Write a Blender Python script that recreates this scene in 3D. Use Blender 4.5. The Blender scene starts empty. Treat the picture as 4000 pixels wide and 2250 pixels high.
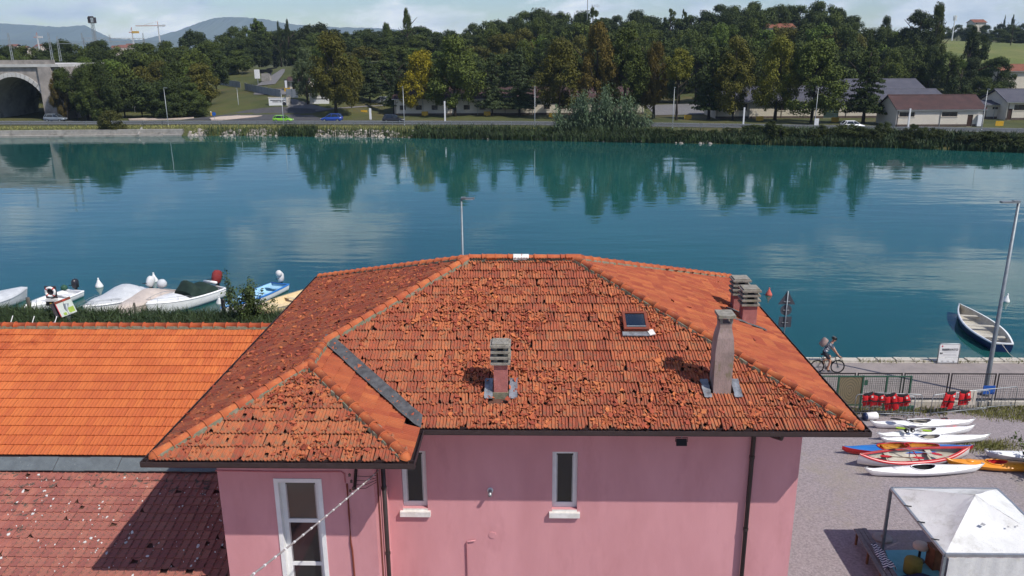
import bpy, bmesh, math, random
from mathutils import Vector, Matrix, Euler
from math import sin, cos, pi, radians, sqrt, atan2, tan, exp
random.seed(7)
SC = bpy.context.scene
COL = SC.collection
# ------------------------------------------------------------------ camera
FPX = 3130.0; CAMH = 16.0
RM = (Matrix.Rotation(radians(1.47), 3, 'Z') @ Matrix.Rotation(pi/2 - radians(16.66), 3, 'X') @ Matrix.Rotation(radians(-0.37), 3, 'Z'))
cd = bpy.data.cameras.new('camera'); cam = bpy.data.objects.new('camera', cd); COL.objects.link(cam)
cam.matrix_world = Matrix.Translation((0, 0, CAMH)) @ RM.to_4x4()
cd.sensor_width = 36; cd.lens = 36*FPX/4000; cd.clip_start = 0.1; cd.clip_end = 60000
SC.camera = cam
# survey helpers: sight lines of the photograph (4000 px wide) met with a level or an upright plane of the place
def ray(x, y): return RM @ Vector(((x-2000)/FPX, -(y-1125)/FPX, -1.0))
def gz(x, y, z=0.0):
    d = ray(x, y); t = (z-CAMH)/d.z; return Vector((d.x*t, d.y*t, z))
def gy(x, y, Y):
    d = ray(x, y); t = Y/d.y; return Vector((d.x*t, Y, CAMH+d.z*t))
def gpl(x, y, p0, n):
    d = ray(x, y); o = Vector((0, 0, CAMH)); t = (Vector(p0)-o).dot(n)/d.dot(n); return o+d*t
# ------------------------------------------------------------------ sky and sun
SUNV = Vector((1.42, -1.0, 2.13)).normalized()      # towards the sun
W = bpy.data.worlds.new('World'); SC.world = W; W.use_nodes = True
wn = W.node_tree.nodes; wl = W.node_tree.links; wn.clear()
def WN(t, **k):
    n = wn.new(t)
    for a, b in k.items(): setattr(n, a, b)
    return n
w_out = WN('ShaderNodeOutputWorld'); w_bg = WN('ShaderNodeBackground'); w_bg.inputs[1].default_value = 0.12
w_sky = WN('ShaderNodeTexSky', sky_type='NISHITA', sun_disc=False)
w_sky.sun_elevation = math.asin(SUNV.z); w_sky.sun_rotation = atan2(SUNV.x, SUNV.y)
w_sky.altitude = 60; w_sky.air_density = 1.0; w_sky.dust_density = .3; w_sky.ozone_density = 2.2
w_tc = WN('ShaderNodeTexCoord'); w_sep = WN('ShaderNodeSeparateXYZ'); wl.new(w_tc.outputs['Generated'], w_sep.inputs[0])
def wmath(op, a, b=None):
    n = WN('ShaderNodeMath', operation=op)
    for i, v in enumerate((a, b)):
        if v is None: continue
        if isinstance(v, (int, float)): n.inputs[i].default_value = v
        else: wl.new(v, n.inputs[i])
    return n.outputs[0]
w_cmb = WN('ShaderNodeMapping'); w_cmb.inputs['Scale'].default_value = (5.2, 5.2, 15.0); wl.new(w_tc.outputs['Generated'], w_cmb.inputs[0])
w_off = WN('ShaderNodeVectorMath', operation='ADD'); wl.new(w_cmb.outputs[0], w_off.inputs[0]); w_off.inputs[1].default_value = (-9.0, -2.2, 4.1)
w_n1 = WN('ShaderNodeTexNoise'); w_n1.inputs['Scale'].default_value = 0.85; w_n1.inputs['Detail'].default_value = 9; w_n1.inputs['Roughness'].default_value = 0.60; w_n1.inputs['Distortion'].default_value = 0.25
wl.new(w_off.outputs[0], w_n1.inputs['Vector'])
w_r = WN('ShaderNodeValToRGB'); w_r.color_ramp.elements[0].position = 0.505; w_r.color_ramp.elements[1].position = 0.60
w_lo = WN('ShaderNodeMapRange'); w_lo.inputs[1].default_value = 0.0; w_lo.inputs[2].default_value = 0.075; w_lo.inputs[3].default_value = 0.095; w_lo.inputs[4].default_value = 0.0; wl.new(w_sep.outputs[2], w_lo.inputs[0])
wl.new(wmath('ADD', w_n1.outputs[0], w_lo.outputs[0]), w_r.inputs[0])
w_n2 = WN('ShaderNodeTexNoise'); w_n2.inputs['Scale'].default_value = 1.9; w_n2.inputs['Detail'].default_value = 7; wl.new(w_off.outputs[0], w_n2.inputs['Vector'])
w_c = WN('ShaderNodeValToRGB'); w_c.color_ramp.elements[0].position = 0.35; w_c.color_ramp.elements[1].position = 0.62
w_c.color_ramp.elements[0].color = (4.6, 5.5, 6.6, 1); w_c.color_ramp.elements[1].color = (9.8, 10.0, 10.2, 1)
wl.new(w_n2.outputs[0], w_c.inputs[0])
w_up = WN('ShaderNodeMapRange'); w_up.inputs[1].default_value = -0.005; w_up.inputs[2].default_value = 0.02; wl.new(w_sep.outputs[2], w_up.inputs[0])
w_mix = WN('ShaderNodeMix', data_type='RGBA')
wl.new(wmath('MULTIPLY', w_r.outputs[0], wmath('MULTIPLY', w_up.outputs[0], 0.9)), w_mix.inputs[0])
w_hs = WN('ShaderNodeHueSaturation'); w_hs.inputs['Saturation'].default_value = 1.35; w_hs.inputs['Value'].default_value = .95; w_hs.inputs['Hue'].default_value = .518; wl.new(w_sky.outputs[0], w_hs.inputs['Color']); wl.new(w_hs.outputs[0], w_mix.inputs[6]); wl.new(w_c.outputs[0], w_mix.inputs[7])
wl.new(w_mix.outputs[2], w_bg.inputs[0]); wl.new(w_bg.outputs[0], w_out.inputs[0])
sd = bpy.data.lights.new('sun', 'SUN'); sd.energy = 4.9; sd.angle = radians(0.53); sd.color = (1.0, 0.95, 0.87)
sun = bpy.data.objects.new('sun', sd); COL.objects.link(sun); sun.rotation_euler = SUNV.to_track_quat('Z', 'Y').to_euler(); sun.location = (60, -40, 90)
SC.view_settings.view_transform = 'Standard'; SC.view_settings.look = 'None'; SC.view_settings.gamma = 1; SC.view_settings.exposure = 0.0
SC.view_settings.use_curve_mapping = False
SC.render.engine = 'CYCLES'; cy = SC.cycles
cy.use_denoising = True; cy.use_adaptive_sampling = True; cy.adaptive_threshold = .02; cy.adaptive_min_samples = 24; cy.max_bounces = 8; cy.diffuse_bounces = 3; cy.glossy_bounces = 3; cy.transmission_bounces = 4; cy.transparent_max_bounces = 12; cy.volume_bounces = 0
cy.caustics_reflective = False; cy.caustics_refractive = False; cy.sample_clamp_indirect = 4
# ------------------------------------------------------------------ materials
M = {}
def mat(name, c1, c2=None, scale=3.0, rough=0.8, bump=0.0, bscale=None, metal=0.0, detail=6, ramp=(0.35, 0.65), stretch=None, spec=0.3, rand=0.0, tint=False, coat=0.0, wear=None, bdist=0.02):
    m = bpy.data.materials.new(name); m.use_nodes = True; nt = m.node_tree; n = nt.nodes; l = nt.links
    b = n['Principled BSDF']; b.inputs['Roughness'].default_value = rough; b.inputs['Metallic'].default_value = metal
    b.inputs['Specular IOR Level'].default_value = spec; b.inputs['Coat Weight'].default_value = coat
    tc = n.new('ShaderNodeTexCoord'); src = tc.outputs['Object']
    if stretch:
        mp = n.new('ShaderNodeMapping'); mp.inputs['Scale'].default_value = stretch; l.new(src, mp.inputs[0]); src = mp.outputs[0]
    c2 = c2 or tuple(v*0.86 for v in c1)
    nz = n.new('ShaderNodeTexNoise'); nz.inputs['Scale'].default_value = scale; nz.inputs['Detail'].default_value = detail; nz.inputs['Roughness'].default_value = 0.62; l.new(src, nz.inputs['Vector'])
    r = n.new('ShaderNodeValToRGB'); r.color_ramp.elements[0].position, r.color_ramp.elements[1].position = ramp
    r.color_ramp.elements[0].color = (*c2, 1); r.color_ramp.elements[1].color = (*c1, 1); l.new(nz.outputs[0], r.inputs[0]); col = r.outputs[0]
    if wear:   # (colour, scale, lo, hi)
        wz = n.new('ShaderNodeTexNoise'); wz.inputs['Scale'].default_value = wear[1]; wz.inputs['Detail'].default_value = 8; wz.inputs['Roughness'].default_value = 0.7; l.new(src, wz.inputs['Vector'])
        wr = n.new('ShaderNodeMapRange'); wr.inputs[1].default_value = wear[2]; wr.inputs[2].default_value = wear[3]; l.new(wz.outputs[0], wr.inputs[0])
        mx = n.new('ShaderNodeMix'); mx.data_type = 'RGBA'; l.new(wr.outputs[0], mx.inputs[0]); l.new(col, mx.inputs[6]); mx.inputs[7].default_value = (*wear[0], 1); col = mx.outputs[2]
    if rand or tint:
        oi = n.new('ShaderNodeObjectInfo')
        if rand:
            ge = n.new('ShaderNodeNewGeometry'); ad = n.new('ShaderNodeMath'); ad.operation = 'ADD'; l.new(oi.outputs['Random'], ad.inputs[0]); l.new(ge.outputs['Random Per Island'], ad.inputs[1])
            fr = n.new('ShaderNodeMath'); fr.operation = 'FRACT'; l.new(ad.outputs[0], fr.inputs[0])
            mr = n.new('ShaderNodeMapRange'); mr.inputs[3].default_value = 1-rand; mr.inputs[4].default_value = 1+rand; l.new(fr.outputs[0], mr.inputs[0])
            hs = n.new('ShaderNodeHueSaturation'); l.new(col, hs.inputs['Color']); l.new(mr.outputs[0], hs.inputs['Value'])
            m2 = n.new('ShaderNodeMapRange'); m2.inputs[3].default_value = 0.5-rand*0.035; m2.inputs[4].default_value = 0.5+rand*0.05; l.new(fr.outputs[0], m2.inputs[0]); l.new(m2.outputs[0], hs.inputs['Hue']); col = hs.outputs[0]
        if tint:
            tm = n.new('ShaderNodeMix'); tm.data_type = 'RGBA'; tm.blend_type = 'MULTIPLY'; tm.inputs[0].default_value = 1; l.new(col, tm.inputs[6]); l.new(oi.outputs['Color'], tm.inputs[7]); col = tm.outputs[2]
    l.new(col, b.inputs['Base Color'])
    if bump:
        bz = n.new('ShaderNodeTexNoise'); bz.inputs['Scale'].default_value = bscale or scale*4; bz.inputs['Detail'].default_value = 5; l.new(src, bz.inputs['Vector'])
        bp = n.new('ShaderNodeBump'); bp.inputs['Strength'].default_value = bump; bp.inputs['Distance'].default_value = bdist; l.new(bz.outputs[0], bp.inputs['Height']); l.new(bp.outputs[0], b.inputs['Normal'])
    M[name] = m; return m
mat('pink', (.62, .30, .32), (.54, .25, .265), .9, .85, .35, 60, stretch=(1, 1, .32), wear=((.46, .20, .21), 1.1, .53, .82), bdist=.006)
mat('pink_trim', (.55, .20, .22), (.47, .16, .17), 4, .8, .3, 40)
mat('tile', (.43, .120, .056), (.33, .090, .046), 2.2, .85, .5, 30, rand=.17, wear=((.18, .115, .07), 8, .48, .68), bdist=.01)
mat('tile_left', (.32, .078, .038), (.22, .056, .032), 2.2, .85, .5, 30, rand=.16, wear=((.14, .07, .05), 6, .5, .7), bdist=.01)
mat('tile_smooth', (.42, .105, .045), (.32, .078, .036), 2.5, .85, .4, 30, rand=.17, wear=((.26, .08, .04), 5, .55, .75), bdist=.006)
mat('tile_orange', (.53, .138, .042), (.45, .108, .034), .7, .8, .3, 30, rand=.07, wear=((.33, .06, .02), .5, .55, .66), bdist=.006)
mat('ridge_terracotta', (.44, .115, .042), (.34, .08, .034), 2, .8, .3, 20, rand=.10, wear=((.52, .24, .09), 3, .6, .75), bdist=.006)
mat('ridge_orange', (.46, .10, .035), (.40, .085, .03), 2, .8, .3, 20, rand=.08)
mat('tile_old', (.36, .13, .10), (.28, .098, .078), 2.6, .88, .5, 22, rand=.13, wear=((.10, .075, .06), 5.5, .545, .60), bdist=.01)
mat('lichen', (.66, .64, .61), (.50, .48, .46), 9, .8)
mat('shard', (.46, .115, .048), (.30, .074, .038), 5, .85, rand=.28)
mat('deck', (.13, .06, .042), (.08, .04, .03), 5, .9)
mat('mortar', (.24, .21, .16), (.13, .14, .085), 9, .9, .5, 40)
mat('lead', (.30, .32, .35), (.12, .12, .13), 5, .5, .3, 12, metal=.4, ramp=(.3, .6))
mat('felt', (.12, .12, .125), (.06, .06, .065), 6, .85, .2)
mat('slate', (.13, .15, .16), (.10, .115, .125), 4, .7, .2, wear=((.45, .45, .45), 16, .66, .70))
mat('gutter', (.045, .028, .028), (.032, .02, .02), 6, .45, spec=.5)
mat('pipe_brown', (.036, .026, .024), (.026, .02, .02), 6, .5, spec=.5)
mat('concrete', (.32, .29, .26), (.20, .18, .165), 5, .9, .5, 26, wear=((.17, .16, .07), 4, .56, .68))
mat('concrete_plain', (.34, .32, .29), (.25, .235, .215), 1, .9, .4, 26, wear=((.15, .14, .125), .6, .52, .7))
mat('cap_concrete', (.30, .28, .24), (.18, .165, .14), 8, .9, .5, 40, wear=((.20, .18, .10), 5, .55, .7))
mat('chimney_pink', (.42, .155, .14), (.33, .12, .11), 5, .88, .4, 30, wear=((.50, .30, .28), 5, .58, .75))
mat('chimney_plaster', (.34, .25, .235), (.22, .17, .15), 3.5, .9, .5, 26, wear=((.17, .155, .07), 3, .55, .68), stretch=(1, 1, .6))
mat('white_paint', (.78, .78, .77), (.70, .70, .69), 4, .5)
mat('white_sill', (.74, .73, .71), (.60, .58, .54), 5, .7, .1)
mat('metal_white', (.70, .71, .72), (.62, .63, .64), 4, .45)
mat('galv', (.36, .38, .39), (.28, .30, .31), 9, .45, metal=.6)
mat('pole_grey', (.22, .25, .27), (.17, .19, .21), 7, .5, metal=.4)
mat('black', (.012, .012, .013), (.008, .008, .009), 5, .5)
mat('rubber', (.015, .015, .016), (.01, .01, .01), 5, .8)
mat('dark_int', (.02, .02, .022), (.012, .012, .014), 3, .7)
mat('gravel', (.34, .295, .30), (.19, .165, .17), 13, .95, .8, 26, detail=9, ramp=(.32, .7), wear=((.27, .235, .19), .28, .52, .72), bdist=.03)
mat('path', (.28, .24, .225), (.225, .195, .185), 1.6, .9, .4, 40, wear=((.17, .15, .14), 1.1, .60, .72), bdist=.008)
mat('kerb_stone', (.55, .50, .43), (.40, .37, .31), 3, .9, .4, 30)
mat('asphalt', (.070, .068, .072), (.055, .054, .058), .6, .9, .2, 12)
mat('asphalt_light', (.16, .155, .155), (.13, .125, .125), .5, .9, .2, 12)
mat('road_white', (.60, .60, .58), (.45, .45, .44), 2, .8)
mat('grass', (.075, .082, .022), (.045, .055, .016), .12, .95, .6, 3, detail=10, wear=((.10, .078, .035), .05, .5, .68), bdist=.15)
mat('meadow', (.13, .15, .035), (.09, .11, .03), .08, .95, .4, 2, wear=((.16, .145, .06), .04, .5, .7))
mat('dirt', (.17, .12, .075), (.10, .075, .045), 1.2, .95, .5, 10)
mat('reed', (.045, .068, .022), (.026, .044, .016), .5, .7, rand=.35)
mat('reed_grey', (.10, .14, .07), (.06, .095, .05), .5, .7, rand=.35)
mat('leaf', (.62, .62, .62), (.40, .40, .40), .12, .75, rand=.33, tint=True, spec=.15)
mat('trunk', (.055, .042, .032), (.03, .024, .018), 3, .95, .5, 8)
mat('stone_bank', (.40, .36, .32), (.24, .215, .19), 1.5, .95, .5, 6, rand=.25)
mat('bridge_stone', (.40, .355, .32), (.26, .235, .215), .5, .95, .5, 3, wear=((.16, .145, .13), .22, .52, .68))
mat('bridge_vault', (.42, .43, .42), (.27, .28, .28), .3, .95, .3, 3, wear=((.15, .155, .16), .16, .5, .62))
mat('bridge_ring', (.55, .54, .52), (.42, .41, .39), .6, .95, .3, 3)
mat('wall_cream', (.62, .565, .47), (.56, .51, .43), .5, .9, wear=((.42, .38, .32), .5, .6, .8))
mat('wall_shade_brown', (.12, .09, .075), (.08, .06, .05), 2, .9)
mat('roof_brown', (.075, .040, .038), (.050, .030, .030), .7, .9, .5, 5, wear=((.14, .10, .09), 1.5, .62, .72))
mat('roof_grey', (.085, .085, .105), (.062, .062, .08), .5, .8, .4, 6)
mat('roof_red', (.22, .085, .05), (.16, .06, .04), .7, .9, .4, 5)
mat('plank_red', (.16, .05, .035))
mat('win_dark', (.018, .018, .02), (.012, .012, .014), 1, .25, spec=.5)
mat('door_green', (.03, .055, .05), (.024, .045, .042), 1, .6)
mat('door_brown', (.05, .025, .018))
mat('fence_grey', (.34, .36, .38), (.27, .29, .31), 1.5, .6)
mat('sign_yellow', (.55, .33, .03), (.50, .29, .03), 3, .5)
mat('sign_back', (.065, .07, .085), (.05, .055, .07), 4, .6)
mat('sign_blue', (.02, .10, .40))
mat('text_dark', (.03, .03, .035))
mat('text_grey', (.30, .30, .31))
mat('logo_red', (.55, .05, .07))
mat('board_brown', (.20, .05, .03)); mat('board_dark', (.045, .04, .045)); mat('map_white', (.62, .65, .60), (.50, .56, .50), 3, .6); mat('map_green', (.35, .48, .08))
mat('gel_white', (.80, .80, .79), (.74, .74, .74), 3, .25, spec=.5)
mat('gel_cream', (.66, .52, .30), (.58, .45, .26), 3, .35, spec=.5)
mat('gel_blue_pale', (.36, .58, .72), (.30, .52, .66), 3, .4)
mat('gel_blue', (.02, .16, .48), (.02, .13, .40), 3, .3, spec=.5)
mat('gel_navy', (.012, .03, .10), (.01, .022, .075), 3, .35, spec=.5)
mat('gel_red', (.50, .02, .025), (.42, .015, .02), 3, .3, spec=.5)
mat('gel_orange', (.78, .30, .02), (.68, .25, .02), 3, .3, spec=.5)
mat('ochre', (.50, .22, .02), (.40, .17, .02), 3, .5)
mat('hull_in', (.50, .47, .40), (.36, .33, .27), 3, .7)
mat('cover_grey', (.52, .54, .56), (.42, .44, .46), 2, .7, .4, 5); mat('cover_beige', (.52, .45, .40), (.43, .37, .33), 2, .7, .4, 5); mat('cover_green', (.016, .035, .026), (.01, .022, .017), 2, .8, .5, 5)
mat('motor_red', (.22, .028, .028)); mat('motor_black', (.02, .02, .026), rough=.35, spec=.5); mat('motor_white', (.62, .62, .62), rough=.4)
mat('buoy_white', (.75, .75, .74), rough=.45); mat('buoy_red', (.55, .12, .09)); mat('ring_red', (.55, .06, .04))
mat('wood_pole', (.13, .115, .10), (.08, .07, .06), 6, .9, .5, 20, stretch=(1, 1, .2))
mat('wood_grey', (.21, .20, .195), (.13, .125, .125), 5, .85, .4, 20, stretch=(.4, 4, 1))
mat('plywood', (.20, .165, .10), (.14, .12, .075), 3, .8)
mat('gate_green', (.035, .10, .065), (.028, .08, .05), 4, .6)
mat('fence_dark', (.030, .024, .024), (.02, .017, .017), 4, .6)
mat('vest_red', (.60, .02, .025), (.50, .015, .02), 8, .8, .4, 15); mat('vest_black', (.02, .02, .023)); mat('towel_cream', (.55, .50, .42))
mat('tarp', (.68, .68, .665), (.60, .60, .585), 1.3, .6, .5, 5, wear=((.42, .41, .37), 1.6, .52, .74), bdist=.03)
mat('alu', (.42, .44, .46), (.34, .36, .38), 5, .35, metal=.7)
mat('navy_cloth', (.015, .022, .07)); mat('white_cloth', (.66, .66, .65)); mat('turquoise', (.14, .40, .46), (.10, .33, .38), 3, .7)
mat('olive_seat', (.22, .20, .04), (.17, .155, .035), 4, .8); mat('wood_brown', (.18, .085, .04), (.11, .05, .025), 5, .7)
mat('skin', (.55, .30, .20), (.48, .25, .165), 4, .6); mat('jersey', (.10, .14, .20), (.03, .035, .05), 5, .8); mat('shorts', (.018, .02, .03)); mat('pack', (.36, .27, .24), (.28, .20, .18), 4, .8)
mat('crane_white', (.55, .55, .55)); mat('crane_red', (.48, .26, .20)); mat('town_wall', (.55, .47, .40), (.45, .38, .33), .02, .9)
mat('mountain', (.10, .12, .10), (.07, .09, .075), .002, .95)
mat('paddle_green', (.28, .42, .03)); mat('paddle_black', (.02, .02, .02)); mat('insulator', (.12, .08, .06), rough=.3)
mat('flag_violet', (.14, .09, .42)); mat('flag_green', (.12, .45, .10)); mat('flag_pink', (.60, .25, .24), (.40, .30, .55), 3)
mat('cable', (.33, .29, .28), (.25, .22, .21), 8, .7)
def emit_free_glass(name, col, rough=.05):
    m = bpy.data.materials.new(name); m.use_nodes = True; b = m.node_tree.nodes['Principled BSDF']
    b.inputs['Base Color'].default_value = (*col, 1); b.inputs['Roughness'].default_value = rough; b.inputs['Specular IOR Level'].default_value = .6
    n = m.node_tree.nodes; nz = n.new('ShaderNodeTexNoise'); nz.inputs['Scale'].default_value = 1.3; mr = n.new('ShaderNodeMapRange'); mr.inputs[3].default_value = rough*.6; mr.inputs[4].default_value = rough*2
    m.node_tree.links.new(nz.outputs[0], mr.inputs[0]); m.node_tree.links.new(mr.outputs[0], b.inputs['Roughness']); M[name] = m
emit_free_glass('pane', (.016, .017, .018)); emit_free_glass('pane_brown', (.10, .092, .075), .08); emit_free_glass('skylight_pane', (.012, .02, .035), .04); emit_free_glass('car_glass', (.02, .025, .03))
def carpaint(name, c):
    m = mat(name, c, tuple(v*.92 for v in c), 2, .28, spec=.5, coat=.5)
for nm, c in (('car_grey', (.16, .19, .22)), ('car_green', (.22, .50, .03)), ('car_blue', (.015, .06, .32)), ('car_black', (.012, .012, .014)), ('car_silver', (.36, .38, .40)), ('car_white', (.78, .79, .80))): carpaint(nm, c)
# ------------------------------------------------------------------ mesh builder
class MB:
    def __init__(s): s.v = []; s.f = []; s.m = []
    def face(s, idx, mi=0): s.f.append(tuple(idx)); s.m.append(mi)
    def poly(s, pts, mi=0):
        b = len(s.v); s.v += [tuple(p) for p in pts]; s.face(range(b, b+len(pts)), mi)
    def box(s, c, d, rz=0, mi=0, rx=0, ry=0):
        R = Euler((rx, ry, rz)).to_matrix(); b = len(s.v); c = Vector(c)
        for i in range(8):
            p = Vector(((i & 1)-.5, (i >> 1 & 1)-.5, (i >> 2 & 1)-.5)); s.v.append(tuple(c + R @ Vector((p.x*d[0], p.y*d[1], p.z*d[2]))))
        for q in ((0, 2, 3, 1), (4, 5, 7, 6), (0, 1, 5, 4), (2, 6, 7, 3), (0, 4, 6, 2), (1, 3, 7, 5)): s.face([b+k for k in q], mi)
        return s
    def bb(s, x0, x1, y0, y1, z0, z1, mi=0): return s.box(((x0+x1)/2, (y0+y1)/2, (z0+z1)/2), (x1-x0, y1-y0, z1-z0), mi=mi)
    def beam(s, p0, p1, w, h, mi=0):
        p0 = Vector(p0); p1 = Vector(p1); d = p1-p0; L = d.length
        q = d.to_track_quat('X', 'Z').to_matrix(); b = len(s.v); c = (p0+p1)/2
        for i in range(8):
            p = Vector((((i & 1)-.5)*L, ((i >> 1 & 1)-.5)*w, ((i >> 2 & 1)-.5)*h)); s.v.append(tuple(c+q @ p))
        for k in ((0, 2, 3, 1), (4, 5, 7, 6), (0, 1, 5, 4), (2, 6, 7, 3), (0, 4, 6, 2), (1, 3, 7, 5)): s.face([b+j for j in k], mi)
        return s
    def tube(s, pts, r, n=8, mi=0, cap=True, closed=False):
        pts = [Vector(p) for p in pts]; rs = r if isinstance(r, (list, tuple)) else [r]*len(pts); b = len(s.v); N = len(pts)
        for i, p in enumerate(pts):
            if closed: t = pts[(i+1) % N]-pts[i-1]
            else: t = pts[min(i+1, N-1)]-pts[max(i-1, 0)]
            t.normalize(); u = t.cross(Vector((0, 0, 1)))
            if u.length < 1e-3: u = Vector((1, 0, 0))
            u.normalize(); w = t.cross(u)
            for k in range(n):
                a = 2*pi*k/n; s.v.append(tuple(p+(u*cos(a)+w*sin(a))*rs[i]))
        for i in range(N if closed else N-1):
            j = (i+1) % N
            for k in range(n): s.face((b+i*n+k, b+i*n+(k+1) % n, b+j*n+(k+1) % n, b+j*n+k), mi)
        if cap and not closed: s.face([b+k for k in range(n)][::-1], mi); s.face([b+(N-1)*n+k for k in range(n)], mi)
        return s
    def lathe(s, prof, c=(0, 0, 0), n=12, mi=0, sx=1, sy=1):
        b = len(s.v); c = Vector(c)
        for r, z in prof:
            for k in range(n): a = 2*pi*k/n; s.v.append((c.x+r*cos(a)*sx, c.y+r*sin(a)*sy, c.z+z))
        for i in range(len(prof)-1):
            for k in range(n): s.face((b+i*n+k, b+i*n+(k+1) % n, b+(i+1)*n+(k+1) % n, b+(i+1)*n+k), mi)
        s.face([b+k for k in range(n)][::-1], mi); s.face([b+(len(prof)-1)*n+k for k in range(n)], mi)
        return s
    def grid(s, rows, mi=0, closed=False, flip=False):
        b = len(s.v); n = len(rows[0])
        for r in rows: s.v += [tuple(p) for p in r]
        for i in range(len(rows)-1):
            for k in range(n if closed else n-1):
                q = (b+i*n+k, b+i*n+(k+1) % n, b+(i+1)*n+(k+1) % n, b+(i+1)*n+k); s.face(q[::-1] if flip else q, mi)
        return s
    def prism(s, prof, p0, p1, up=(0, 0, 1), mi=0):   # profile (side, up) swept from p0 to p1
        p0 = Vector(p0); p1 = Vector(p1); t = (p1-p0).normalized(); sd_ = t.cross(Vector(up)).normalized(); u = sd_.cross(t); b = len(s.v); n = len(prof)
        for p in (p0, p1):
            for a, c in prof: s.v.append(tuple(p+sd_*a+u*c))
        for k in range(n): s.face((b+k, b+(k+1) % n, b+n+(k+1) % n, b+n+k), mi)
        s.face([b+k for k in range(n)][::-1], mi); s.face([b+n+k for k in range(n)], mi)
        return s
    def xf(s, mtx):
        s.v = [tuple(mtx @ Vector(p)) for p in s.v]; return s
    def mesh(s, name, mats, smooth=False, off=None):
        me = bpy.data.meshes.new(name)
        v = s.v if off is None else [(p[0]-off[0], p[1]-off[1], p[2]-off[2]) for p in s.v]
        me.from_pydata(v, [], s.f)
        for m_ in (mats if isinstance(mats, (list, tuple)) else [mats]): me.materials.append(M[m_])
        if any(s.m): me.polygons.foreach_set('material_index', s.m)
        if smooth: me.polygons.foreach_set('use_smooth', [True]*len(s.f))
        me.update(); return me
    def build(s, name, mats, parent=None, smooth=False, world=False, **tagkw):
        root = parent
        while root is not None and root.parent is not None: root = root.parent
        off = root.location if (world and root is not None) else None
        if parent is None and not world and s.v:
            xs = [p[0] for p in s.v]; ys = [p[1] for p in s.v]; zs = [p[2] for p in s.v]; off = Vector(((min(xs)+max(xs))/2, (min(ys)+max(ys))/2, min(zs)))
            o = obj(name, s.mesh(name, mats, smooth, off)); o.location = off
        else: o = obj(name, s.mesh(name, mats, smooth, off), parent)
        if tagkw: tag(o, **tagkw)
        return o
def obj(name, me, parent=None):
    o = bpy.data.objects.new(name, me); COL.objects.link(o)
    if parent is not None: o.parent = parent
    return o
def tag(o, label=None, cat=None, group=None, kind=None):
    if label: o['label'] = label
    if cat: o['category'] = cat
    if group: o['group'] = group
    if kind: o['kind'] = kind
    return o
def thing(name, label, cat, loc=(0, 0, 0), rz=0.0, group=None):
    o = bpy.data.objects.new(name, None); COL.objects.link(o); o.empty_display_size = .2
    o.location = loc; o.rotation_euler = (0, 0, rz); return tag(o, label, cat, group)
def copy_tree(o, parent=None):
    c = o.copy(); COL.objects.link(c)
    if parent is not None: c.parent = parent
    for ch in o.children: copy_tree(ch, c)
    return c
def struct(mb, name, mats, smooth=False):
    return tag(mb.build(name, mats, None, smooth), kind='structure')
def smooth_noise(x, y, s=0):
    return (sin(x*1.3+s)+sin(y*1.7+s*2.1)+sin((x+y)*.9+s*.7)+sin((x-y)*2.1+s*1.3))/4
# ------------------------------------------------------------------ land and water
def interp(tbl, x):
    if x <= tbl[0][0]: return tbl[0][1]
    for (a, ya), (b, yb) in zip(tbl, tbl[1:]):
        if x <= b: return ya+(yb-ya)*(x-a)/(b-a)
    return tbl[-1][1]
def sst(a, b, t):
    t = max(0, min(1, (t-a)/(b-a))); return t*t*(3-2*t)
SHORE = [(gz(x, y, 0).x, gz(x, y, 0).y) for x, y in ((-900, 545), (-300, 540), (0, 537), (640, 531), (1000, 531), (1500, 537), (2000, 547), (2700, 561), (3000, 565), (3500, 577), (4000, 596), (4500, 615), (5200, 645))]
SHORE = [(-900, SHORE[0][1]+60)]+SHORE+[(900, SHORE[-1][1]-70)]
RAIL = [(gz(x, y, 1.3).x, gz(x, y, 1.3).y) for x, y in ((-900, 489), (0, 490), (500, 489), (1000, 488), (1500, 489), (2000, 491), (2600, 498), (3400, 511), (4000, 522), (5000, 541))]
RAIL = [(-900, RAIL[0][1]+40)]+RAIL+[(900, RAIL[-1][1]-60)]
shoreY = lambda X: interp(SHORE, X)
railY = lambda X: interp(RAIL, X)
def ground(X, Y):
    d = Y-shoreY(X)
    if d < 0: return max(-2.0, d*.6)
    base = 1.3*sst(0, 4.0, d)
    L = 1-sst(-25, 25, X)
    hl = 8.5*sst(190, 285, Y)*(1-.45*sst(300, 420, Y)*sst(-40, -90, X)) + 3.0*sst(-95, -60, X)*sst(185, 200, Y)*(1-sst(-45, -30, X))
    hr = 19.0*sst(228, 420, Y)*(1-.22*sst(150, 260, X))+10*sst(430, 800, Y)
    far = 1-sst(900, 1800, Y)*.8
    return base+(hl*L+hr*(1-L))*far
def gt(x, y):
    d = ray(x, y); p = Vector((0, 0, CAMH)); t = 120.0
    while t < 3000:
        q = p+d*(t/d.y)
        if q.y > 120 and q.z <= ground(q.x, q.y): break
        t += .5
    return Vector((q.x, q.y, ground(q.x, q.y)))
ds = [-6, -2, -.5, 0, .6, 1.2, 1.8, 2.4, 3.2, 4, 6, 9, 12, 15, 18, 22, 26, 30]+list(range(34, 150, 4))+list(range(150, 400, 12))+[420, 470, 540, 650, 800, 1000, 1400, 2000, 3000, 5000, 7200]
xs = [-14000, -9000, -5000, -3000, -1800, -1100, -700, -500, -380, -300, -250, -220]+list(range(-200, 201, 4))+[220, 250, 300, 380, 500, 700, 1100, 1800, 3000, 5000, 9000, 14000]
b = MB()
b.grid([[(x, shoreY(x)+d, ground(x, shoreY(x)+d)+(smooth_noise(x*.5, d*.7)*.12 if 0 < d < 4 else 0)) for x in xs] for d in ds], flip=False)
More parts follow.
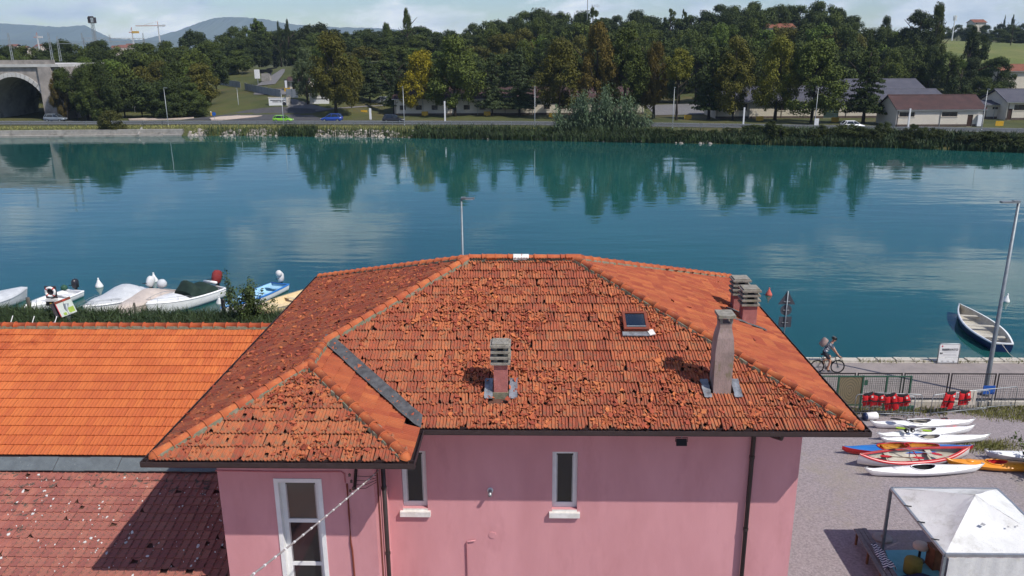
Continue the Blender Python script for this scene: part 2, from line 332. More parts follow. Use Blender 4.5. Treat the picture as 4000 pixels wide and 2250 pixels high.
for fi, f in enumerate(b.f):
    cx_ = sum(b.v[k][0] for k in f)/4; cy_ = sum(b.v[k][1] for k in f)/4
    if cx_ > .40*cy_+8 and 285 < cy_ < 520 and cx_ < 420: b.m[fi] = 1
far_ground = struct(b, 'far_ground', ['grass', 'meadow'], True)
# meadow on the hill, top right
def strip(name, left, right, m, n=10, lift=.05, kind='structure', nx=4):
    L = []
    def samp(pl, t):
        t *= len(pl)-1; i = min(int(t), len(pl)-2); f = t-i; return (pl[i][0]+(pl[i+1][0]-pl[i][0])*f, pl[i][1]+(pl[i+1][1]-pl[i][1])*f)
    for i in range(n+1):
        a = gt(*samp(left, i/n)); c = gt(*samp(right, i/n)); row = []
        for k in range(nx+1):
            q = a.lerp(c, k/nx); row.append((q.x, q.y, ground(q.x, q.y)+lift))
        L.append(row)
    mb = MB(); mb.grid(L); return tag(mb.build(name, m), kind=kind)
# water
wm = bpy.data.materials.new('water'); wm.use_nodes = True; n = wm.node_tree.nodes; l = wm.node_tree.links; bs = n['Principled BSDF']
bs.inputs['Roughness'].default_value = .035; bs.inputs['IOR'].default_value = 1.333; bs.inputs['Specular IOR Level'].default_value = .5
tc = n.new('ShaderNodeTexCoord')
def wnoise(sc, st, det=4, off=(0, 0, 0), rot=0):
    mp = n.new('ShaderNodeMapping'); mp.inputs['Scale'].default_value = st; mp.inputs['Location'].default_value = off; mp.inputs['Rotation'].default_value = (0, 0, rot); l.new(tc.outputs['Object'], mp.inputs[0])
    z = n.new('ShaderNodeTexNoise'); z.inputs['Scale'].default_value = sc; z.inputs['Detail'].default_value = det; z.inputs['Roughness'].default_value = .5; l.new(mp.outputs[0], z.inputs['Vector']); return z.outputs[0]
tone = wnoise(.018, (1, 1, 1), 3)
r = n.new('ShaderNodeValToRGB'); r.color_ramp.elements[0].position = .35; r.color_ramp.elements[1].position = .65
r.color_ramp.elements[0].color = (.009, .060, .058, 1); r.color_ramp.elements[1].color = (.012, .084, .075, 1); l.new(tone, r.inputs[0]); l.new(r.outputs[0], bs.inputs['Base Color'])
amp = n.new('ShaderNodeMapRange'); amp.inputs[1].default_value = .35; amp.inputs[2].default_value = .68; amp.inputs[3].default_value = .25; amp.inputs[4].default_value = 1.0; l.new(wnoise(.03, (1, 2.2, 1), 2, (9, 4, 0)), amp.inputs[0])
def madd(a, bq, ka, kb):
    m1 = n.new('ShaderNodeMath'); m1.operation = 'MULTIPLY'; m1.inputs[1].default_value = ka; l.new(a, m1.inputs[0])
    m2 = n.new('ShaderNodeMath'); m2.operation = 'MULTIPLY_ADD'; m2.inputs[1].default_value = kb; l.new(bq, m2.inputs[0]); l.new(m1.outputs[0], m2.inputs[2]); return m2.outputs[0]
hgt = madd(wnoise(.9, (.45, 1.3, 1), 3, rot=.12), wnoise(.28, (.35, 1.2, 1), 2, (5, 1, 0), rot=.2), .35, 1.0)
hm = n.new('ShaderNodeMath'); hm.operation = 'MULTIPLY'; l.new(hgt, hm.inputs[0]); l.new(amp.outputs[0], hm.inputs[1])
bp = n.new('ShaderNodeBump'); bp.inputs['Strength'].default_value = 1.0; bp.inputs['Distance'].default_value = .038; l.new(hm.outputs[0], bp.inputs['Height']); l.new(bp.outputs[0], bs.inputs['Normal'])
M['water'] = wm
b = MB(); b.poly([(-1500, 30, 0), (1500, 30, 0), (1500, 220, 0), (-1500, 220, 0)]); water = struct(b, 'river_water', ['water'])
# near shore
GZ = .6
b = MB()
edge = [(-80, 46.5), (-40, 45.6), (-30, 45.0), (-22, 44.6), (-15, 44.3), (-12, 43.5), (-9, 39.6), (0, 38.9), (60, 39.0)]
top = [(x, y, GZ) for x, y in edge]
b.grid([[(x, -25, GZ) for x, y in edge], [(x, y, GZ) for x, y in edge], [(x, y+.12, -1.5) for x, y in edge]])
yard = struct(b, 'gravel_ground', ['gravel'])
b = MB(); b.bb(-9.0, 60, 33.55, 38.2, GZ-.1, GZ+.02); path = struct(b, 'promenade_path', ['path'])
b = MB(); b.bb(-9.0, 60, 38.2, 38.28, GZ-.1, GZ+.05); o = b.build('kerb_edge', ['kerb_stone'], path, world=True)
km = []
for k in range(4):
    q = MB(); rr = random.Random(k); L = .86; w = .50
    q.v = [(0+rr.uniform(0, .02), 0, -.3), (L-rr.uniform(0, .03), 0, -.3), (L, w, -.3), (0, w, -.3), (.015, .01, .0+rr.uniform(0, .02)), (L-.02, .01, .01), (L-.02, w-.02, rr.uniform(-.02, .01)), (.015, w-.03, 0)]
    for f in ((4, 5, 6, 7), (0, 1, 5, 4), (1, 2, 6, 5), (2, 3, 7, 6), (3, 0, 4, 7)): q.face(f)
    km.append(q.mesh('kerb_stone', ['kerb_stone']))
for i in range(44):
    o = obj('kerb_stone', km[i % 4], path); o.location = Vector((-4+i*.90, 38.31, GZ+.10+random.uniform(-.02, .02)))-path.location; o.rotation_euler = (0, 0, random.uniform(-.01, .01))
# weeds between the stones: uncountable
def grass_mesh(name, pts, h, w, m, seed=1, lean=.35, seg=1, label=None, cat='grass', kind='stuff', hj=.5):
    rr = random.Random(seed); mb = MB()
    for (x, y, z) in pts:
        a = rr.uniform(0, 2*pi); hh = h*rr.uniform(1-hj, 1+hj*.5); ww = w*rr.uniform(.6, 1.3); lx = rr.uniform(-lean, lean)*hh; ly = rr.uniform(-lean, lean)*hh; c, s_ = cos(a)*ww, sin(a)*ww
        if seg == 1: mb.poly([(x-c, y-s_, z), (x+c, y+s_, z), (x+lx, y+ly, z+hh)])
        else:
            mx, my = x+lx*.3, y+ly*.3; i = len(mb.v)
            mb.v += [(x-c, y-s_, z), (x+c, y+s_, z), (mx+c*.8, my+s_*.8, z+hh*.6), (mx-c*.8, my-s_*.8, z+hh*.6), (x+lx*1.4, y+ly*1.4, z+hh*(1 if abs(lx) < .3*hh else .85))]
            mb.face((i, i+1, i+2, i+3)); mb.face((i+3, i+2, i+4))
    return tag(mb.build(name, m), label, cat, kind=kind)
rr = random.Random(3)
pts = [(rr.uniform(3, 34), 38.25+rr.gauss(.06, .12), GZ+.05) for _ in range(1500) if rr.random() < .9]
pts = [p for p in pts if smooth_noise(p[0]*2, 0) > -.25]
mat('dry_grass', (.22, .20, .07), (.12, .13, .04), 1, .9, rand=.3)
grass_mesh('kerb_weeds', pts, .16, .02, ['dry_grass'], 5, label='dry weeds growing along the stone kerb of the promenade')
# ------------------------------------------------------------------ far road
def band(name, d0, d1, z, m, x0=-400, x1=400, st=4):
    mb = MB(); rows = []
    for d in (d0, d1): rows.append([(x, railY(x)+d, z) for x in range(x0, x1+1, st)])
    mb.grid(rows); return struct(mb, name, m)
band('road', 1.2, 10.2, 1.36, ['asphalt'])
band('road_line', 1.6, 1.75, 1.368, ['road_white']); band('road_line', 9.6, 9.75, 1.368, ['road_white'])
strip('road_junction', [(700, 470), (860, 452), (1010, 425), (1120, 418)], [(1262, 471), (1250, 463), (1210, 446), (1300, 430)], ['asphalt'], 14, .075)
strip('entrance_drive', [(1118, 424), (1140, 404), (1127, 389)], [(1300, 431), (1200, 406), (1152, 389)], ['asphalt_light'], 8, .11)
strip('parking_lane', [(1230, 432), (1300, 424), (1530, 409), (1780, 402)], [(1235, 438), (1310, 428), (1535, 413), (1780, 405)], ['asphalt_light'], 10, .10)
strip('barracks_yard', [(2560, 452), (2800, 447)], [(2520, 412), (2760, 405)], ['asphalt_light'], 8, .10)
strip('upper_road', [(1000, 338), (1040, 310), (1085, 282), (1100, 272)], [(1075, 330), (1100, 300), (1112, 282), (1113, 272)], ['asphalt_light'], 14, .15)
strip('upper_yard', [(990, 372), (1120, 372)], [(1000, 352), (1120, 350)], ['asphalt_light'], 6, .15)
for lab, pl in (('left', ((500, 464), (560, 461), (700, 459), (757, 456), (757, 459), (700, 464), (560, 467), (505, 467))), ('right', ((818, 461), (860, 455), (1000, 447), (1075, 440), (1080, 443), (1000, 455), (880, 466), (825, 467)))):
    mb = MB(); P = [gz(x, y, 1.5) for x, y in pl]; mb.poly([(p.x, p.y, 1.52) for p in P])
    for a, c in zip(P, P[1:]+P[:1]): mb.poly([(a.x, a.y, 1.30), (c.x, c.y, 1.30), (c.x, c.y, 1.52), (a.x, a.y, 1.52)])
    mat('island', (.52, .43, .36), (.42, .34, .29), .6, .9) if 'island' not in M else 0
    tag(mb.build('traffic_island', ['island']), 'pale paved traffic island in the road at %s' % ('the end nearest the bridge arch' if lab == 'left' else 'the junction left of the green car'), 'traffic island', 'traffic islands of the junction')
# ------------------------------------------------------------------ the pink house
XL, XR, YF, YB, YW, XW, ZE, SL = -8.18, 7.56, 16.72, 29.36, 15.16, -2.60, 7.60, .3766
OV = 1.0
RYM = (YF+YB)/2; RZ = ZE+(RYM-YF)*SL; RXL, RXR = XL+(RYM-YF), XR-(RYM-YF)
WXM = (XL+XW)/2; WH = (XW-XL)/2; WZ = ZE+WH*SL
house = thing('pink_house', 'pink two storey house with hail broken terracotta hip roof', 'house', (0, 22.5, GZ))
def roofz(kind, x, y):
    return ZE+SL*{'front': y-YF, 'left': x-XL, 'right': XR-x, 'wingf': y-YW, 'wingr': XW-x, 'back': YB-y}[kind]
FACES = {
 'front': ([(XW, YF), (XR, YF), (RXR, RYM), (RXL, RYM), (WXM, YF+WH)], (1, 0), (0, 1)),
 'left': ([(XL, YB), (XL, YW), (WXM, YW+WH), (WXM, YF+WH), (RXL, RYM)], (0, -1), (1, 0)),
 'wingf': ([(XL, YW), (XW, YW), (WXM, YW+WH)], (1, 0), (0, 1)),
 'wingr': ([(XW, YW), (XW, YF), (WXM, YF+WH), (WXM, YW+WH)], (0, 1), (-1, 0)),
 'right': ([(XR, YF), (XR, YB), (RXR, RYM)], (0, 1), (-1, 0)),
 'back': ([(XR, YB), (XL, YB), (RXL, RYM), (RXR, RYM)], (-1, 0), (0, -1)),
}
mb = MB()
for k, (pl, u, v) in FACES.items():
    mb.poly([(x, y, roofz(k, x, y)-.05) for x, y in pl])
roof = mb.build('roof', ['deck'], house, world=True)
HO = house.location
# --- tile meshes: a clay tile with two rolls, whole and broken
PROF = [(0, .008), (.08, .038), (.17, .038), (.23, .006), (.36, .004), (.43, .032), (.53, .032), (.60, .004), (.72, .006), (.79, .032), (.89, .032), (.96, .006), (1.0, .006)]
def tile_mb(w, L, lift=.040, cut=None, hole=None, prof=PROF, lip=.026):
    q = MB(); n_ = len(prof); Lt = L*1.10
    zz = lambda t: lift*(1-t/Lt)
    lo = cut or [0.0]*n_
    b0 = len(q.v)
    for i, (a, h) in enumerate(prof): q.v.append((a*w, lo[i], zz(lo[i])+h-lip))
    for i, (a, h) in enumerate(prof): q.v.append((a*w, lo[i], zz(lo[i])+h))
    ys = [Lt]
    if hole: ys = [hole[0], hole[1], Lt]
    for y in ys:
        for i, (a, h) in enumerate(prof):
            yy = y if y == Lt else max(lo[i]+.01, y+hole[2][i]*(1 if y == hole[0] else -1))
            q.v.append((a*w, yy, zz(yy)+h))
    for r_ in range(1+len(ys)):
        for i in range(n_-1):
            if hole and r_ == 2 and hole[3] <= i < hole[4]: continue
            q.face((b0+r_*n_+i, b0+r_*n_+i+1, b0+(r_+1)*n_+i+1, b0+(r_+1)*n_+i))
    return q
def tile_set(w, L, seed=1, prof=PROF, lip=.026, lift=.04):
    rr = random.Random(seed); n_ = len(prof); S = {'ok': [tile_mb(w*.985, L, prof=prof, lip=lip, lift=lift) for _ in range(1)], 'bad': []}
    for k in range(8):
        cut = [0.0]*n_
        side = rr.choice('lrm'); dep = rr.uniform(.08, .25)
        for i in range(n_):
            t = i/(n_-1); f = {'l': max(0, 1-t*rr.uniform(1.2, 2.4)), 'r': max(0, 1-(1-t)*rr.uniform(1.2, 2.4)), 'm': max(0, 1-abs(t-.5)*rr.uniform(2, 4))}[side]
            cut[i] = dep*f+(rr.uniform(0, .05) if f > 0 else 0)
        S['bad'].append(tile_mb(w*.985, L, cut=cut, prof=prof, lip=lip, lift=lift))
    for k in range(4):
        i0 = rr.randint(1, 5); i1 = min(n_-1, i0+rr.randint(2, 4)); y0 = rr.uniform(.05, .12)
        S['bad'].append(tile_mb(w*.985, L, hole=(y0, y0+rr.uniform(.10, .18), [rr.uniform(-.03, .03) for _ in range(n_)], i0, i1), prof=prof, lip=lip, lift=lift))
    return S
def inside(pl, x, y):
    c = False; j = len(pl)-1
    for i in range(len(pl)):
        if (pl[i][1] > y) != (pl[j][1] > y) and x < (pl[j][0]-pl[i][0])*(y-pl[i][1])/(pl[j][1]-pl[i][1])+pl[i][0]: c = not c
        j = i
    return c
def lay_tiles(pl, u, v, slope, zfun, w, L, S, bad, rnd, jit=.006, tilt=.012, skip=None):
    """yield (matrix, mesh key) for a tiled roof slope; pl in plan"""
    u = Vector((*u, 0)); v2 = Vector((*v, 0)); cs = 1/sqrt(1+slope*slope)
    vv = Vector((v[0]*cs, v[1]*cs, slope*cs)); nn = u.cross(vv)
    us = [Vector((x, y, 0)).dot(u) for x, y in pl]; vs = [Vector((x, y, 0)).dot(v2) for x, y in pl]
    u0, u1, v0, v1 = min(us), max(us), min(vs), max(vs); out = []
    rows = int((v1-v0)/cs/L)+1
    for r_ in range(rows):
        off = (w*.5 if r_ % 2 else 0)
        for c_ in range(int((u1-u0)/w)+2):
            a = u0+(c_-.5)*w+off; bq = v0+r_*L*cs
            cx, cy_ = a+w*.5, bq+L*cs*.45
            pc = u*cx+v2*cy_
            if not inside(pl, pc.x, pc.y): continue
            if skip and skip(pc.x, pc.y): continue
            p = u*a+v2*(bq-.02); z = zfun(p.x, p.y)
            B = bad(pc.x, pc.y) if callable(bad) else bad
            key = ('bad', rnd.randrange(len(S['bad']))) if rnd.random() < B else ('ok', 0)
            rot = Matrix((u, vv, nn)).transposed() @ Euler((rnd.gauss(0, tilt), rnd.gauss(0, tilt), rnd.gauss(0, tilt*1.2 if key[0] == 'ok' else tilt*2.5))).to_matrix()
            mtx = Matrix.Translation((p.x+rnd.uniform(-jit, jit), p.y+rnd.uniform(-jit, jit), z+rnd.uniform(0, jit))) @ rot.to_4x4()
            out.append((mtx, key, r_))
    return out
def place_tiles(tl, S, matn, parent, root, nobj, name, stuffname, meshes=None):
    """first nobj tiles become objects of their own, the rest one joined part"""
    off = Matrix.Translation(-root.location); meshes = meshes or {}
    mb = MB()
    for i, (mtx, key, r_) in enumerate(tl):
        if i < nobj:
            if (key, matn) not in meshes: meshes[(key, matn)] = S[key[0]][key[1]].mesh(name, [matn])
            o = obj(name, meshes[(key, matn)], parent); o.matrix_basis = off @ mtx
        else:
            t = S[key[0]][key[1]]; b_ = len(mb.v); mm = off @ mtx
            mb.v += [tuple(mm @ Vector(p)) for p in t.v]; mb.f += [tuple(b_+k for k in f) for f in t.f]; mb.m += [0]*len(t.f)
    if mb.v:
        o = obj(stuffname, mb.mesh(stuffname, [matn]), parent); o['kind'] = 'stuff'; return o
TW, TL = .235, .386
TS = tile_set(TW, TL, 4)
rnd = random.Random(11)
CH = {}   # chimneys on the front slope: no tiles inside them
def dmg(x, y):
    n_ = smooth_noise(x*1.1, y*1.1, 3)+.6*smooth_noise(x*2.7, y*2.3, 8)
    return min(.62, max(.06, .26+.36*n_))
keep_free = [(-.74, 17.88, .2, .28), (4.565, 18.04, .27, .36), (2.74, 20.17, .31, .36)]
vd = lambda x, y: ((x-XW)+(y-YF))/sqrt(2)   # distance from the valley line, front side positive
skipf = lambda x, y: (x < XW+.05 and y > YF-.1 and y < YF+WH+.1 and -.02 < vd(x, y) < .10) or any(abs(x-a) < w_ and abs(y-c) < d_ for a, c, w_, d_ in keep_free)
def face_tiles(k, bad, tilt=.012, skip=None):
    pl, u, v = FACES[k]; return lay_tiles(pl, u, v, SL, lambda x, y: roofz(k, x, y), TW, TL, TS, bad, rnd, tilt=tilt, skip=skip)
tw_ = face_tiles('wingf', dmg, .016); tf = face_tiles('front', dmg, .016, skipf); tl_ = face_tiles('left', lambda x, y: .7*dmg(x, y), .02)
near = sorted(tw_+tf, key=lambda t: t[0].translation.y-.15*t[0].translation.z)
mesh_cache = {}
tiles_stuff = place_tiles(near, TS, 'tile', roof, house, 300, 'roof_tile', 'roof_tile_field', mesh_cache)
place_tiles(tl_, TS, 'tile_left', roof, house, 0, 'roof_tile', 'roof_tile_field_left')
place_tiles(face_tiles('wingr', .0, .006, lambda x, y: vd(x, y) > -.06)+face_tiles('right', lambda x, y: .05 if smooth_noise(x, y, 5) > .1 else .01, .006)+face_tiles('back', .2), TS, 'tile_smooth', roof, house, 0, 'roof_tile', 'roof_tile_field_right')
# --- hip and ridge tiles, each its own piece
def ridge_meshes(r0, r1, L, m, n_=8, seed=2, lip=.018):
    out = []
    for s_ in range(3):
        q = MB(); rows = []
        for t, r_ in ((0, r0+lip), (.05, r0+lip), (.055, r0), (1.0, r1)):
            rows.append([(cos(pi*k/n_)*r_, t*L*1.06, sin(pi*k/n_)*r_) for k in range(n_+1)])
        rows = [[(cos(pi*k/n_)*(r0-.01), 0, sin(pi*k/n_)*(r0-.01)) for k in range(n_+1)]]+rows
        q.grid(rows, flip=True); out.append(q.mesh('ridge_tile', [m], True))
    return out
RT = ridge_meshes(.125, .105, .40, 'ridge_terracotta')
def lay_ridge(p0, p1, meshes, parent, root, L=.40, lift=.015, name='ridge_tile', mort=True):
    p0 = Vector(p0); p1 = Vector(p1); d = (p1-p0); n_ = max(1, round(d.length/L)); t = d.normalized(); x = t.cross(Vector((0, 0, 1))).normalized(); z = x.cross(t)
    R_ = Matrix((x, t, z)).transposed()
    for i in range(n_):
        o = obj(name, meshes[i % len(meshes)], parent); p = p0+d*(i/n_)+Vector((0, 0, lift+random.uniform(0, .012)))-root.location
        o.matrix_basis = Matrix.Translation(p) @ (R_ @ Euler((random.gauss(.02, .008), random.gauss(0, .03), random.gauss(0, .015))).to_matrix()).to_4x4(); o.scale = (1, d.length/n_/L, 1)
    if mort:
        mb = MB(); q0 = p0-Vector((0, 0, .01)); q1 = p1-Vector((0, 0, .01)); rr = random.Random(int(p0.x*10)); N = int(d.length/.12)
        for s_ in (-1, 1):
            rows = [[], [], []]
            for i in range(N+1):
                c = q0+d*(i/N); wv = .118+rr.uniform(-.012, .022)
                rows[0].append(c+x*s_*.09+z*.07); rows[1].append(c+x*s_*wv+z*.06); rows[2].append(c+x*s_*(wv+.02)-z*.03)
            mb.grid(rows, flip=s_ > 0)
        mb.build('mortar_bedding', ['mortar'], parent, world=True)
zr = lambda p: p
C_ = {'FL': (XL+.1, YW+.1, ZE+.05), 'FR': (XR-.1, YF+.1, ZE+.05), 'BL': (XL+.1, YB-.1, ZE+.05), 'BR': (XR-.1, YB-.1, ZE+.05), 'RL': (RXL, RYM, RZ+.02), 'RR': (RXR, RYM, RZ+.02), 'WT': (WXM, YW+WH, WZ+.02), 'WB': (WXM, YF+WH, WZ+.02), 'WR': (XW-.1, YW+.1, ZE+.05)}

for a, c in (('FR', 'RR'), ('BR', 'RR'), ('BL', 'RL'), ('FL', 'WT'), ('WR', 'WT'), ('WB', 'RL'), ('WT', 'WB'), ('RL', 'RR')):
    lay_ridge(C_[a], C_[c], RT, roof, house)
# rounded starter caps at the hip feet
for a in ('FL', 'FR', 'WR'):
    p = Vector(C_[a]); mb = MB(); rows = []
    dirn = (Vector((0, 22, p.z))-p).normalized() if a != 'WR' else Vector((-1, 1, 0)).normalized()
    dirn = Vector((dirn.x/abs(dirn.x), dirn.y/abs(dirn.y), 0)).normalized(); side = Vector((-dirn.y, dirn.x, 0))
    for t in (0, .35, .7, 1.0):
        rows.append([p+dirn*(.06-.20*sin(t*pi/2))+side*cos(pi*k/12)*.135*cos(t*pi/2*.92)*(1+.05*cos(k*pi))+Vector((0, 0, 1))*(sin(pi*k/12)*.135*cos(t*pi/2*.92)*(1+.05*cos(k*pi))+.03-.05*t) for k in range(13)])
    mb.grid(rows, flip=True); mb.build('hip_end_cap', ['ridge_terracotta'], roof, True, world=True)
# displaced pale caps on the ridge
for x, m_ in ((-.55, 'white_sill'), (-1.35, 'ridge_terracotta'), (1.0, 'ridge_terracotta')):
    q = MB(); q.grid([[(t, cos(pi*k/8)*.135, sin(pi*k/8)*.135) for k in range(9)] for t in (0, .46)]); q.grid([[(t, cos(pi*k/8)*.118, sin(pi*k/8)*.118) for k in range(9)] for t in (0, .46)], flip=True)
    for f in range(1): pass
    o = q.build('ridge_tile', [m_], roof, True); o.location = Vector((x, RYM-.02, RZ+.045))-HO; o.rotation_euler = (.08, .02, .05)
    o['label'] = 'whitish replaced ridge tile' if m_ == 'white_sill' else 'raised ridge tile out of line'
# valley flashing: a folded sheet lapped over the cut tile ends
mb = MB(); a = Vector((XW+.06, YF-.06, ZE+.07)); c = Vector((WXM, YF+WH, WZ+.07)); d = (c-a); rr = random.Random(2); rows = [[], [], [], []]
for i in range(21):
    p = a+d*(i/20); j = rr.uniform(-.012, .012); f_ = 1 if i < 20 else .3
    rows[0].append(p+Vector((-.17*f_+j, 0, .17*SL+.032))); rows[1].append(p+Vector((0, 0, -.01))); rows[2].append(p+Vector((0, .32*f_+j, .32*SL+.032))); rows[3].append(p+Vector((0, .33*f_+j, .32*SL-.01)))
mb.grid(rows, flip=True); mb.build('valley_flashing', ['felt'], roof, world=True)
# loose broken pieces on the slopes
rr = random.Random(21); mb = MB()
def shard(p, u, v, nrm, s_):
    k = rr.choice((3, 4, 4, 5)); a0 = rr.uniform(0, 6.28); R_ = Euler((rr.gauss(0, .35), rr.gauss(0, .35), 0)).to_matrix(); B_ = Matrix((u, v, nrm)).transposed(); pts = []
    el = rr.uniform(.35, 1)
    for i in range(k):
        a = a0+2*pi*i/k+rr.uniform(-.35, .35); r_ = s_*rr.uniform(.6, 1.2); pts.append(Vector((cos(a)*r_*el, sin(a)*r_, 0)))
    R2 = Matrix.Rotation(rr.uniform(0, 6.28), 3, 'Z')
    top = [p+B_ @ (R_ @ (R2 @ q)+Vector((0, 0, .012))) for q in pts]; bot = [p+B_ @ (R_ @ (R2 @ (q*.9))-Vector((0, 0, .012))) for q in pts]
    b_ = len(mb.v); mb.v += [tuple(q) for q in top+bot]; mb.face(range(b_, b_+k))
    for i in range(k): mb.face((b_+i, b_+k+i, b_+k+(i+1) % k, b_+(i+1) % k))
for fk, N, thr in (('front', 2600, .0), ('wingf', 420, 0), ('left', 1100, 0), ('right', 12, 0)):
    pl, u, v = FACES[fk]; cs = 1/sqrt(1+SL*SL); U = Vector((*u, 0)); Vv = Vector((v[0]*cs, v[1]*cs, SL*cs)); NN = U.cross(Vv); xs_ = [p[0] for p in pl]; ys_ = [p[1] for p in pl]; c_ = 0; tries = 0
    while c_ < N and tries < 40000:
        tries += 1; x = rr.uniform(min(xs_), max(xs_)); y = rr.uniform(min(ys_), max(ys_))
        if not inside(pl, x, y) or (fk in ('front', 'wingf') and (skipf(x, y) or rr.random() > max(.05, (dmg(x, y)-.15)*1.7))): continue
        shard(Vector((x, y, roofz(fk, x, y)))+NN*rr.uniform(.055, .085), U, Vv, NN, rr.choice((.02, .03, .04, .05, .065, .09))); c_ += 1
mb.build('broken_tile_shards', ['shard'], None, label='loose shards of smashed clay tile strewn over the house roof', cat='tile shards', kind='stuff')
# two whole tiles slid off beside the roof window
for dx, dy, rz_ in ((3.10, 19.42, -.45), (3.28, 19.75, -1.3)):
    o = obj('slipped_tile', mesh_cache.get((('ok', 0), 'tile')), roof); cs = 1/sqrt(1+SL*SL)
    o.matrix_basis = Matrix.Translation(Vector((dx, dy, roofz('front', dx, dy)+.09))-HO) @ Euler((math.atan(SL), 0, rz_)).to_matrix().to_4x4()
# --- gutters
GP = [(-.07, -.13), (.06, -.13), (.075, -.10), (.075, .0), (.062, .0), (.062, -.10), (-.058, -.115), (-.058, .01), (-.07, .01)]
def gutter(p0, p1): MB().prism(GP, p0, p1).build('gutter', ['gutter'], house, world=True)
g = .06; zg = ZE+.035
gutter((XL-.13, YW-g, zg), (XW+g+.08, YW-g, zg)); gutter((XW+g, YW-.13, zg+.002), (XW+g, YF-.14, zg+.002)); gutter((XW+.0, YF-g, zg), (XR+.13, YF-g, zg)); gutter((XR+g, YF-.12, zg+.002), (XR+g, YB+.12, zg+.002)); gutter((XL-g, YB+.12, zg+.002), (XL-g, YW-.12, zg+.002)); gutter((XR+.13, YB+g, zg), (XL-.13, YB+g, zg))
# soffit
mb = MB()
so = [(XL, YW), (XW, YW), (XW, YF), (XR, YF), (XR, YB), (XL, YB)]
mb.poly([(x, y, ZE-.11) for x, y in so][::-1]); mb.build('soffit', ['pink_trim'], house, world=True)
for i in range(6):   # eave boards
    a, c = so[i], so[(i+1) % 6]; mb = MB(); mb.beam((a[0], a[1], ZE-.05), (c[0], c[1], ZE-.05), .03, .14); mb.build('eave_board', ['gutter'], house, world=True)
# --- walls with real openings
WYF, WYW, WXL, WXR, WXW, WYB = YF+OV, YW+OV, XL+OV, XR-OV, XW-OV, YB-OV
TH = .32
def wall_x(mb, x0, x1, y0, y1, z0, z1, ops):   # wall running along x with openings (xa, xb, za, zb)
    cuts = sorted({x0, x1, *[o_[0] for o_ in ops], *[o_[1] for o_ in ops]})
    for a, c in zip(cuts, cuts[1:]):
        o_ = [q for q in ops if q[0] <= a+1e-6 and q[1] >= c-1e-6]
        if not o_: mb.bb(a, c, y0, y1, z0, z1)
        else:
            q = o_[0]; mb.bb(a, c, y0, y1, z0, q[2]); mb.bb(a, c, y0, y1, q[3], z1)
w1a, w1b = gy(1560, 1765, WYF), gy(1660, 1972, WYF); w2a, w2b = gy(2155, 1766, WYF), gy(2257, 1990, WYF); wwa, wwb = gy(1064, 1868, WYW), gy(1262, 2300, WYW)
ops_m = [(w2a.x+.02, w2b.x-.02, w2b.z, w2a.z+.01), (w2a.x+.02-(w2a.x-w1a.x), w2b.x-.02-(w2a.x-w1a.x)+.0, w2b.z, w2a.z+.01)]
wx0, wx1 = wwa.x+.02, gy(1258, 1900, WYW).x
ops_w = [(wx0, wx1, 1.0, wwa.z)]
mb = MB(); wall_x(mb, WXW, WXR, WYF, WYF+TH, GZ, ZE-.11, ops_m); wall_x(mb, WXL, WXW, WYW, WYW+TH, GZ, ZE-.11, ops_w)
mb.bb(WXW-TH, WXW, WYW+TH, WYF+TH, GZ, ZE-.11); mb.bb(WXL, WXL+TH, WYW+TH, WYB, GZ, ZE-.11); mb.bb(WXR-TH, WXR, WYF+TH, WYB, GZ, ZE-.11); mb.bb(WXL+TH, WXR-TH, WYB-TH, WYB, GZ, ZE-.11)
mb.build('wall', ['pink'], house, world=True)
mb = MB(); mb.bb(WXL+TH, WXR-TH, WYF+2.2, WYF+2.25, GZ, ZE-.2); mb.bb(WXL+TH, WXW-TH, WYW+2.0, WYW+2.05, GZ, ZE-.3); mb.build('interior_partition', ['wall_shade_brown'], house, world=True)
def window(x0, x1, z0, z1, y, sill=True, bars=(), surround=0.0, pane='pane', rec=.12, fw=.105):
    f = MB(); yf0, yf1 = y+rec, y+rec+.06
    f.bb(x0, x0+fw, yf0, yf1, z0, z1); f.bb(x1-fw, x1, yf0, yf1, z0, z1); f.bb(x0+fw, x1-fw, yf0, yf1, z1-fw, z1); f.bb(x0+fw, x1-fw, yf0, yf1, z0, z0+fw*1.3)
    for zb in bars: f.bb(x0+fw, x1-fw, yf0, yf1, zb-.05, zb+.05)
    w = f.build('window', ['white_paint'], house, world=True)
    zs = [z0+fw]+list(bars)+[z1-fw]
    for i, (a, c) in enumerate(zip(zs, zs[1:])):
        p = MB(); p.bb(x0+fw, x1-fw, yf0+.025, yf0+.035, a, c); p.build('pane', [pane if i == len(zs)-2 else 'pane'], w, world=True)
        s_ = MB()   # slim casement edge
        for q in ((x0+fw, x0+fw+.03, a, c), (x1-fw-.03, x1-fw, a, c)): s_.bb(q[0], q[1], yf0+.006, yf0+.024, q[2]+.05, q[3]-.05)
        s_.build('casement_edge', ['alu'], w, world=True)
    if sill:
        s_ = MB(); s_.bb(x0-.07, x1+.07, y-.09, y-.002, z0-.20, z0-.06); s_.bb(x0+.003, x1-.003, y-.002, y+rec, z0-.06, z0-.008); s_.build('sill', ['white_sill'], w, world=True)
    if surround:
        s_ = MB(); s_.bb(x0-surround, x0-.002, y-.025, y+.0, z0, z1+surround); s_.bb(x1+.002, x1+surround, y-.025, y+.0, z0, z1+surround); s_.bb(x0-.002, x1+.002, y-.025, y+.0, z1+.002, z1+surround); s_.build('surround', ['white_paint'], w, world=True)
    return w
for o_ in ops_m: window(o_[0], o_[1], o_[2]+.0, o_[3], WYF)
bz = [gy(1130, 2035, WYW+.14).z, gy(1150, 2203, WYW+.14).z]
window(wx0+.10, wx1-.10, 1.0, wwa.z-.10, WYW, sill=False, bars=(bz[1], bz[0]), pane='pane_brown', surround=0, rec=.16)
mb = MB(); yy = WYW
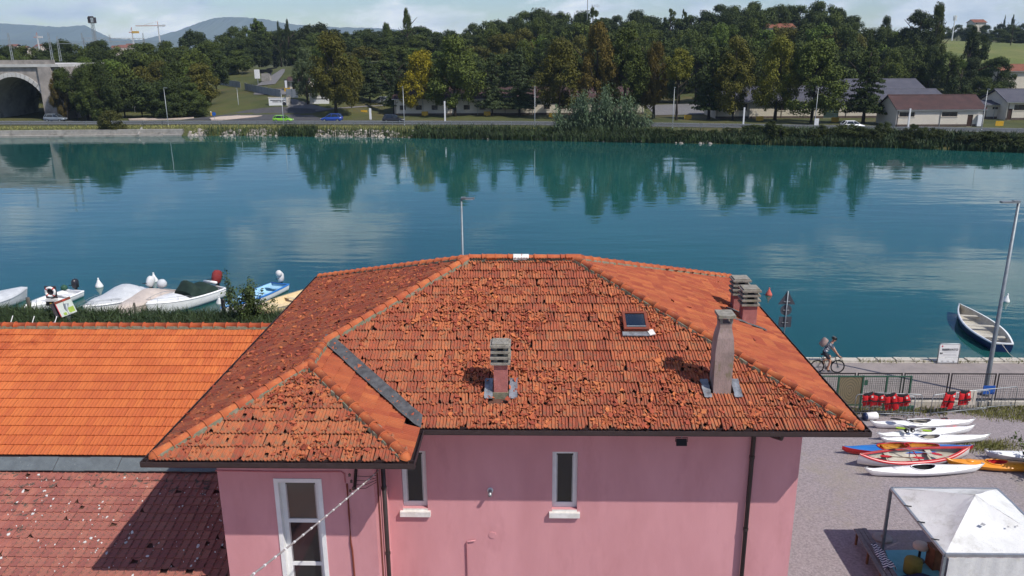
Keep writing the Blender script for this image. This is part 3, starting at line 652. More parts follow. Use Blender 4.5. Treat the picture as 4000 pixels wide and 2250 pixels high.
mb.bb(wx0, wx0+.10, yy-.02, yy+.16, 1.0, wwa.z); mb.bb(wx1-.10, wx1, yy-.02, yy+.16, 1.0, wwa.z); mb.bb(wx0+.10, wx1-.10, yy-.02, yy+.16, wwa.z-.10, wwa.z); mb.build('window_surround', ['white_paint'], house, world=True)
# --- downpipes
p = gy(2945, 1712, WYF-.10); mb = MB(); X = p.x
mb.tube([(X+.36, YF+.0, ZE-.10), (X+.36, YF+.05, ZE-.22), (X+.30, YF+.35, ZE-.32), (X+.05, WYF-.2, ZE-.38), (X, WYF-.09, ZE-.50), (X, WYF-.09, GZ)], .055, 10); d_ = mb.build('downpipe', ['pipe_brown'], house, True, world=True)
for z in (ZE-1.2, ZE-3.2, ZE-5.2): MB().tube([(X, WYF-.09, z), (X, WYF-.09, z+.06)], .068, 10).build('pipe_clip', ['pipe_brown'], d_, world=True)
mb = MB(); X = WXW+.10; mb.tube([(X, WYW+.62, ZE-.12), (X, WYW+.62, GZ)], .055, 10); d_ = mb.build('downpipe', ['pipe_brown'], house, True, world=True)
for z in (ZE-1.6, ZE-3.4): MB().tube([(X, WYW+.62, z), (X, WYW+.62, z+.06)], .068, 10).build('pipe_clip', ['pipe_brown'], d_, world=True)
MB().tube([(WXW+.03, WYW+.30, ZE-.12), (WXW+.03, WYW+.30, GZ)], .018, 6).build('conduit', ['plank_red'], house, world=True)
# --- wall fittings
p = gy(1915, 1914, WYF); mb = MB(); mb.tube([p+Vector((0, .02, 0)), p-Vector((0, .04, 0))], .075, 16); fl = mb.build('vent_flue', ['white_paint'], house, True, world=True)
MB().tube([p-Vector((0, .03, 0)), p-Vector((0, .22, .03))], .045, 12).build('flue_tip', ['galv'], fl, True, world=True)
p = gy(1924, 2090, WYF); MB().tube([p+Vector((0, .02, 0)), p-Vector((0, .014, 0))], .092, 20).build('vent_cover', ['pink'], house, world=True)
a, c, e = gy(1855, 2112, WYF-.03), gy(1823, 2115, WYF-.03), None
MB().tube([(a.x, WYF, a.z), (a.x, WYF-.03, a.z), (c.x+.02, WYF-.03, c.z), (c.x, WYF-.03, c.z-.03), (c.x, WYF-.03, GZ)], .018, 8).build('gas_pipe', ['pink'], house, True, world=True)
p = gy(2662, 1728, WYF-.45); fl = MB(); fl.box(p, (.24, .10, .17), rx=-.5); fo = fl.build('floodlight', ['black'], house, world=True)
MB().tube([(p.x-.14, p.y, p.z+.02), (p.x-.14, p.y, p.z+.12), (p.x+.14, p.y, p.z+.12), (p.x+.14, p.y, p.z+.02)], .011, 6).build('floodlight_bracket', ['black'], fo, world=True)
MB().tube([(p.x, p.y, p.z+.12), (p.x, p.y, ZE-.11)], .012, 6).build('floodlight_hanger', ['galv'], fo, world=True)
# electric bracket on the wing with insulators
p = gy(1385, 1865, WYW-.05); br = MB(); br.beam(p+Vector((-.02, .02, -.30)), p+Vector((.05, -.03, .22)), .05, .05); brk = br.build('cable_bracket', ['black'], house, world=True)
for k, (dx, dz) in enumerate(((-.09, .10), (-.06, -.06), (-.03, -.24), (-.10, -.30))):
    MB().lathe([(.012, -.03), (.035, -.02), (.022, 0), (.035, .02), (.01, .05)], p+Vector((dx, -.08, dz)), 8).build('insulator', ['insulator'], brk, True, world=True)
q = gy(1470, 1862, WYW-.06)
for dz in (.06, -.06, -.17, -.27): MB().tube([p+Vector((0, -.03, dz)), p.lerp(q, .5)+Vector((0, -.04, dz*.9-.02)), q+Vector((0, 0, dz*.5))], .007, 5).build('loose_wire', ['black'], brk, world=True)
a, c = gy(1355, 1890, WYW-.02), gy(1376, 2150, WYW-.02)
MB().tube([a, (a.x, a.y, a.z-.8), (c.x-.02, c.y, c.z+.2), c, (c.x+.04, c.y, GZ)], .022, 7).build('wall_cable', ['board_brown'], house, world=True)
a, c = gy(842, 1838, WYW-.015), gy(1345, 1842, WYW-.015)
MB().tube([a, a.lerp(c, .5)-Vector((0, 0, .02)), c-Vector((.08, 0, 0)), c-Vector((0, 0, .06)), c-Vector((0, 0, .28))], .018, 6).build('wall_cable', ['pink_trim'], house, world=True)
# --- chimneys
def chimney(cx, cy_, w, d, z0, z1, face, body='chimney_pink', caps=4, capw=.07):
    mb = MB(); mb.bb(cx-w/2, cx+w/2, cy_-d/2, cy_+d/2, z0, z1); c = mb.build('chimney', [body], house, world=True)
    z = z1
    for k in range(caps):
        s_ = MB(); h = .055; ov = capw+(.012 if k % 2 else 0)
        s_.bb(cx-w/2-ov, cx+w/2+ov, cy_-d/2-ov, cy_+d/2+ov, z, z+h); s_.build('cap_slab', ['cap_concrete'], c, world=True)
        if k < caps-1:
            s_ = MB()
            for sx in (-1, 1):
                for sy in (-1, 1): s_.box((cx+sx*w*.36, cy_+sy*d*.36, z+h+.045), (.09, .09, .09))
            s_.box((cx, cy_, z+h+.045), (w*.62, d*.62, .088), mi=1)
            s_.build('cap_spacer', ['cap_concrete', 'dark_int'], c, world=True)
        z += h+.09
    s_ = MB(); s_.bb(cx-w/2-.03, cx+w/2+.03, cy_-d/2-.03, cy_+d/2+.03, z-.09, z-.05); s_.build('cap_slab', ['cap_concrete'], c, world=True)
    return c
def flashing(par, x0, x1, y0, y1, k, sgn=1):
    mb = MB(); N = 8; rr = random.Random(int(x0*100)); rows = []
    for i in range(N+1):
        y = y0+(y1-y0)*i/N; rows.append([(x0+(x1-x0)*t+rr.uniform(-.012, .012), y, roofz(k, x0+(x1-x0)*t, y)+.085+.02*sin(t*9)+rr.uniform(-.006, .01)) for t in (0, .33, .66, 1)])
    mb.grid(rows); mb.build('lead_flashing', ['lead'], par, True, world=True)
c1 = chimney(-.74, 17.89, .33, .33, roofz('front', 0, 17.55), 8.80, 'front')
for s_ in (-1, 1): flashing(c1, -.74+s_*.20, -.74+s_*.40, 17.55, 18.2, 'front')
MB().bb(-.74-.185, -.74+.185, 17.69, 18.08, 7.9, roofz('front', 0, 17.66)+.12).build('mortar_collar', ['mortar'], c1, world=True)
# tall tapered chimney
def tapered(cx, cy_, z0, z1):
    mb = MB(); prof = [(.21, .23, z0), (.22, .235, z0+(z1-z0)*.55), (.19, .21, z0+(z1-z0)*.72), (.14, .16, z0+(z1-z0)*.84), (.14, .16, z0+(z1-z0)*.90)]
    rows = [[(cx-a, cy_-b_, z), (cx+a, cy_-b_, z), (cx+a, cy_+b_, z), (cx-a, cy_+b_, z)] for a, b_, z in prof]
    mb.grid(rows, closed=True); mb.poly(rows[-1]); c = mb.build('chimney', ['chimney_plaster'], house, world=True)
    z = z0+(z1-z0)*.90
    s_ = MB()
    for sx in (-1, 1):
        for sy in (-1, 1): s_.box((cx+sx*.12, cy_+sy*.14, z+.07), (.06, .06, .14))
    s_.build('cap_post', ['cap_concrete'], c, world=True)
    s_ = MB(); s_.bb(cx-.20, cx+.20, cy_-.24, cy_+.24, z+.14, z+.21); s_.build('cap_slab', ['cap_concrete'], c, world=True)
    return c
c2 = tapered(4.565, 18.04, roofz('front', 0, 17.7), gy(2835, 1225, 18.0).z)
for s_ in (-1, 1): flashing(c2, 4.565+s_*.27, 4.565+s_*.46, 17.62, 18.2, 'front')
nR = Vector((SL, 0, 1)).normalized(); p0R = (XR, 20, ZE)
for px, py, pt in ((2922, 1262, 1122), (2886, 1218, 1083)):
    p = gpl(px, py, p0R, nR); t = gy(px+8, pt, p.y).z
    c = chimney(p.x, p.y+.1, .42, .42, p.z-.25, t-.55, 'right', caps=4, capw=.06)
    mb = MB(); mb.grid([[(p.x-.48+.95*i/4, p.y-.42+.1*j, roofz('right', p.x-.48+.95*i/4, 0)+.075+.015*((i+j) % 2)) for j in range(3)] for i in range(5)]); mb.build('lead_flashing', ['felt'], c, world=True)
# --- roof window
cx, cyk = 2.74, 20.17; z0 = roofz('front', cx, cyk); E_ = Matrix.Translation((cx, cyk, z0+.06)) @ Euler((math.atan(SL), 0, 0)).to_matrix().to_4x4()
mb = MB()
for x, y, w, h in ((-.29, 0, .07, .72), (.29, 0, .07, .72), (0, .325, .51, .07), (0, -.325, .51, .07)): mb.box((x, y, .07), (w, h, .16))
sk = mb.xf(E_).build('roof_window', ['board_brown'], house, world=True)
MB().box((0, 0, .12), (.51, .58, .012)).xf(E_).build('pane', ['skylight_pane'], sk, world=True)
q = MB(); q.box((0, -.25, .145), (.50, .035, .02)); q.xf(E_).build('pane_rail', ['galv'], sk, world=True)
q = MB(); q.box((-.02, -.44, .04), (.70, .16, .03)); q.xf(E_).build('lead_apron', ['lead'], sk, world=True)
q = MB(); q.box((.38, -.40, .06), (.16, .2, .03), rz=.3); q.xf(E_).build('lead_flap', ['white_sill'], sk, world=True)
# ------------------------------------------------------------------ neighbour with the new orange roof
OY0, OZ0, OY1, OZ1 = 20.6, 4.80, 25.8, 6.85; OX0, OX1 = -24.0, WXL-.02
OSL = (OZ1-OZ0)/(OY1-OY0)
orange = thing('orange_roof_house', 'low house with clean new orange tile roof left of the pink house', 'house', (-15, 25.8, GZ))
mb = MB(); mb.poly([(OX0, OY0, OZ0-.05), (OX1, OY0, OZ0-.05), (OX1, OY1, OZ1-.05), (OX0, OY1, OZ1-.05)]); mb.poly([(OX0, OY1, OZ1-.05), (OX1, OY1, OZ1-.05), (OX1, 2*OY1-OY0, OZ0-.05), (OX0, 2*OY1-OY0, OZ0-.05)])
oroof = mb.build('roof', ['deck'], orange, world=True)
OPROF = [(0, .012), (.08, .026), (.16, .012), (.30, .008), (.42, .020), (.55, .020), (.66, .008), (.84, .008), (1.0, .012)]
OS = tile_set(.235, .373, 5, prof=OPROF, lip=.03, lift=.036)
def ofill(zfun, pl, u, v): return lay_tiles(pl, u, v, OSL, zfun, .235, .373, OS, 0, random.Random(5), jit=.002, tilt=.003)
ot = ofill(lambda x, y: OZ0+(y-OY0)*OSL, [(OX0, OY0-.05), (OX1-.05, OY0-.05), (OX1-.05, OY1-.02), (OX0, OY1-.02)], (1, 0), (0, 1))
ot.sort(key=lambda t: t[0].translation.y+.02*abs(t[0].translation.x+11) if t[0].translation.x > -16 else 99)
place_tiles(ot, OS, 'tile_orange', oroof, orange, 300, 'roof_tile', 'roof_tile_field')
place_tiles(ofill(lambda x, y: OZ0+(2*OY1-OY0-y)*OSL, [(OX1-.05, 2*OY1-OY0), (OX0, 2*OY1-OY0), (OX0, OY1), (OX1-.05, OY1)], (-1, 0), (0, -1)), OS, 'tile_orange', oroof, orange, 0, 'roof_tile', 'roof_tile_field_back')
RO = ridge_meshes(.125, .110, .41, 'ridge_orange', lip=.022)
lay_ridge((OX1, OY1, OZ1+.02), (OX0, OY1, OZ1+.02), RO, oroof, orange, L=.41)
mb = MB(); mb.bb(OX0+.4, OX1+.02, OY0+.5, 2*OY1-OY0-.5, GZ, OZ0-.1); mb.build('wall', ['pink'], orange, world=True)
mb = MB()
for x in (OX0+.4, OX1): mb.poly([(x, OY0+.5, OZ0-.1), (x, 2*OY1-OY0-.5, OZ0-.1), (x, OY1, OZ1-.1)])
mb.build('gable', ['pink'], orange, world=True)
MB().prism(GP, (OX0, OY0-.09, OZ0+.0), (OX1, OY0-.09, OZ0+.0)).build('gutter', ['gutter'], orange, world=True)
# ------------------------------------------------------------------ lean-to with the old mauve tile roof
LY1, LZ1, LSL = 20.28, 4.44, .26
lean = thing('old_tile_lean_to', 'lean-to roof of old mauve tiles with white lichen spots', 'outbuilding', (-13, 16, GZ))
LX0, LX1, LY0 = -24, WXL-.0, 8.0
lz = lambda x, y: LZ1-(LY1-y)*LSL
mb = MB(); mb.poly([(LX0, LY0, lz(0, LY0)-.05), (LX1, LY0, lz(0, LY0)-.05), (LX1, LY1, LZ1-.05), (LX0, LY1, LZ1-.05)]); lroof = mb.build('roof', ['deck'], lean, world=True)
LPROF = [(0, .004), (.05, .030), (.13, .030), (.18, .006), (.5, .004), (.90, .006), (.96, .012), (1.0, .012)]
LS = tile_set(.215, .30, 9, prof=LPROF, lip=.02, lift=.03)
lt = lay_tiles([(LX0, LY0), (LX1, LY0), (LX1, LY1), (LX0, LY1)], (1, 0), (0, 1), LSL, lz, .215, .30, LS, .06, random.Random(6), jit=.004, tilt=.01)
LT = []
for mtx, key, r_ in lt:   # straight joints: rows are not staggered on this roof
    if r_ % 2: mtx = Matrix.Translation((-.1075, 0, 0)) @ mtx
    LT.append((mtx, key, r_))
LT.sort(key=lambda t: 0 if (-13.4 < t[0].translation.x < -7 and 16.2 < t[0].translation.y < 19.9) else 1)
place_tiles(LT, LS, 'tile_old', lroof, lean, 300, 'roof_tile', 'roof_tile_field')
mb = MB(); rr = random.Random(8)
for k in range(900):   # lichen crusts, a few centimetres across
    x = rr.uniform(-17.5, -7.3); y = rr.uniform(14.6, 20.1); s_ = rr.choice((.007, .009, .011, .014, .018, .022, .028, .042))
    if smooth_noise(x*1.9, y*2.3, 4)+.5*smooth_noise(x*5, y*6, 1) < rr.uniform(-.55, .45): continue
    nn = rr.choice((4, 5, 6)); a0 = rr.uniform(0, 6); el = rr.uniform(.4, 1.0)
    c = Vector((x, y, lz(x, y)+.042)); pts = []
    for i in range(nn):
        a = a0+2*pi*i/nn; r_ = s_*rr.uniform(.5, 1.3); dx, dy = cos(a)*r_, sin(a)*r_*el*1.6; pts.append(c+Vector((dx, dy, dy*LSL+.004)))
    b_ = len(mb.v); mb.v += [tuple(c+Vector((0, 0, .010)))]+[tuple(p) for p in pts]+[tuple(p-Vector((0, 0, .02))) for p in pts]
    for i in range(nn): j = (i+1) % nn; mb.face((b_, b_+1+i, b_+1+j)); mb.face((b_+1+i, b_+1+nn+i, b_+1+nn+j, b_+1+j))
lc = mb.build('lichen_spots', ['lichen'], lean, world=True); lc['kind'] = 'stuff'
mb = MB(); mb.bb(LX0+.3, LX1-.01, LY0+.4, LY1, GZ, lz(0, LY0)-.1); mb.build('wall', ['pink'], lean, world=True)
# slate flashing between the two roofs, laid in sheets
for i in range(18):
    x0 = LX1-.01-i*.92; m_ = MB(); w = .915; zz = .012*(i % 2)
    m_.poly([(x0, LY1+.16, LZ1+.34+zz), (x0-w, LY1+.16, LZ1+.34+zz), (x0-w-.06, LY1-.14, LZ1+.075+zz), (x0-.06, LY1-.14, LZ1+.075+zz)][::-1]); m_.poly([(x0-.06, LY1-.14, LZ1+.075+zz), (x0-w-.06, LY1-.14, LZ1+.075+zz), (x0-w-.06, LY1-.14, LZ1+.05+zz), (x0-.06, LY1-.14, LZ1+.05+zz)][::-1]); m_.build('flashing_sheet', ['slate'], lroof, world=True)
# ------------------------------------------------------------------ overhead cable to the wing
a, c = gy(1478, 1838, WYW-.08), gz(960, 2250, 5.2)
a = Vector(a); e = a+(gy(955, 2252, 9.5)-a)*1.35
MB().tube([a.lerp(e, t)-Vector((0, 0, .35*t*(1-t))) for t in [i/16 for i in range(17)]], .016, 6).build('overhead_cable', ['cable'], None, True, label='grey electric cable running from the wing eave down to the lower left', cat='cable')
cabl = bpy.data.objects['overhead_cable']; lc0 = cabl.location
for i in range(2, 44): 
    t = i/48; p = a.lerp(e, t)-Vector((0, 0, .35*t*(1-t))); q = a.lerp(e, t+.004)-Vector((0, 0, .35*(t+.004)*(1-t-.004)))
    if i % 2 == 0:
        m_ = MB(); m_.tube([p-lc0, q-lc0], .021, 6); m_.build('cable_tie', ['white_paint'], cabl)
# ------------------------------------------------------------------ kayaks and canoes on the gravel
def hull_rows(L, B, D, tips, N=20, sec=6, rocker=.06, sheer=.12, fine=1.7, lo=0, hi=pi):
    rows = []
    for i in range(N+1):
        t = -1+2*i/N; bw = B/2*max(.012, (1-abs(t)**fine)); kz = rocker*abs(t)**3+tips*max(0, abs(t)-.8)**2*9; sz = D+sheer*abs(t)**2.5
        rows.append((t*L/2, bw, kz, sz))
    return rows
def kayak(label, deck, hull, p0, p1, B=.60, D=.30, ck=(.05, .42, .20), ckmat='dark_int', rim=None, group='kayaks and canoes lying on the gravel', hatch=True, name='kayak', tips=.9, roll=0.0, cks=None):
    c = (p0+p1)/2; d = p1-p0; L = d.length*1.0; rz_ = atan2(d.y, d.x)
    t = thing(name, label, 'kayak' if name == 'kayak' else 'canoe', (c.x, c.y, GZ), rz_, group); t.rotation_euler = (roll, 0, rz_)
    R_ = hull_rows(L, B, D, tips, N=28, rocker=.03, sheer=.10); q = MB(); rows = []
    for x, bw, kz, sz in R_: rows.append([(x, bw*a, kz+(sz-kz)*h*.72) for a, h in ((1, 1), (.97, .75), (.82, .38), (.5, .1), (0, 0), (-.5, .1), (-.82, .38), (-.97, .75), (-1, 1))])
    q.grid(rows); q.build('hull', [hull], t, True)
    holes = cks or [ck]; q = MB(); dr = []; S_ = 10
    fine = []
    for j in range(len(R_)-1):
        for s_ in range(3):
            f = s_/3; a, b_ = R_[j], R_[j+1]; fine.append(tuple(a[k]+(b_[k]-a[k])*f for k in range(4)))
    fine.append(R_[-1])
    for x, bw, kz, sz in fine:
        z0 = kz+(sz-kz)*.72; crown = (.085+.05*exp(-((x-holes[0][0]-.5)/.7)**2))*min(1, bw/(B*.25)); dr.append([(x, bw*(1-2*k/S_), z0+crown*(1-(1-2*k/S_)**2)) for k in range(S_+1)])
    b0 = len(q.v); n_ = S_+1
    for r_ in dr: q.v += r_
    for i in range(len(dr)-1):
        for k in range(S_):
            mx = (dr[i][k][0]+dr[i+1][k][0])/2; my = (dr[i][k][1]+dr[i][k+1][1])/2
            if any(((mx-h[0])/h[1])**2+(my/h[2])**2 < 1 for h in holes): continue
            q.face((b0+i*n_+k, b0+(i+1)*n_+k, b0+(i+1)*n_+k+1, b0+i*n_+k+1))
    q.build('deck', [deck], t, True)
    dz = lambda x, y: (lambda xx, bw, kz, sz: kz+(sz-kz)*.72+(.085+.05*exp(-((xx-holes[0][0]-.5)/.7)**2))*min(1, bw/(B*.25))*(1-min(1, abs(y)/max(bw, .01))**2))(*min(fine, key=lambda f: abs(f[0]-x)))
    for h in holes:
        pts = [(h[0]+cos(a)*h[1]*1.04, sin(a)*h[2]*1.04, dz(h[0]+cos(a)*h[1], sin(a)*h[2])+.012) for a in [2*pi*k/22 for k in range(22)]]
        MB().tube(pts, .022, 6, closed=True).build('cockpit_rim', [rim or deck], t, True)
        q = MB(); rows = []
        for r_, zf in ((1.03, 1), (.95, .55), (.6, .12), (.0, .08)): rows.append([(h[0]+cos(a)*h[1]*r_, sin(a)*h[2]*r_, max(.04, zf*dz(h[0]+cos(a)*h[1], sin(a)*h[2]))) for a in [2*pi*k/22 for k in range(22)]])
        q.grid(rows, closed=True, flip=True); q.build('cockpit_well', [ckmat], t, True)
        q = MB(); q.box((h[0]-h[1]*.55, 0, .20), (.05, h[2]*1.5, .20), ry=-.25); q.box((h[0]-h[1]*.1, 0, .11), (h[1]*.9, h[2]*1.4, .05)); q.build('seat', ['black' if ckmat == 'dark_int' or ckmat == 'hull_in' else ckmat], t)
    if hatch:
        x0, x1 = holes[0][0]+holes[0][1]+.15, holes[0][0]+holes[0][1]+.85
        z = lambda x, y: dz(x, y)+.012
        MB().tube([(x0, -.16, z(x0, -.16)), (x1, .12, z(x1, .12))], .006, 4).build('deck_line', ['text_dark'], t); MB().tube([(x0, .16, z(x0, .16)), (x1, -.12, z(x1, -.12))], .006, 4).build('deck_line', ['text_dark'], t)
        xh = holes[0][0]-holes[0][1]-.55; q = MB(); q.lathe([(.0, 0), (.17, 0), (.17, .012), (.0, .016)], (xh, 0, dz(xh, 0)-.01), 16, sx=1.2, sy=.75); q.build('hatch', [deck], t, True)
    for s_ in (-1, 1): MB().tube([(s_*(L/2-.02), 0, .36), (s_*(L/2-.14), 0, .40)], .02, 6).build('end_toggle', ['text_grey'], t)
    return t
TZ = GZ+.34
kayak('white kayak with black paddle on deck, nearest the barriers', 'gel_white', 'gel_white', gz(3398, 1645, TZ), gz(3811, 1637, TZ), ck=(-.15, .50, .21), ckmat='hull_in')
kayak('white kayak with green paddle and small black wheels on deck', 'gel_white', 'gel_white', gz(3424, 1692, TZ), gz(3810, 1661, TZ), ck=(-.05, .46, .20), ckmat='hull_in')
kayak('white kayak touching the blue canoe, partly hidden behind it', 'gel_white', 'gel_white', gz(3436, 1709, TZ), gz(3870, 1696, TZ), ck=(-.25, .42, .19), ckmat='hull_in')
kayak('white kayak lying in front of the red and white canoe', 'gel_white', 'gel_white', gz(3376, 1829, TZ), gz(3846, 1813, TZ), B=.66, ck=(-.05, .44, .21))
kayak('orange kayak at the right edge of the gravel', 'gel_orange', 'gel_orange', gz(3690, 1799, TZ-.1), gz(4096, 1822, TZ-.1), ck=(-.0, .38, .20), ckmat='gel_red', B=.66)
kayak('white kayak half hidden by the shrub at right edge', 'gel_white', 'gel_white', gz(3845, 1758, TZ), gz(4180, 1772, TZ), ck=(.3, .42, .20), hatch=False)
kayak('blue decked double canoe with red bottom and ochre inside', 'gel_blue', 'gel_red', gz(3290, 1744, TZ), gz(3802, 1740, TZ), B=.86, D=.34, ckmat='ochre', rim='gel_red', hatch=False, name='double_canoe', cks=[(-.58, .60, .31), (.55, .66, .31)], tips=.5)
# open canoe, white hull with a broad red rim
a, c = gz(3350, 1780, GZ+.45), gz(3778, 1752, GZ+.45); d = c-a; t = thing('open_canoe', 'white open canoe with broad red gunwale and paddles inside', 'canoe', ((a.x+c.x)/2, (a.y+c.y)/2, GZ), atan2(d.y, d.x), 'kayaks and canoes lying on the gravel'); t.rotation_euler = (.20, 0, atan2(d.y, d.x))
L = d.length; B = .88
def cst(t_): return (t_*L/2*(1.0), B/2*max(.015, 1-abs(t_)**2.6), .04+.10*abs(t_)**6, .36+.26*abs(t_)**3.2)
rows = []; inn = []; rim_o = []; rim_i = []
for i in range(33):
    u_ = -1+2*i/32; x, bw, kz, sz = cst(u_); xx = x*(1-.0*abs(u_))
    rows.append([(xx*(1+.02*(1-abs(2*h-1))), bw*q, kz+(sz-kz)*h) for q, h in ((1, 1), (1.02, .7), (.9, .35), (.55, .06), (0, 0), (-.55, .06), (-.9, .35), (-1.02, .7), (-1, 1))])
    bi = max(.005, bw-.035); inn.append([(xx*.985, bi*q, kz+.03+(sz-kz)*h) for q, h in ((1, .97), (.9, .4), (.55, .09), (0, .03), (-.55, .09), (-.9, .4), (-1, .97))])
MB().grid(rows).build('hull', ['gel_white'], t, True); MB().grid(inn, flip=True).build('hull_lining', ['hull_in'], t, True)
for s_ in (-1, 1):
    o_ = [Vector(r_[0 if s_ > 0 else -1]) for r_ in rows]; q = MB()
    up = [(p.x, p.y+s_*.012, p.z+.012) for p in o_]; ins = [(p.x, s_*max(.0, abs(p.y)-.115), p.z+.004) for p in o_]; dn = [(p.x, p.y+s_*.016, p.z-.055) for p in o_]
    q.grid([ins, up, dn], flip=s_ < 0); q.build('gunwale', ['gel_red'], t, True)
for x in (-.95, .75): MB().box((x, 0, .30), (.22, B*.84*(1-abs(x/(L/2))**2.6), .025)).build('thwart', ['hull_in'], t)
MB().tube([(.1, -.36, .32), (.16, .36, .32)], .02, 6).build('crossbar', ['gel_red'], t)
# paddles: things resting on the boats
def paddle(label, p0, p1, blade, shaft='text_dark', L=2.1, roll=0):
    p0 = Vector(p0); p1 = Vector(p1); d = (p1-p0); c = (p0+p1)/2; t = thing('paddle', label, 'paddle', c, atan2(d.y, d.x)); h = d.length/2; pit = math.asin(d.z/d.length); t.rotation_euler = (roll, -pit, atan2(d.y, d.x))
    MB().tube([(-h+.35, 0, 0), (h-.35, 0, 0)], .016, 8).build('shaft', [shaft], t, True)
    for s_ in (-1, 1):
        q = MB(); pr_ = [(0, .02), (.06, .055), (.2, .09), (.33, .085), (.42, .05), (.45, .0)]
        up = [(s_*(h-.43+x), w, .012) for x, w in pr_]; lo = [(s_*(h-.43+x), -w, .012) for x, w in pr_]; md = [(s_*(h-.43+x), 0, -.01) for x, w in pr_]
        q.grid([up, md, lo]); q.grid([[(a_, b_, c_-.01) for a_, b_, c_ in r_] for r_ in (up, md, lo)], flip=True); q.build('blade', [blade if isinstance(blade, str) else blade[s_ > 0]], t, True)
    return t
zz = GZ+.50
paddle('black bladed paddle lying across the first white kayak', gz(3480, 1635, zz+.02), gz(3620, 1650, zz), 'paddle_black', L=2)
paddle('paddle with lime green blade on the second white kayak', gz(3500, 1671, zz), gz(3640, 1685, zz), 'paddle_green', 'white_paint')
paddle('paddle with ochre blade laid from blue canoe into white canoe', gz(3468, 1744, zz+.06), gz(3680, 1778, zz-.02), ('ochre', 'gel_red'), 'text_grey')
paddle('paddle with red blade lying inside the white canoe', gz(3440, 1782, zz-.16), gz(3610, 1790, zz-.18), 'gel_red', 'wood_brown')
# small two wheeled trolley on the kayak
p = gz(3552, 1686, GZ+.42); t = thing('kayak_trolley', 'small black two wheeled trolley lying on the white kayak', 'trolley', p, .2)
for s_ in (-1, 1):
    w_ = MB(); w_.tube([(s_*.13, -.05, .05), (s_*.13, .05, .05)], .085, 14); o = w_.build('wheel', ['rubber'], t, True); MB().tube([(s_*.13, -.056, .05), (s_*.13, .056, .05)], .035, 10).build('hub', ['white_paint'], o)
MB().tube([(-.13, 0, .05), (.13, 0, .05)], .015, 6).build('axle', ['galv'], t); MB().tube([(-.1, 0, .06), (-.05, .25, .10), (.08, .25, .10), (.1, 0, .06)], .012, 6).build('handle', ['black'], t)
p = gz(3391, 1640, GZ); t = thing('lying_drum', 'white plastic drum with dark blue end lying on its side', 'drum', p, .15)
MB().tube([(-.12, 0, .17), (-.1, 0, .17), (.36, 0, .17), (.38, 0, .17)], [.155, .17, .17, .15], 16).build('body', ['white_paint'], t, True); MB().tube([(-.22, 0, .17), (-.12, 0, .17)], [.15, .17], 16).build('lid', ['gel_navy'], t, True)
# ------------------------------------------------------------------ fence, gate, barriers
FY = 33.25
f = thing('mesh_fence', 'dark metal mesh fence on a low concrete wall beside the promenade', 'fence', (15, FY, GZ))
x0f, x1f = 5.9, 34.2
MB().bb(x0f, x1f, FY-.16, FY+.16, GZ-.1, GZ+.24).build('base_wall', ['kerb_stone'], f, world=True)
bay = 2.05; xx0 = gy(3342, 1500, FY).x-3*bay
wire = MB(); ww, hh = bay-.16, 1.17
for i in range(22): wire.beam((i*ww/21, 0, 0), (i*ww/21, 0, hh), .007, .007)
for i in range(14): wire.beam((0, 0, i*hh/13), (ww, 0, i*hh/13), .007, .007)
wire_me = wire.mesh('wire_mesh', ['fence_dark'])
for i in range(12):
    x = xx0+i*bay
    for s_ in (-.065, .065): MB().bb(x+s_-.022, x+s_+.022, FY-.022, FY+.022, GZ+.24, GZ+1.54).build('post', ['fence_dark'], f, world=True)
    o = obj('wire_mesh', wire_me, f); o.location = Vector((x+.085, FY, GZ+.32))-f.location
    MB().bb(x+.09, x+bay-.09, FY-.02, FY+.02, GZ+1.49, GZ+1.535).build('rail', ['fence_dark'], f, world=True); MB().bb(x+.09, x+bay-.09, FY-.02, FY+.02, GZ+.28, GZ+.315).build('rail', ['fence_dark'], f, world=True)
GYY = 32.75; gt_ = thing('green_gate', 'green framed gate with a bare plywood panel and wire bays', 'gate', (11.5, GYY, GZ))
gx = [gy(px, 1530, GYY).x for px in (3176, 3271, 3366, 3459, 3552)]
for x in gx: MB().bb(x-.035, x+.035, GYY-.035, GYY+.035, GZ, GZ+1.62).build('post', ['gate_green'], gt_, world=True)
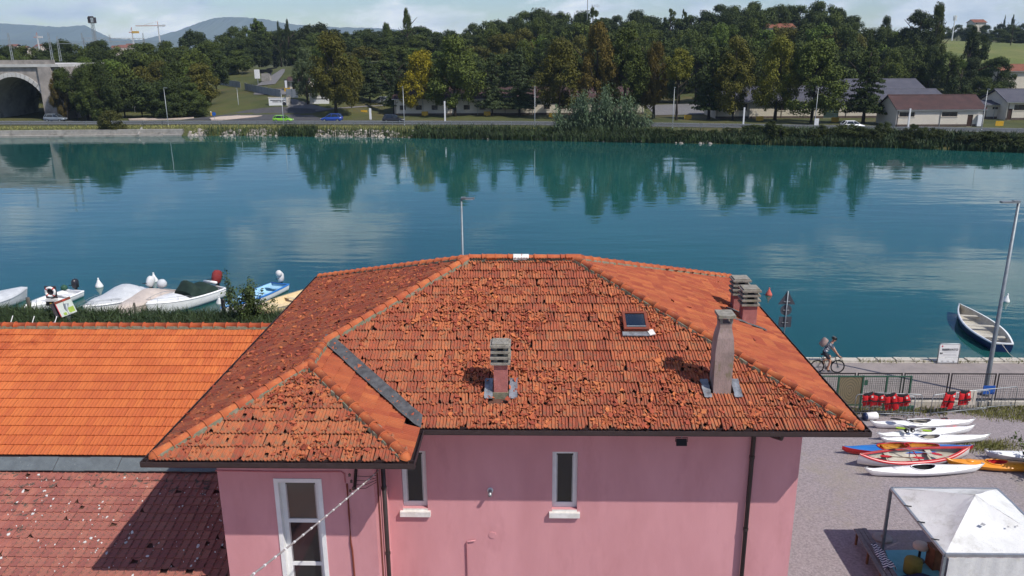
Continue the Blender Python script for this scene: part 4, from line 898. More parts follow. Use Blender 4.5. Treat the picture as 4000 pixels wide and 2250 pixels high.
for i, (a, c) in enumerate(zip(gx, gx[1:])):
    for z in (.20, 1.56): MB().bb(a+.036, c-.036, GYY-.025, GYY+.025, GZ+z, GZ+z+.05).build('rail', ['gate_green'], gt_, world=True)
    if i == 1:
        m = mat('ply_rings', (.21, .175, .105), (.13, .11, .07), 1.2, .8); nt = m.node_tree; wv = nt.nodes.new('ShaderNodeTexWave'); wv.wave_type = 'RINGS'; wv.rings_direction = 'SPHERICAL'; wv.inputs['Scale'].default_value = 2.3; wv.inputs['Distortion'].default_value = 3.5; wv.inputs['Detail'].default_value = 3; wv.inputs['Detail Scale'].default_value = .8
        mp = nt.nodes.new('ShaderNodeMapping'); mp.inputs['Scale'].default_value = (1.7, 1, 1); mp.inputs['Location'].default_value = (0, 0, -.9); tcn = [n_ for n_ in nt.nodes if n_.type == 'TEX_COORD'][0]; nt.links.new(tcn.outputs['Object'], mp.inputs[0]); nt.links.new(mp.outputs[0], wv.inputs['Vector']); rp = [n_ for n_ in nt.nodes if n_.type == 'VALTORGB'][0]; nt.links.new(wv.outputs['Color'], rp.inputs[0]); rp.color_ramp.elements[0].position = .1; rp.color_ramp.elements[1].position = .9
        q = MB(); q.bb(-(c-a)/2+.037, (c-a)/2-.037, -.012, .012, .26, 1.555); o = q.build('plywood_panel', ['ply_rings'], gt_); o.location = Vector(((a+c)/2, GYY, GZ))-gt_.location
    else:
        q = MB(); W_ = c-a-.08
        for k in range(14): q.beam((a+.04+W_*k/13, GYY, GZ+.25), (a+.04+W_*k/13, GYY, GZ+1.56), .006, .006)
        for k in range(15): q.beam((a+.04, GYY, GZ+.25+1.31*k/14), (a+.04+W_, GYY, GZ+.25+1.31*k/14), .006, .006)
        q.build('wire_mesh', ['gate_green'], gt_, world=True)
p = gy(3383, 1495, GYY-.04); MB().box(p, (.14, .012, .24)).build('letter_plate', ['gate_green'], gt_, world=True)
MB().bb(gx[3]+.1, gx[4]+.3, GYY-.06, GYY+.04, GZ+.02, GZ+.2).build('base_board', ['gate_green'], gt_, world=True)
def barrier(label, p0, p1, H_=1.02):
    p0 = Vector(p0); p1 = Vector(p1); d = p1-p0; L = d.length; c = (p0+p1)/2; t = thing('crowd_barrier', label, 'barrier', (c.x, c.y, GZ), atan2(d.y, d.x), 'galvanised crowd barriers'); h = L/2; r_ = .14; pts = [(-h, 0, .02), (-h, 0, H_-r_)]+[(-h+r_-r_*cos(a), 0, H_-r_+r_*sin(a)) for a in (pi/6, pi/3, pi/2)]+[(h-r_+r_*sin(a), 0, H_-r_+r_*cos(a)) for a in (0, pi/6, pi/3)]+[(h, 0, H_-r_), (h, 0, .02)]
    MB().tube(pts, .02, 8).build('frame', ['galv'], t, True); MB().tube([(-h+.01, 0, .16), (h-.01, 0, .16)], .016, 6).build('bottom_rail', ['galv'], t, True)
    n_ = 16
    for k in range(1, n_): MB().tube([(-h+L*k/n_, 0, .16), (-h+L*k/n_, 0, H_)], .007, 5, cap=False).build('bar', ['galv'], t)
    for s_ in (-1, 1): MB().tube([(s_*(h-.25), -.28, .015), (s_*(h-.25), -.02, .15), (s_*(h-.25), .02, .15), (s_*(h-.25), .28, .015)], .012, 6).build('foot', ['galv'], t)
    return t
g3 = lambda x, y: gz(x, y, GZ)
barrier('crowd barrier nearer the gravel under the row of red life jackets', g3(3335, 1624), g3(3565, 1633))
barrier('crowd barrier just behind the left one, in front of the green gate', g3(3366, 1617), g3(3592, 1626))
barrier('slanting crowd barrier holding two red life jackets and towels', g3(3632, 1627), g3(3852, 1608))
barrier('rightmost crowd barrier beside the blue sign and grass', g3(3745, 1613), g3(3961, 1593))
def vest(label, p, rz_, w=.54, h=.56, kind=0, lay=False):
    t = thing('life_jacket', label, 'life jacket', p, rz_, 'red life jackets drying'); rr = random.Random(int(p.x*100)); t.rotation_euler = (0, rr.uniform(-.22, .22), rz_+rr.uniform(-.1, .1))
    if lay: t.rotation_euler = (-1.25, .2, rz_)
    def pad(name, x0, x1, z0, z1, y, m, th=.05):
        q = MB(); rows = []
        for i in range(7):
            v_ = i/6; row = []
            for k in range(7):
                u_ = k/6; e = (1-(2*u_-1)**4)*(1-(2*v_-1)**4); xx = x0+(x1-x0)*u_+.02*sin(v_*5+x0*9); zz_ = z0+(z1-z0)*v_+(-.05*(u_-.5) if kind else .05*(u_-.5)); row.append((xx, y-(.004+th*e)*(1 if y <= 0 else -1), zz_))
            rows.append(row)
        q.grid(rows, flip=y > 0); q.grid([[(a_, y, c_) for a_, b_, c_ in r_] for r_ in rows], flip=y <= 0); return q.build(name, [m], t, True)
    pad('front_panel', -w/2, -.02, -h*.62, .03, -.03, 'vest_red'); pad('front_panel', .02, w/2, -h*(.62 if kind else .95), .03, -.03, 'vest_red')
    pad('back_panel', -w/2+.03, w/2-.03, -h*.9, .02, .03, 'vest_red')
    pad('shoulder_strap', -w*.42, w*.36, -.07, .10, -.035, 'vest_black', .03)
    q = MB(); q.bb(-w/2-.01, w/2+.01, -.098, -.086, -h*.5, -h*.5+.05); q.build('waist_belt', ['vest_black'], t); q = MB(); q.bb(-.05, .05, -.115, -.10, -h*.5+.0, -h*.5+.06); q.build('buckle', ['black'], t)
    q = MB(); q.box((w*.25, -.094, -.09), (.07, .012, .09)); q.build('reflective_patch', ['white_sill'], t); return t
def top_at(px, py, Y): return gy(px, py, Y)
b1a, b1b = g3(3335, 1624), g3(3565, 1633); ang1 = atan2((b1b-b1a).y, (b1b-b1a).x)
def on_rail(a, c, f, dz=0): q = a.lerp(c, f); return Vector((q.x, q.y, GZ+1.03+dz))
for f_, lb, k in ((.20, 'leftmost red life jacket on the left barrier', 0), (.37, 'second red life jacket from the left on the barrier', 1), (.57, 'large red life jacket hanging lowest on the left barrier', 0), (.78, 'right end red life jacket on the left barrier', 1)): vest(lb, on_rail(b1a, b1b, f_), ang1, kind=k, h=.74 if f_ == .57 else .58)
b3a, b3b = g3(3632, 1627), g3(3852, 1608); ang3 = atan2((b3b-b3a).y, (b3b-b3a).x)
vest('red life jacket at the left end of the slanting barrier', on_rail(b3a, b3b, .30), ang3, kind=0, h=.76); vest('red life jacket with round white badge next to cream towels', on_rail(b3a, b3b, .55), ang3, kind=1, h=.70)
vest('crumpled red life jacket lying on the ground behind kayak', gz(3690, 1640, GZ+.22), .35, lay=True)
p = on_rail(b3a, b3b, .70); t = thing('hanging_towel', 'two cream towels folded over the slanting barrier', 'towel', p, ang3)
for dx in (-.07, .10):
    q = MB(); q.grid([[(dx-.07+.14*k/4, -.035-.012*((k % 2)), z) for k in range(5)] for z in (-.62, -.3, .0, .03)]+[[(dx-.07+.14*k/4, .03, z) for k in range(5)] for z in (.02, -.4)]); q.build('towel_fold', ['towel_cream'], t)
p = gy(3861, 1534, 33.0); t = thing('blue_notice_board', 'blue board fixed behind the right barrier below the lamp post', 'board', (p.x, 33.0, GZ)); MB().bb(-.26, .26, -.02, .02, .66, 1.05).build('panel', ['gel_navy' if False else 'sign_blue'], t)
for s_ in (-.22, .22): MB().bb(s_-.02, s_+.02, .02, .05, 0, .95).build('leg', ['galv'], t)
# grass and weeds at the fence foot
rr = random.Random(9); pts = []
for _ in range(6500):
    px, py = rr.uniform(3640, 4080), rr.uniform(1588, 1655)
    if py > 1600+.13*(px-3640)+rr.gauss(0, 6) or py < 1615-.1*(px-3640)+rr.gauss(0, 8): continue
    q = gz(px, py, GZ); pts.append((q.x, q.y, GZ))
for _ in range(2500):
    q = gz(rr.uniform(3180, 3700), rr.gauss(1607, 9), GZ); pts.append((q.x, q.y, GZ))
for _ in range(1500):
    px, py = rr.gauss(3870, 60), rr.gauss(1745, 12); q = gz(px, py, GZ); pts.append((q.x, q.y, GZ))
mat('yard_grass', (.30, .28, .10), (.19, .19, .06), 1, .9, rand=.35)
grass_mesh('yard_grass', pts, .13, .016, ['yard_grass'], 6, label='patch of yellowish grass on the gravel by the barriers')
# ------------------------------------------------------------------ gazebo with bench
TX0, TX1, TY0, TY1, TZF = 11.2, 14.45, 19.0, 22.4, GZ+2.2
tn = thing('gazebo_tent', 'white canvas gazebo with aluminium frame on the gravel', 'gazebo', (12.8, 20.7, GZ))
AP = Vector(((TX0+TX1)/2, (TY0+TY1)/2+.1, GZ+2.95))
def sag(a, c, N=8):   # one roof triangle with a slack panel
    mb = MB(); a = Vector(a); c = Vector(c); rows = []
    for i in range(N+1):
        f = i/N; row = []
        for k in range(N+1):
            e = a.lerp(c, k/N); p = e.lerp(AP, f); s_ = .10*sin(pi*f)*sin(pi*k/N)+.012*sin(9*f+k*1.7); row.append((p.x, p.y, p.z-s_))
        rows.append(row)
    return mb.grid(rows)
cn = [(TX0, TY0, TZF), (TX1, TY0, TZF), (TX1, TY1, TZF), (TX0, TY1, TZF)]
for i in range(4): sag(cn[i], cn[(i+1) % 4]).build('roof_panel', ['tarp'], tn, True, world=True)
for i in range(4):
    a, c = Vector(cn[i]), Vector(cn[(i+1) % 4]); m_ = MB(); m_.beam(a+Vector((0, 0, -.02)), c+Vector((0, 0, -.02)), .07, .08); m_.build('top_rail', ['alu'], tn, world=True)
    MB().bb(a.x-.04, a.x+.04, a.y-.04, a.y+.04, GZ, TZF-.07).build('post', ['pole_grey'], tn, world=True)
    if i in (0, 1): continue
for k in range(3):
    MB().beam(Vector(cn[3]).lerp(Vector(cn[0]), .3+.25*k)+Vector((-.05, 0, .02)), Vector(cn[3]).lerp(Vector(cn[0]), .33+.25*k)+Vector((.12, 0, .05)), .03, .02).build('tie', ['text_dark'], tn, world=True)
q = MB(); rows = []
for z in [TZF-.07-2.0*i/8 for i in range(9)]: rows.append([(TX0+.1+(TX1-TX0-.2)*k/24, TY0-.05-.025*sin(k*1.9)*(1+.5*sin(z*2)), z) for k in range(25)])
q.grid(rows, flip=True); q.build('side_curtain', ['tarp'], tn, True, world=True)
for px, py, s_ in ((3838, 2050, .09), (3937, 2060, .04), (3972, 2057, .03)):
    p = gpl(px, py, AP, (Vector(cn[1])-Vector(cn[0])).cross(AP-Vector(cn[0]))); m_ = MB(); m_.poly([p+Vector((-s_, -.02, .0)), p+Vector((.1*s_, -s_*.8, -s_*.10)), p+Vector((s_, 0, .0)), p+Vector((0, s_*.4, .03))]); o = m_.build('canvas_tear', ['text_grey'], tn, world=True); o.location.z += .02
a, c, e, g_ = gz(3336, 2068, GZ+.45), gz(3384, 2064, GZ+.45), gz(3535, 2290, GZ+.45), gz(3472, 2300, GZ+.45)
bn = thing('plank_bench', 'long grey plank bench beside the gazebo', 'bench', ((a.x+e.x)/2, (a.y+e.y)/2, GZ))
dv = (e-c); sv = (c-a)
for k in range(3):
    p0, p1 = a+sv*(k/3+.16), g_+(e-g_)*(k/3+.16); MB().beam(p0, p1, sv.length/3-.012, .04).build('plank', ['wood_grey'], bn, world=True)
for f_ in (.06, .4, .75):
    for s_ in (.12, .88):
        p = (a+sv*s_).lerp(g_+(e-g_)*s_, f_); MB().bb(p.x-.03, p.x+.03, p.y-.03, p.y+.03, GZ, GZ+.43).build('leg', ['wood_brown'], bn, world=True)
# striped towel on the bench
m = mat('stripes', (.66, .66, .65), (.012, .018, .06), 1, .8); nt = m.node_tree; wv = nt.nodes.new('ShaderNodeTexWave'); wv.inputs['Scale'].default_value = 2.6; wv.inputs['Distortion'].default_value = 2.2; wv.bands_direction = 'Y'; nt.links.new([n_ for n_ in nt.nodes if n_.type == 'TEX_COORD'][0].outputs['Object'], wv.inputs['Vector']); rp = [n_ for n_ in nt.nodes if n_.type == 'VALTORGB'][0]; nt.links.new(wv.outputs['Fac'], rp.inputs[0]); rp.color_ramp.elements[0].position = .48; rp.color_ramp.elements[1].position = .52
p0, p1 = (a+sv*.7).lerp(g_+(e-g_)*.7, .30), (a+sv*.75).lerp(g_+(e-g_)*.75, .72); q = MB(); rows = []; dn_ = (p1-p0); sd_ = Vector((1, .25, 0)).normalized()
for i in range(15):
    f_ = i/14; rows.append([p0+dn_*f_+sd_*((k/6-.4)*(.26+.20*f_))+Vector((0, 0, .05+.03*sin(k*2.1+i*.8)+(-.14 if k == 6 else 0))) for k in range(7)])
q.grid(rows, flip=True); q.build('striped_towel', ['stripes'], None, True, label='navy and white striped towel bunched on the plank bench', cat='towel')
q = MB(); P = [gz(x, y, GZ+.02) for x, y in ((3458, 2150), (3625, 2148), (3700, 2300), (3510, 2300))]; q.poly([(p.x, p.y, GZ+.03) for p in P]); q.poly([(p.x, p.y, GZ+.005) for p in P][::-1])
for i in range(4): pa, pb = P[i], P[(i+1) % 4]; q.poly([(pa.x, pa.y, GZ+.005), (pb.x, pb.y, GZ+.005), (pb.x, pb.y, GZ+.03), (pa.x, pa.y, GZ+.03)])
q.build('floor_mat', ['turquoise'], None, label='turquoise floor mat under the gazebo', cat='mat')
p = gz(3562, 2235, GZ+.03); t = thing('olive_stool', 'olive green drum stool on the turquoise mat', 'stool', p); MB().lathe([(.24, 0), (.26, .05), (.26, .36), (.24, .42)], (0, 0, .02), 20).build('seat_drum', ['olive_seat'], t, True); MB().lathe([(.25, 0), (.25, .02)], (0, 0, 0), 20).build('base_ring', ['black'], t)
p = gz(3588, 2190, GZ+.03); t = thing('side_table', 'small pale topped stool table under the gazebo', 'table', p); MB().lathe([(.2, .46), (.23, .48), (.23, .56), (.20, .60)], (0, 0, 0), 20).build('table_top', ['towel_cream'], t, True); MB().tube([(0, 0, .02), (0, 0, .47)], .04, 10).build('stem', ['black'], t); MB().lathe([(.18, 0), (.17, .03)], (0, 0, 0), 16).build('foot', ['black'], t)
p = gz(3650, 2215, GZ); t = thing('wooden_cabinet', 'brown wooden cabinet in the shade under the gazebo', 'cabinet', p, .1); MB().bb(-.2, .2, -.2, .2, 0, .72).build('body', ['wood_brown'], t); MB().bb(-.22, .22, -.22, .22, .722, .75).build('top', ['wood_brown'], t); MB().bb(-.17, .17, -.215, -.202, .06, .66).build('door', ['wood_brown'], t)
q = MB(); p = gz(3600, 2285, GZ+.03); rows = []
for i in range(6): rows.append([(p.x-.5+.2*i, p.y-.35+.18*k, GZ+.05+.32*max(0, 1-((i-2.5)/2.6)**2)*max(0, 1-((k-2)/2.3)**2)) for k in range(5)])
q.grid(rows); q.build('black_cloth', ['navy_cloth'], None, True, label='dark cloth heaped on the turquoise mat', cat='cloth')
q = MB(); p = gz(3447, 2104, GZ+.0); q.lathe([(.30, 0), (.30, .05), (.24, .075)], p, 20); q.lathe([(.06, .075), (.06, .16)], p, 10); q.build('parasol_base', ['concrete_plain'], None, label='round concrete weight at the back left gazebo post', cat='weight')
# ------------------------------------------------------------------ lamp posts on the near bank
def lamp(label, base, H_, rz_, r_=.085, group=None, head=.75, name='street_lamp', m='pole_grey'):
    t = thing(name, label, 'street lamp', base, rz_, group)
    MB().tube([(0, 0, 0), (0, 0, .5), (0, 0, H_)], [r_, r_*.95, r_*.55], 12).build('pole', [m], t, True)
    MB().tube([(0, 0, 0), (0, 0, .25)], r_*1.5, 12).build('base_sleeve', [m], t, True)
    q = MB(); q.box((-head*.5, 0, H_+.03), (head, .24 if head > .6 else .16, .07)); q.box((-head*.15, 0, H_+.07), (head*.35, .2, .05)); q.build('lamp_head', [m], t)
    MB().box((-head*.6, 0, H_-.008), (head*.6, .16, .012)).build('lens', ['metal_white'], t); return t
b_ = gz(3846, 1545, GZ); lamp('tall grey lamp post beside the right hand barriers', b_, gy(3958, 792, b_.y).z-GZ, 0, .11, 'lamp posts on the near bank')
b_ = gy(1807, 980, 36.0); b_.z = GZ; lamp('grey lamp post rising behind the house roof ridge', b_, gy(1806, 778, 36.0).z-GZ, pi, .075, 'lamp posts on the near bank', head=.6)
# road sign with three plates seen from behind
Y = 37.9; p = gy(3064, 1290, Y); t = thing('road_sign', 'three road sign plates on one post seen from behind', 'road sign', (p.x, Y, GZ)); tz = gy(3083, 1137, Y).z-GZ
MB().tube([(0, 0, 0), (0, 0, tz)], .032, 10).build('post', ['pole_grey'], t, True)
zz = [gy(3070, v, Y).z-GZ for v in (1137, 1190, 1191, 1233, 1238, 1279)]
q = MB(); q.prism([(-.42, zz[1]), (.42, zz[1]), (0, zz[0]+.02)], (0, .035, 0), (0, .055, 0)); q.build('triangle_plate', ['sign_back'], t)
q = MB(); q.tube([(0, .035, (zz[2]+zz[3])/2), (0, .055, (zz[2]+zz[3])/2)], (zz[2]-zz[3])/2, 24); q.build('round_plate', ['sign_back'], t)
MB().bb(-.31, .31, .035, .055, zz[5], zz[4]).build('square_plate', ['sign_back'], t); MB().bb(.06, .16, .028, .034, zz[5]+.18, zz[5]+.34).build('sticker', ['text_dark'], t)
for z in (zz[1]+.15, (zz[2]+zz[3])/2, zz[5]+.25): MB().bb(-.15, .15, -.0, .034, z-.02, z+.02).build('clamp', ['galv'], t)
# RISERVATO board
def text_part(s_, size, loc, m, parent, rx=pi/2, rz_=0, bold=0, ax='CENTER', sx=1.0):
    cu = bpy.data.curves.new('lettering', 'FONT'); cu.body = s_; cu.size = size; cu.align_x = ax; cu.align_y = 'CENTER'; cu.extrude = .002; cu.offset = bold
    o = bpy.data.objects.new('lettering', cu); COL.objects.link(o); dg = bpy.context.evaluated_depsgraph_get(); me = bpy.data.meshes.new_from_object(o.evaluated_get(dg)); bpy.data.objects.remove(o); me.materials.clear(); me.materials.append(M[m])
    n_ = obj('lettering', me, parent); n_.location = loc; n_.rotation_euler = (rx, 0, rz_); n_.scale = (sx, 1, 1); return n_
Y = 38.15; p = gy(3702, 1407, Y); t = thing('reserved_sign', 'white board reading RISERVATO at the water edge', 'sign', (p.x, Y, GZ+.02)); w2 = .52; h_ = gy(3702, 1340, Y).z-GZ-.05
q = MB(); r_ = .10; q.tube([(-w2, 0, 0), (-w2, 0, h_-r_), (-w2+r_*.3, 0, h_-r_*.3), (-w2+r_, 0, h_), (w2-r_, 0, h_), (w2-r_*.3, 0, h_-r_*.3), (w2, 0, h_-r_), (w2, 0, 0)], .025, 8); q.build('frame', ['galv'], t, True)
MB().bb(-w2+.03, w2-.03, -.012, .012, h_*.30, h_-.04).build('board', ['white_paint'], t); MB().bb(-w2+.03, w2-.03, -.012, .012, .06, h_*.27).build('lower_board', ['white_paint'], t)
text_part('RISERVATO', .155, (.03, -.018, h_*.70), 'text_dark', t, bold=.004)
MB().bb(-.40, -.34, -.018, -.0125, h_*.83, h_*.91).build('red_emblem', ['logo_red'], t); MB().bb(-.44, -.39, -.018, -.0125, h_*.48, h_*.56).build('black_pictogram', ['text_dark'], t); MB().bb(-.37, -.32, -.018, -.0125, h_*.48, h_*.56).build('black_pictogram', ['text_dark'], t)
for z in (.60, .55, .46, .42): MB().bb(-.28, .36, -.016, -.0125, h_*z, h_*z+.008).build('fine_print', ['text_grey'], t)
for i in range(3): MB().bb(-.34+.28*i, -.22+.28*i, -.016, -.0125, .12, .15).build('pictogram', ['text_grey'], t)
# ------------------------------------------------------------------ boats
def boat(name, label, bow, stern, B, hull='gel_white', inner='hull_in', rail=None, fb=.55, cover=None, deck=0.0, deckm=None, stripe=None, bow_up=.30, group='boats moored along the reeds', bottom='gel_navy', benches=(), fine=2.3, transom=.85, z=0.0, floor=None, cover_h=.5, cpeak=.55):
    bow = Vector(bow); stern = Vector(stern); d = bow-stern; L = d.length; c = (bow+stern)/2
    t = thing(name, label, 'boat', (c.x, c.y, z), atan2(d.y, d.x), group); N = 18
    def st(u_):  # 0 stern .. 1 bow
        bw = B/2*(transom+(1-transom)*sin(min(1, u_/.4)*pi/2)) if u_ < .4 else B/2*max(.02, 1-((u_-.4)/.6)**fine)
        return (-L/2+L*u_, bw, fb*(1+bow_up*u_**2.2))
    secs = [st(i/N) for i in range(N+1)]
    mb = MB(); sec = ((1, 1), (.985, .62), (.93, .28), (.86, .06), (.6, -.22), (0, -.4))
    rows = []
    for i, (x, bw, sz) in enumerate(secs):
        u_ = i/N; rk = .0+.35*max(0, u_-.75)*4*.3
        half = [(x+(.16*(h)*u_**3 if h > 0 else -.20*u_**4*(-h)), bw*a, sz*h if h > 0 else h*fb*.8) for a, h in sec]
        rows.append(half+[(p[0], -p[1], p[2]) for p in half[-2::-1]])
    b0 = len(mb.v); mb.grid(rows); n_ = len(rows[0])
    mb.poly(rows[0])
    o = mb.build('hull', [hull], t, True)
    if stripe:
        for s_ in (0, -1):
            q = MB(); q.grid([[(r_[3 if s_ == 0 else -4][0], r_[3 if s_ == 0 else -4][1]*1.012, r_[3 if s_ == 0 else -4][2]+dz) for r_ in rows] for dz in (.0, .09)]); q.build('waterline_stripe', [stripe], t, True)
    iw = .07
    inr = []
    for i, (x, bw, sz) in enumerate(secs):
        bi = max(.008, bw-iw); xs_ = x+.16*(i/N)**3-(.12 if i == N else 0)+(.04 if i == 0 else 0); inr.append([(xs_, bi*a, .10+(sz-.10)*h) for a, h in ((1, 1), (.94, .5), (.85, .0), (0, -.0), (-.85, 0), (-.94, .5), (-1, 1))])
    MB().grid(inr, flip=True).build('inner_hull', [inner], t, True)
    q = MB(); q.poly(inr[0]); q.build('transom_board', [inner], t)
    for s_ in (1, -1):
        q = MB(); go = [(r_[0][0], s_*abs(r_[0][1])*1.03, r_[0][2]+.012) for r_ in rows]; gi = [(r_[0][0], s_*abs(r_[0][1]), r_[0][2]+.012) for r_ in inr]; gd = [(p[0], p[1]*1.005, p[2]-.07) for p in go]
        q.grid([gi, go, gd], flip=s_ < 0); q.build('gunwale', [rail or hull], t, True)
    q = MB(); q.bb(-L/2-.02, -L/2+.08, -secs[0][1], secs[0][1], secs[0][2]-.05, secs[0][2]+.018); q.build('transom_cap', [rail or hull], t)
    if deck:
        i0 = int(N*(1-deck)); q = MB(); q.grid([[(inr[i][0][0], secs[i][1]*(1-k/4)*.99, secs[i][2]+.015+.10*(1-(1-k/4)**2)) for k in range(9)] for i in range(i0, N+1)], flip=True)
        x, bw, sz = secs[i0]; q.poly([(inr[i0][0][0], bw*(1-k/4)*.99, sz+.015+.10*(1-(1-k/4)**2)) for k in range(9)]+[(inr[i0][0][0], -bw*.85, .15), (inr[i0][0][0], bw*.85, .15)]); q.build('foredeck', [deckm or hull], t, True)
    for u_, w_ in benches:
        x, bw, sz = st(u_); MB().box((x, 0, sz*.72), (w_, bw*1.84, .035)).build('bench', [floor or inner], t)
    if cover:
        u0, u1 = cover[1], cover[2]; q = MB(); R2 = []; rr = random.Random(int(L*100))
        for i in range(15):
            f_ = i/14; u_ = u0+(u1-u0)*f_; x, bw, sz = st(u_); hh = cover_h*(sin(pi*min(1, max(0, f_))**.8)**.7 if 0 < f_ < 1 else 0)*(.75+.25*sin(f_*9+L)); ov = 1.05
            x += .16*u_**3; R2.append([(x, bw*ov*cos(pi*k/10), sz-.10*(k in (0, 10))+.02+hh*sin(pi*k/10)**1.3+rr.uniform(-.012, .012)) for k in range(11)])
        q.grid(R2, flip=True); q.poly(R2[0]); q.poly(R2[-1]); q.build('cover', [cover[0]], t, True)
    t['L'] = L; return t, st, L
def outboard(t, L, m, x=None, zc_=.75, s_=1.0, tilt=0):
    x = -L/2-.12 if x is None else x; q = MB(); q.lathe([(.10, -.25), (.17, -.2), (.19, 0), (.185, .18), (.12, .29), (.04, .31)], (0, 0, 0), 12, sx=1.25*s_, sy=.9*s_); q.v = [(a, b_, c*s_) for a, b_, c in q.v]
    q.xf(Matrix.Translation((x, 0, zc_)) @ Euler((0, tilt, 0)).to_matrix().to_4x4()); o = q.build('outboard_motor', [m], t, True)
    MB().box((x, 0, zc_-.5*s_), (.14*s_, .09*s_, .75*s_)).build('motor_leg', ['motor_black'], o); MB().tube([(x+.1, 0, zc_-.05), (x+.5*s_, .05, zc_+.05)], .025, 6).build('tiller', ['black'], o); return o
def bowrail(t, st, L, u0=.62, h=.22):
    q = MB(); pts = []
    for s_ in (1, -1):
        us = [u0+(1-u0)*k/5 for k in range(6)]
        if s_ < 0: us = us[::-1][1:]
        for u_ in us:
            x, bw, sz = st(u_); x += .16*u_**3; pts.append((x-.05, s_*max(.03, bw-.05), sz+.03+h*min(1, (u_-u0)*8)))
    q.tube(pts, .013, 6); o = q.build('bow_rail', ['galv'], t, True)
    for p in pts[2:-2:2]: MB().tube([p, (p[0], p[1], p[2]-h)], .011, 5).build('rail_post', ['galv'], o)
def fender(t, st, u_, s_):
    x, bw, sz = st(u_); MB().lathe([(.02, -.50), (.065, -.46), (.065, -.12), (.02, -.06)], (x, s_*(bw+.07), sz), 8).build('fender', ['gel_white'], t, True)
W0 = lambda x, y, z=.5: gz(x, y, z)
t, st, L = boat('covered_boat', 'grey covered boat cut off by the left edge of the photo', W0(100, 1140), W0(-180, 1215), 2.1, cover=('cover_grey', .0, 1.0), fb=.6, cover_h=.55, hull='cover_grey')
t, st, L = boat('open_boat', 'small white open boat with black outboard behind the life ring', W0(103, 1203, .45), W0(292, 1133, .45), 1.75, benches=((.18, .35), (.5, .3)), deck=.25, fb=.45, inner='gel_white'); outboard(t, L, 'motor_black', zc_=.85, s_=1.15); fender(t, st, .02, -1); MB().lathe([(.05, -.1), (.22, 0), (.2, .2), (.06, .3)], (-L/2+.1, -.75, .5), 10).build('fuel_bucket', ['gate_green'], t, True)
t, st, L = boat('covered_boat', 'motorboat under a white tarpaulin, left of the beige covered boat', W0(335, 1205, .6), W0(585, 1128, .6), 2.2, cover=('cover_grey', .05, .93), fb=.62, cover_h=.75, stripe='gel_navy'); bowrail(t, st, L, .55); outboard(t, L, 'motor_white', zc_=1.05, s_=1.3, tilt=-.5); fender(t, st, .5, -1)
t, st, L = boat('covered_boat', 'small boat under a beige tarpaulin between two white motorboats', W0(466, 1213, .5), W0(655, 1130, .5), 1.9, cover=('cover_beige', .05, .98), fb=.5, cover_h=.55, hull='cover_beige'); MB().lathe([(.05, 0), (.3, .1), (.33, .35), (.2, .55), (.04, .6)], (-L/2+.5, 0, .75), 12).build('covered_seat', ['cover_grey'], t, True)
t, st, L = boat('motorboat', 'white motorboat with dark green cover and red outboard', W0(580, 1197, .65), W0(845, 1118, .65), 2.3, deck=.42, fb=.68, stripe='gel_navy', inner='gel_white', benches=((.15, .5),)); bowrail(t, st, L, .5); outboard(t, L, 'motor_red', zc_=1.25, s_=1.6, tilt=-.35)
for u_, s_ in ((.2, -1), (.4, -1), (.62, -1)): fender(t, st, u_, s_)
q = MB(); rows = []
for i in range(11):
    f_ = i/10; x = -L/2+.55+f_*(L*.40); hh = .25+.75*exp(-((f_-.78)/.16)**2)+.35*exp(-((f_-.25)/.2)**2); rows.append([(x, .92*cos(pi*k/8), .62+hh*sin(pi*k/8)**.6) for k in range(9)])
q.grid(rows, flip=True); q.poly(rows[0]); q.poly(rows[-1]); q.build('seat_cover', ['cover_green'], t, True); MB().tube([(-L/2+.35, -.75, .98), (-L/2+.35, .5, 1.05)], .10, 10).build('rolled_cover', ['gel_white'], t, True)
t, st, L = boat('open_boat', 'pale blue open boat with blue rim and bagged white outboard', W0(868, 1212, .4), W0(1095, 1110, .4), 1.7, rail='gel_blue', inner='gel_blue_pale', benches=((.1, .5), (.34, .28), (.6, .25)), fb=.48, floor='gel_blue_pale'); outboard(t, L, 'motor_white', zc_=.85, s_=1.15); MB().lathe([(.04, 0), (.2, .08), (.22, .3), (.1, .42)], (-L/2+.12, .05, 1.0), 9).build('bag', ['white_cloth'], t, True)
t, st, L = boat('open_boat', 'cream coloured boat moored against the dark red pontoon', W0(985, 1222, .4), W0(1215, 1140, .4), 1.8, hull='gel_cream', inner='gel_cream', benches=((.3, .3), (.6, .28)), fb=.45, deck=.3)
t, st, L = boat('rowing_boat', 'navy blue rowing boat with cream inside floating alone at right', W0(3748, 1200, .45), W0(3918, 1345, .45), 1.9, hull='gel_navy', rail='gel_white', inner='hull_in', benches=((.22, .3), (.5, .25), (.76, .22)), fb=.50, group='rowing boats', fine=2.0, transom=.55)
MB().lathe([(.02, 0), (.2, .03), (.25, .12), (.1, .2)], (-L*.28, .2, .14), 9).build('net_heap', ['wood_grey'], t, True)
MB().tube([gz(3915, 1346, .5), gz(3940, 1380, .35), gz(3968, 1405, GZ)], .018, 5).build('mooring_rope', ['towel_cream'], None, label='pale rope tying the blue rowing boat to the quay', cat='rope')
# dark red pontoon with handrail
a, c = gz(1062, 1245, .5), gz(1180, 1240, .5)
t = thing('pontoon', 'dark red pontoon with grey handrail beside the cream boat', 'pontoon', (c.x, c.y, 0)); MB().box((.2, .4, .30), (3.2, 1.6, .5)).build('deck_box', ['board_brown'], t)
for x in (-1.3, .3, 1.5): MB().tube([(x, -.3, .5), (x, -.3, 1.25)], .02, 6).build('rail_post', ['galv'], t)
for z in (.9, 1.25): MB().tube([(-1.3, -.3, z), (1.5, -.3, z)], .02, 6).build('handrail', ['galv'], t)
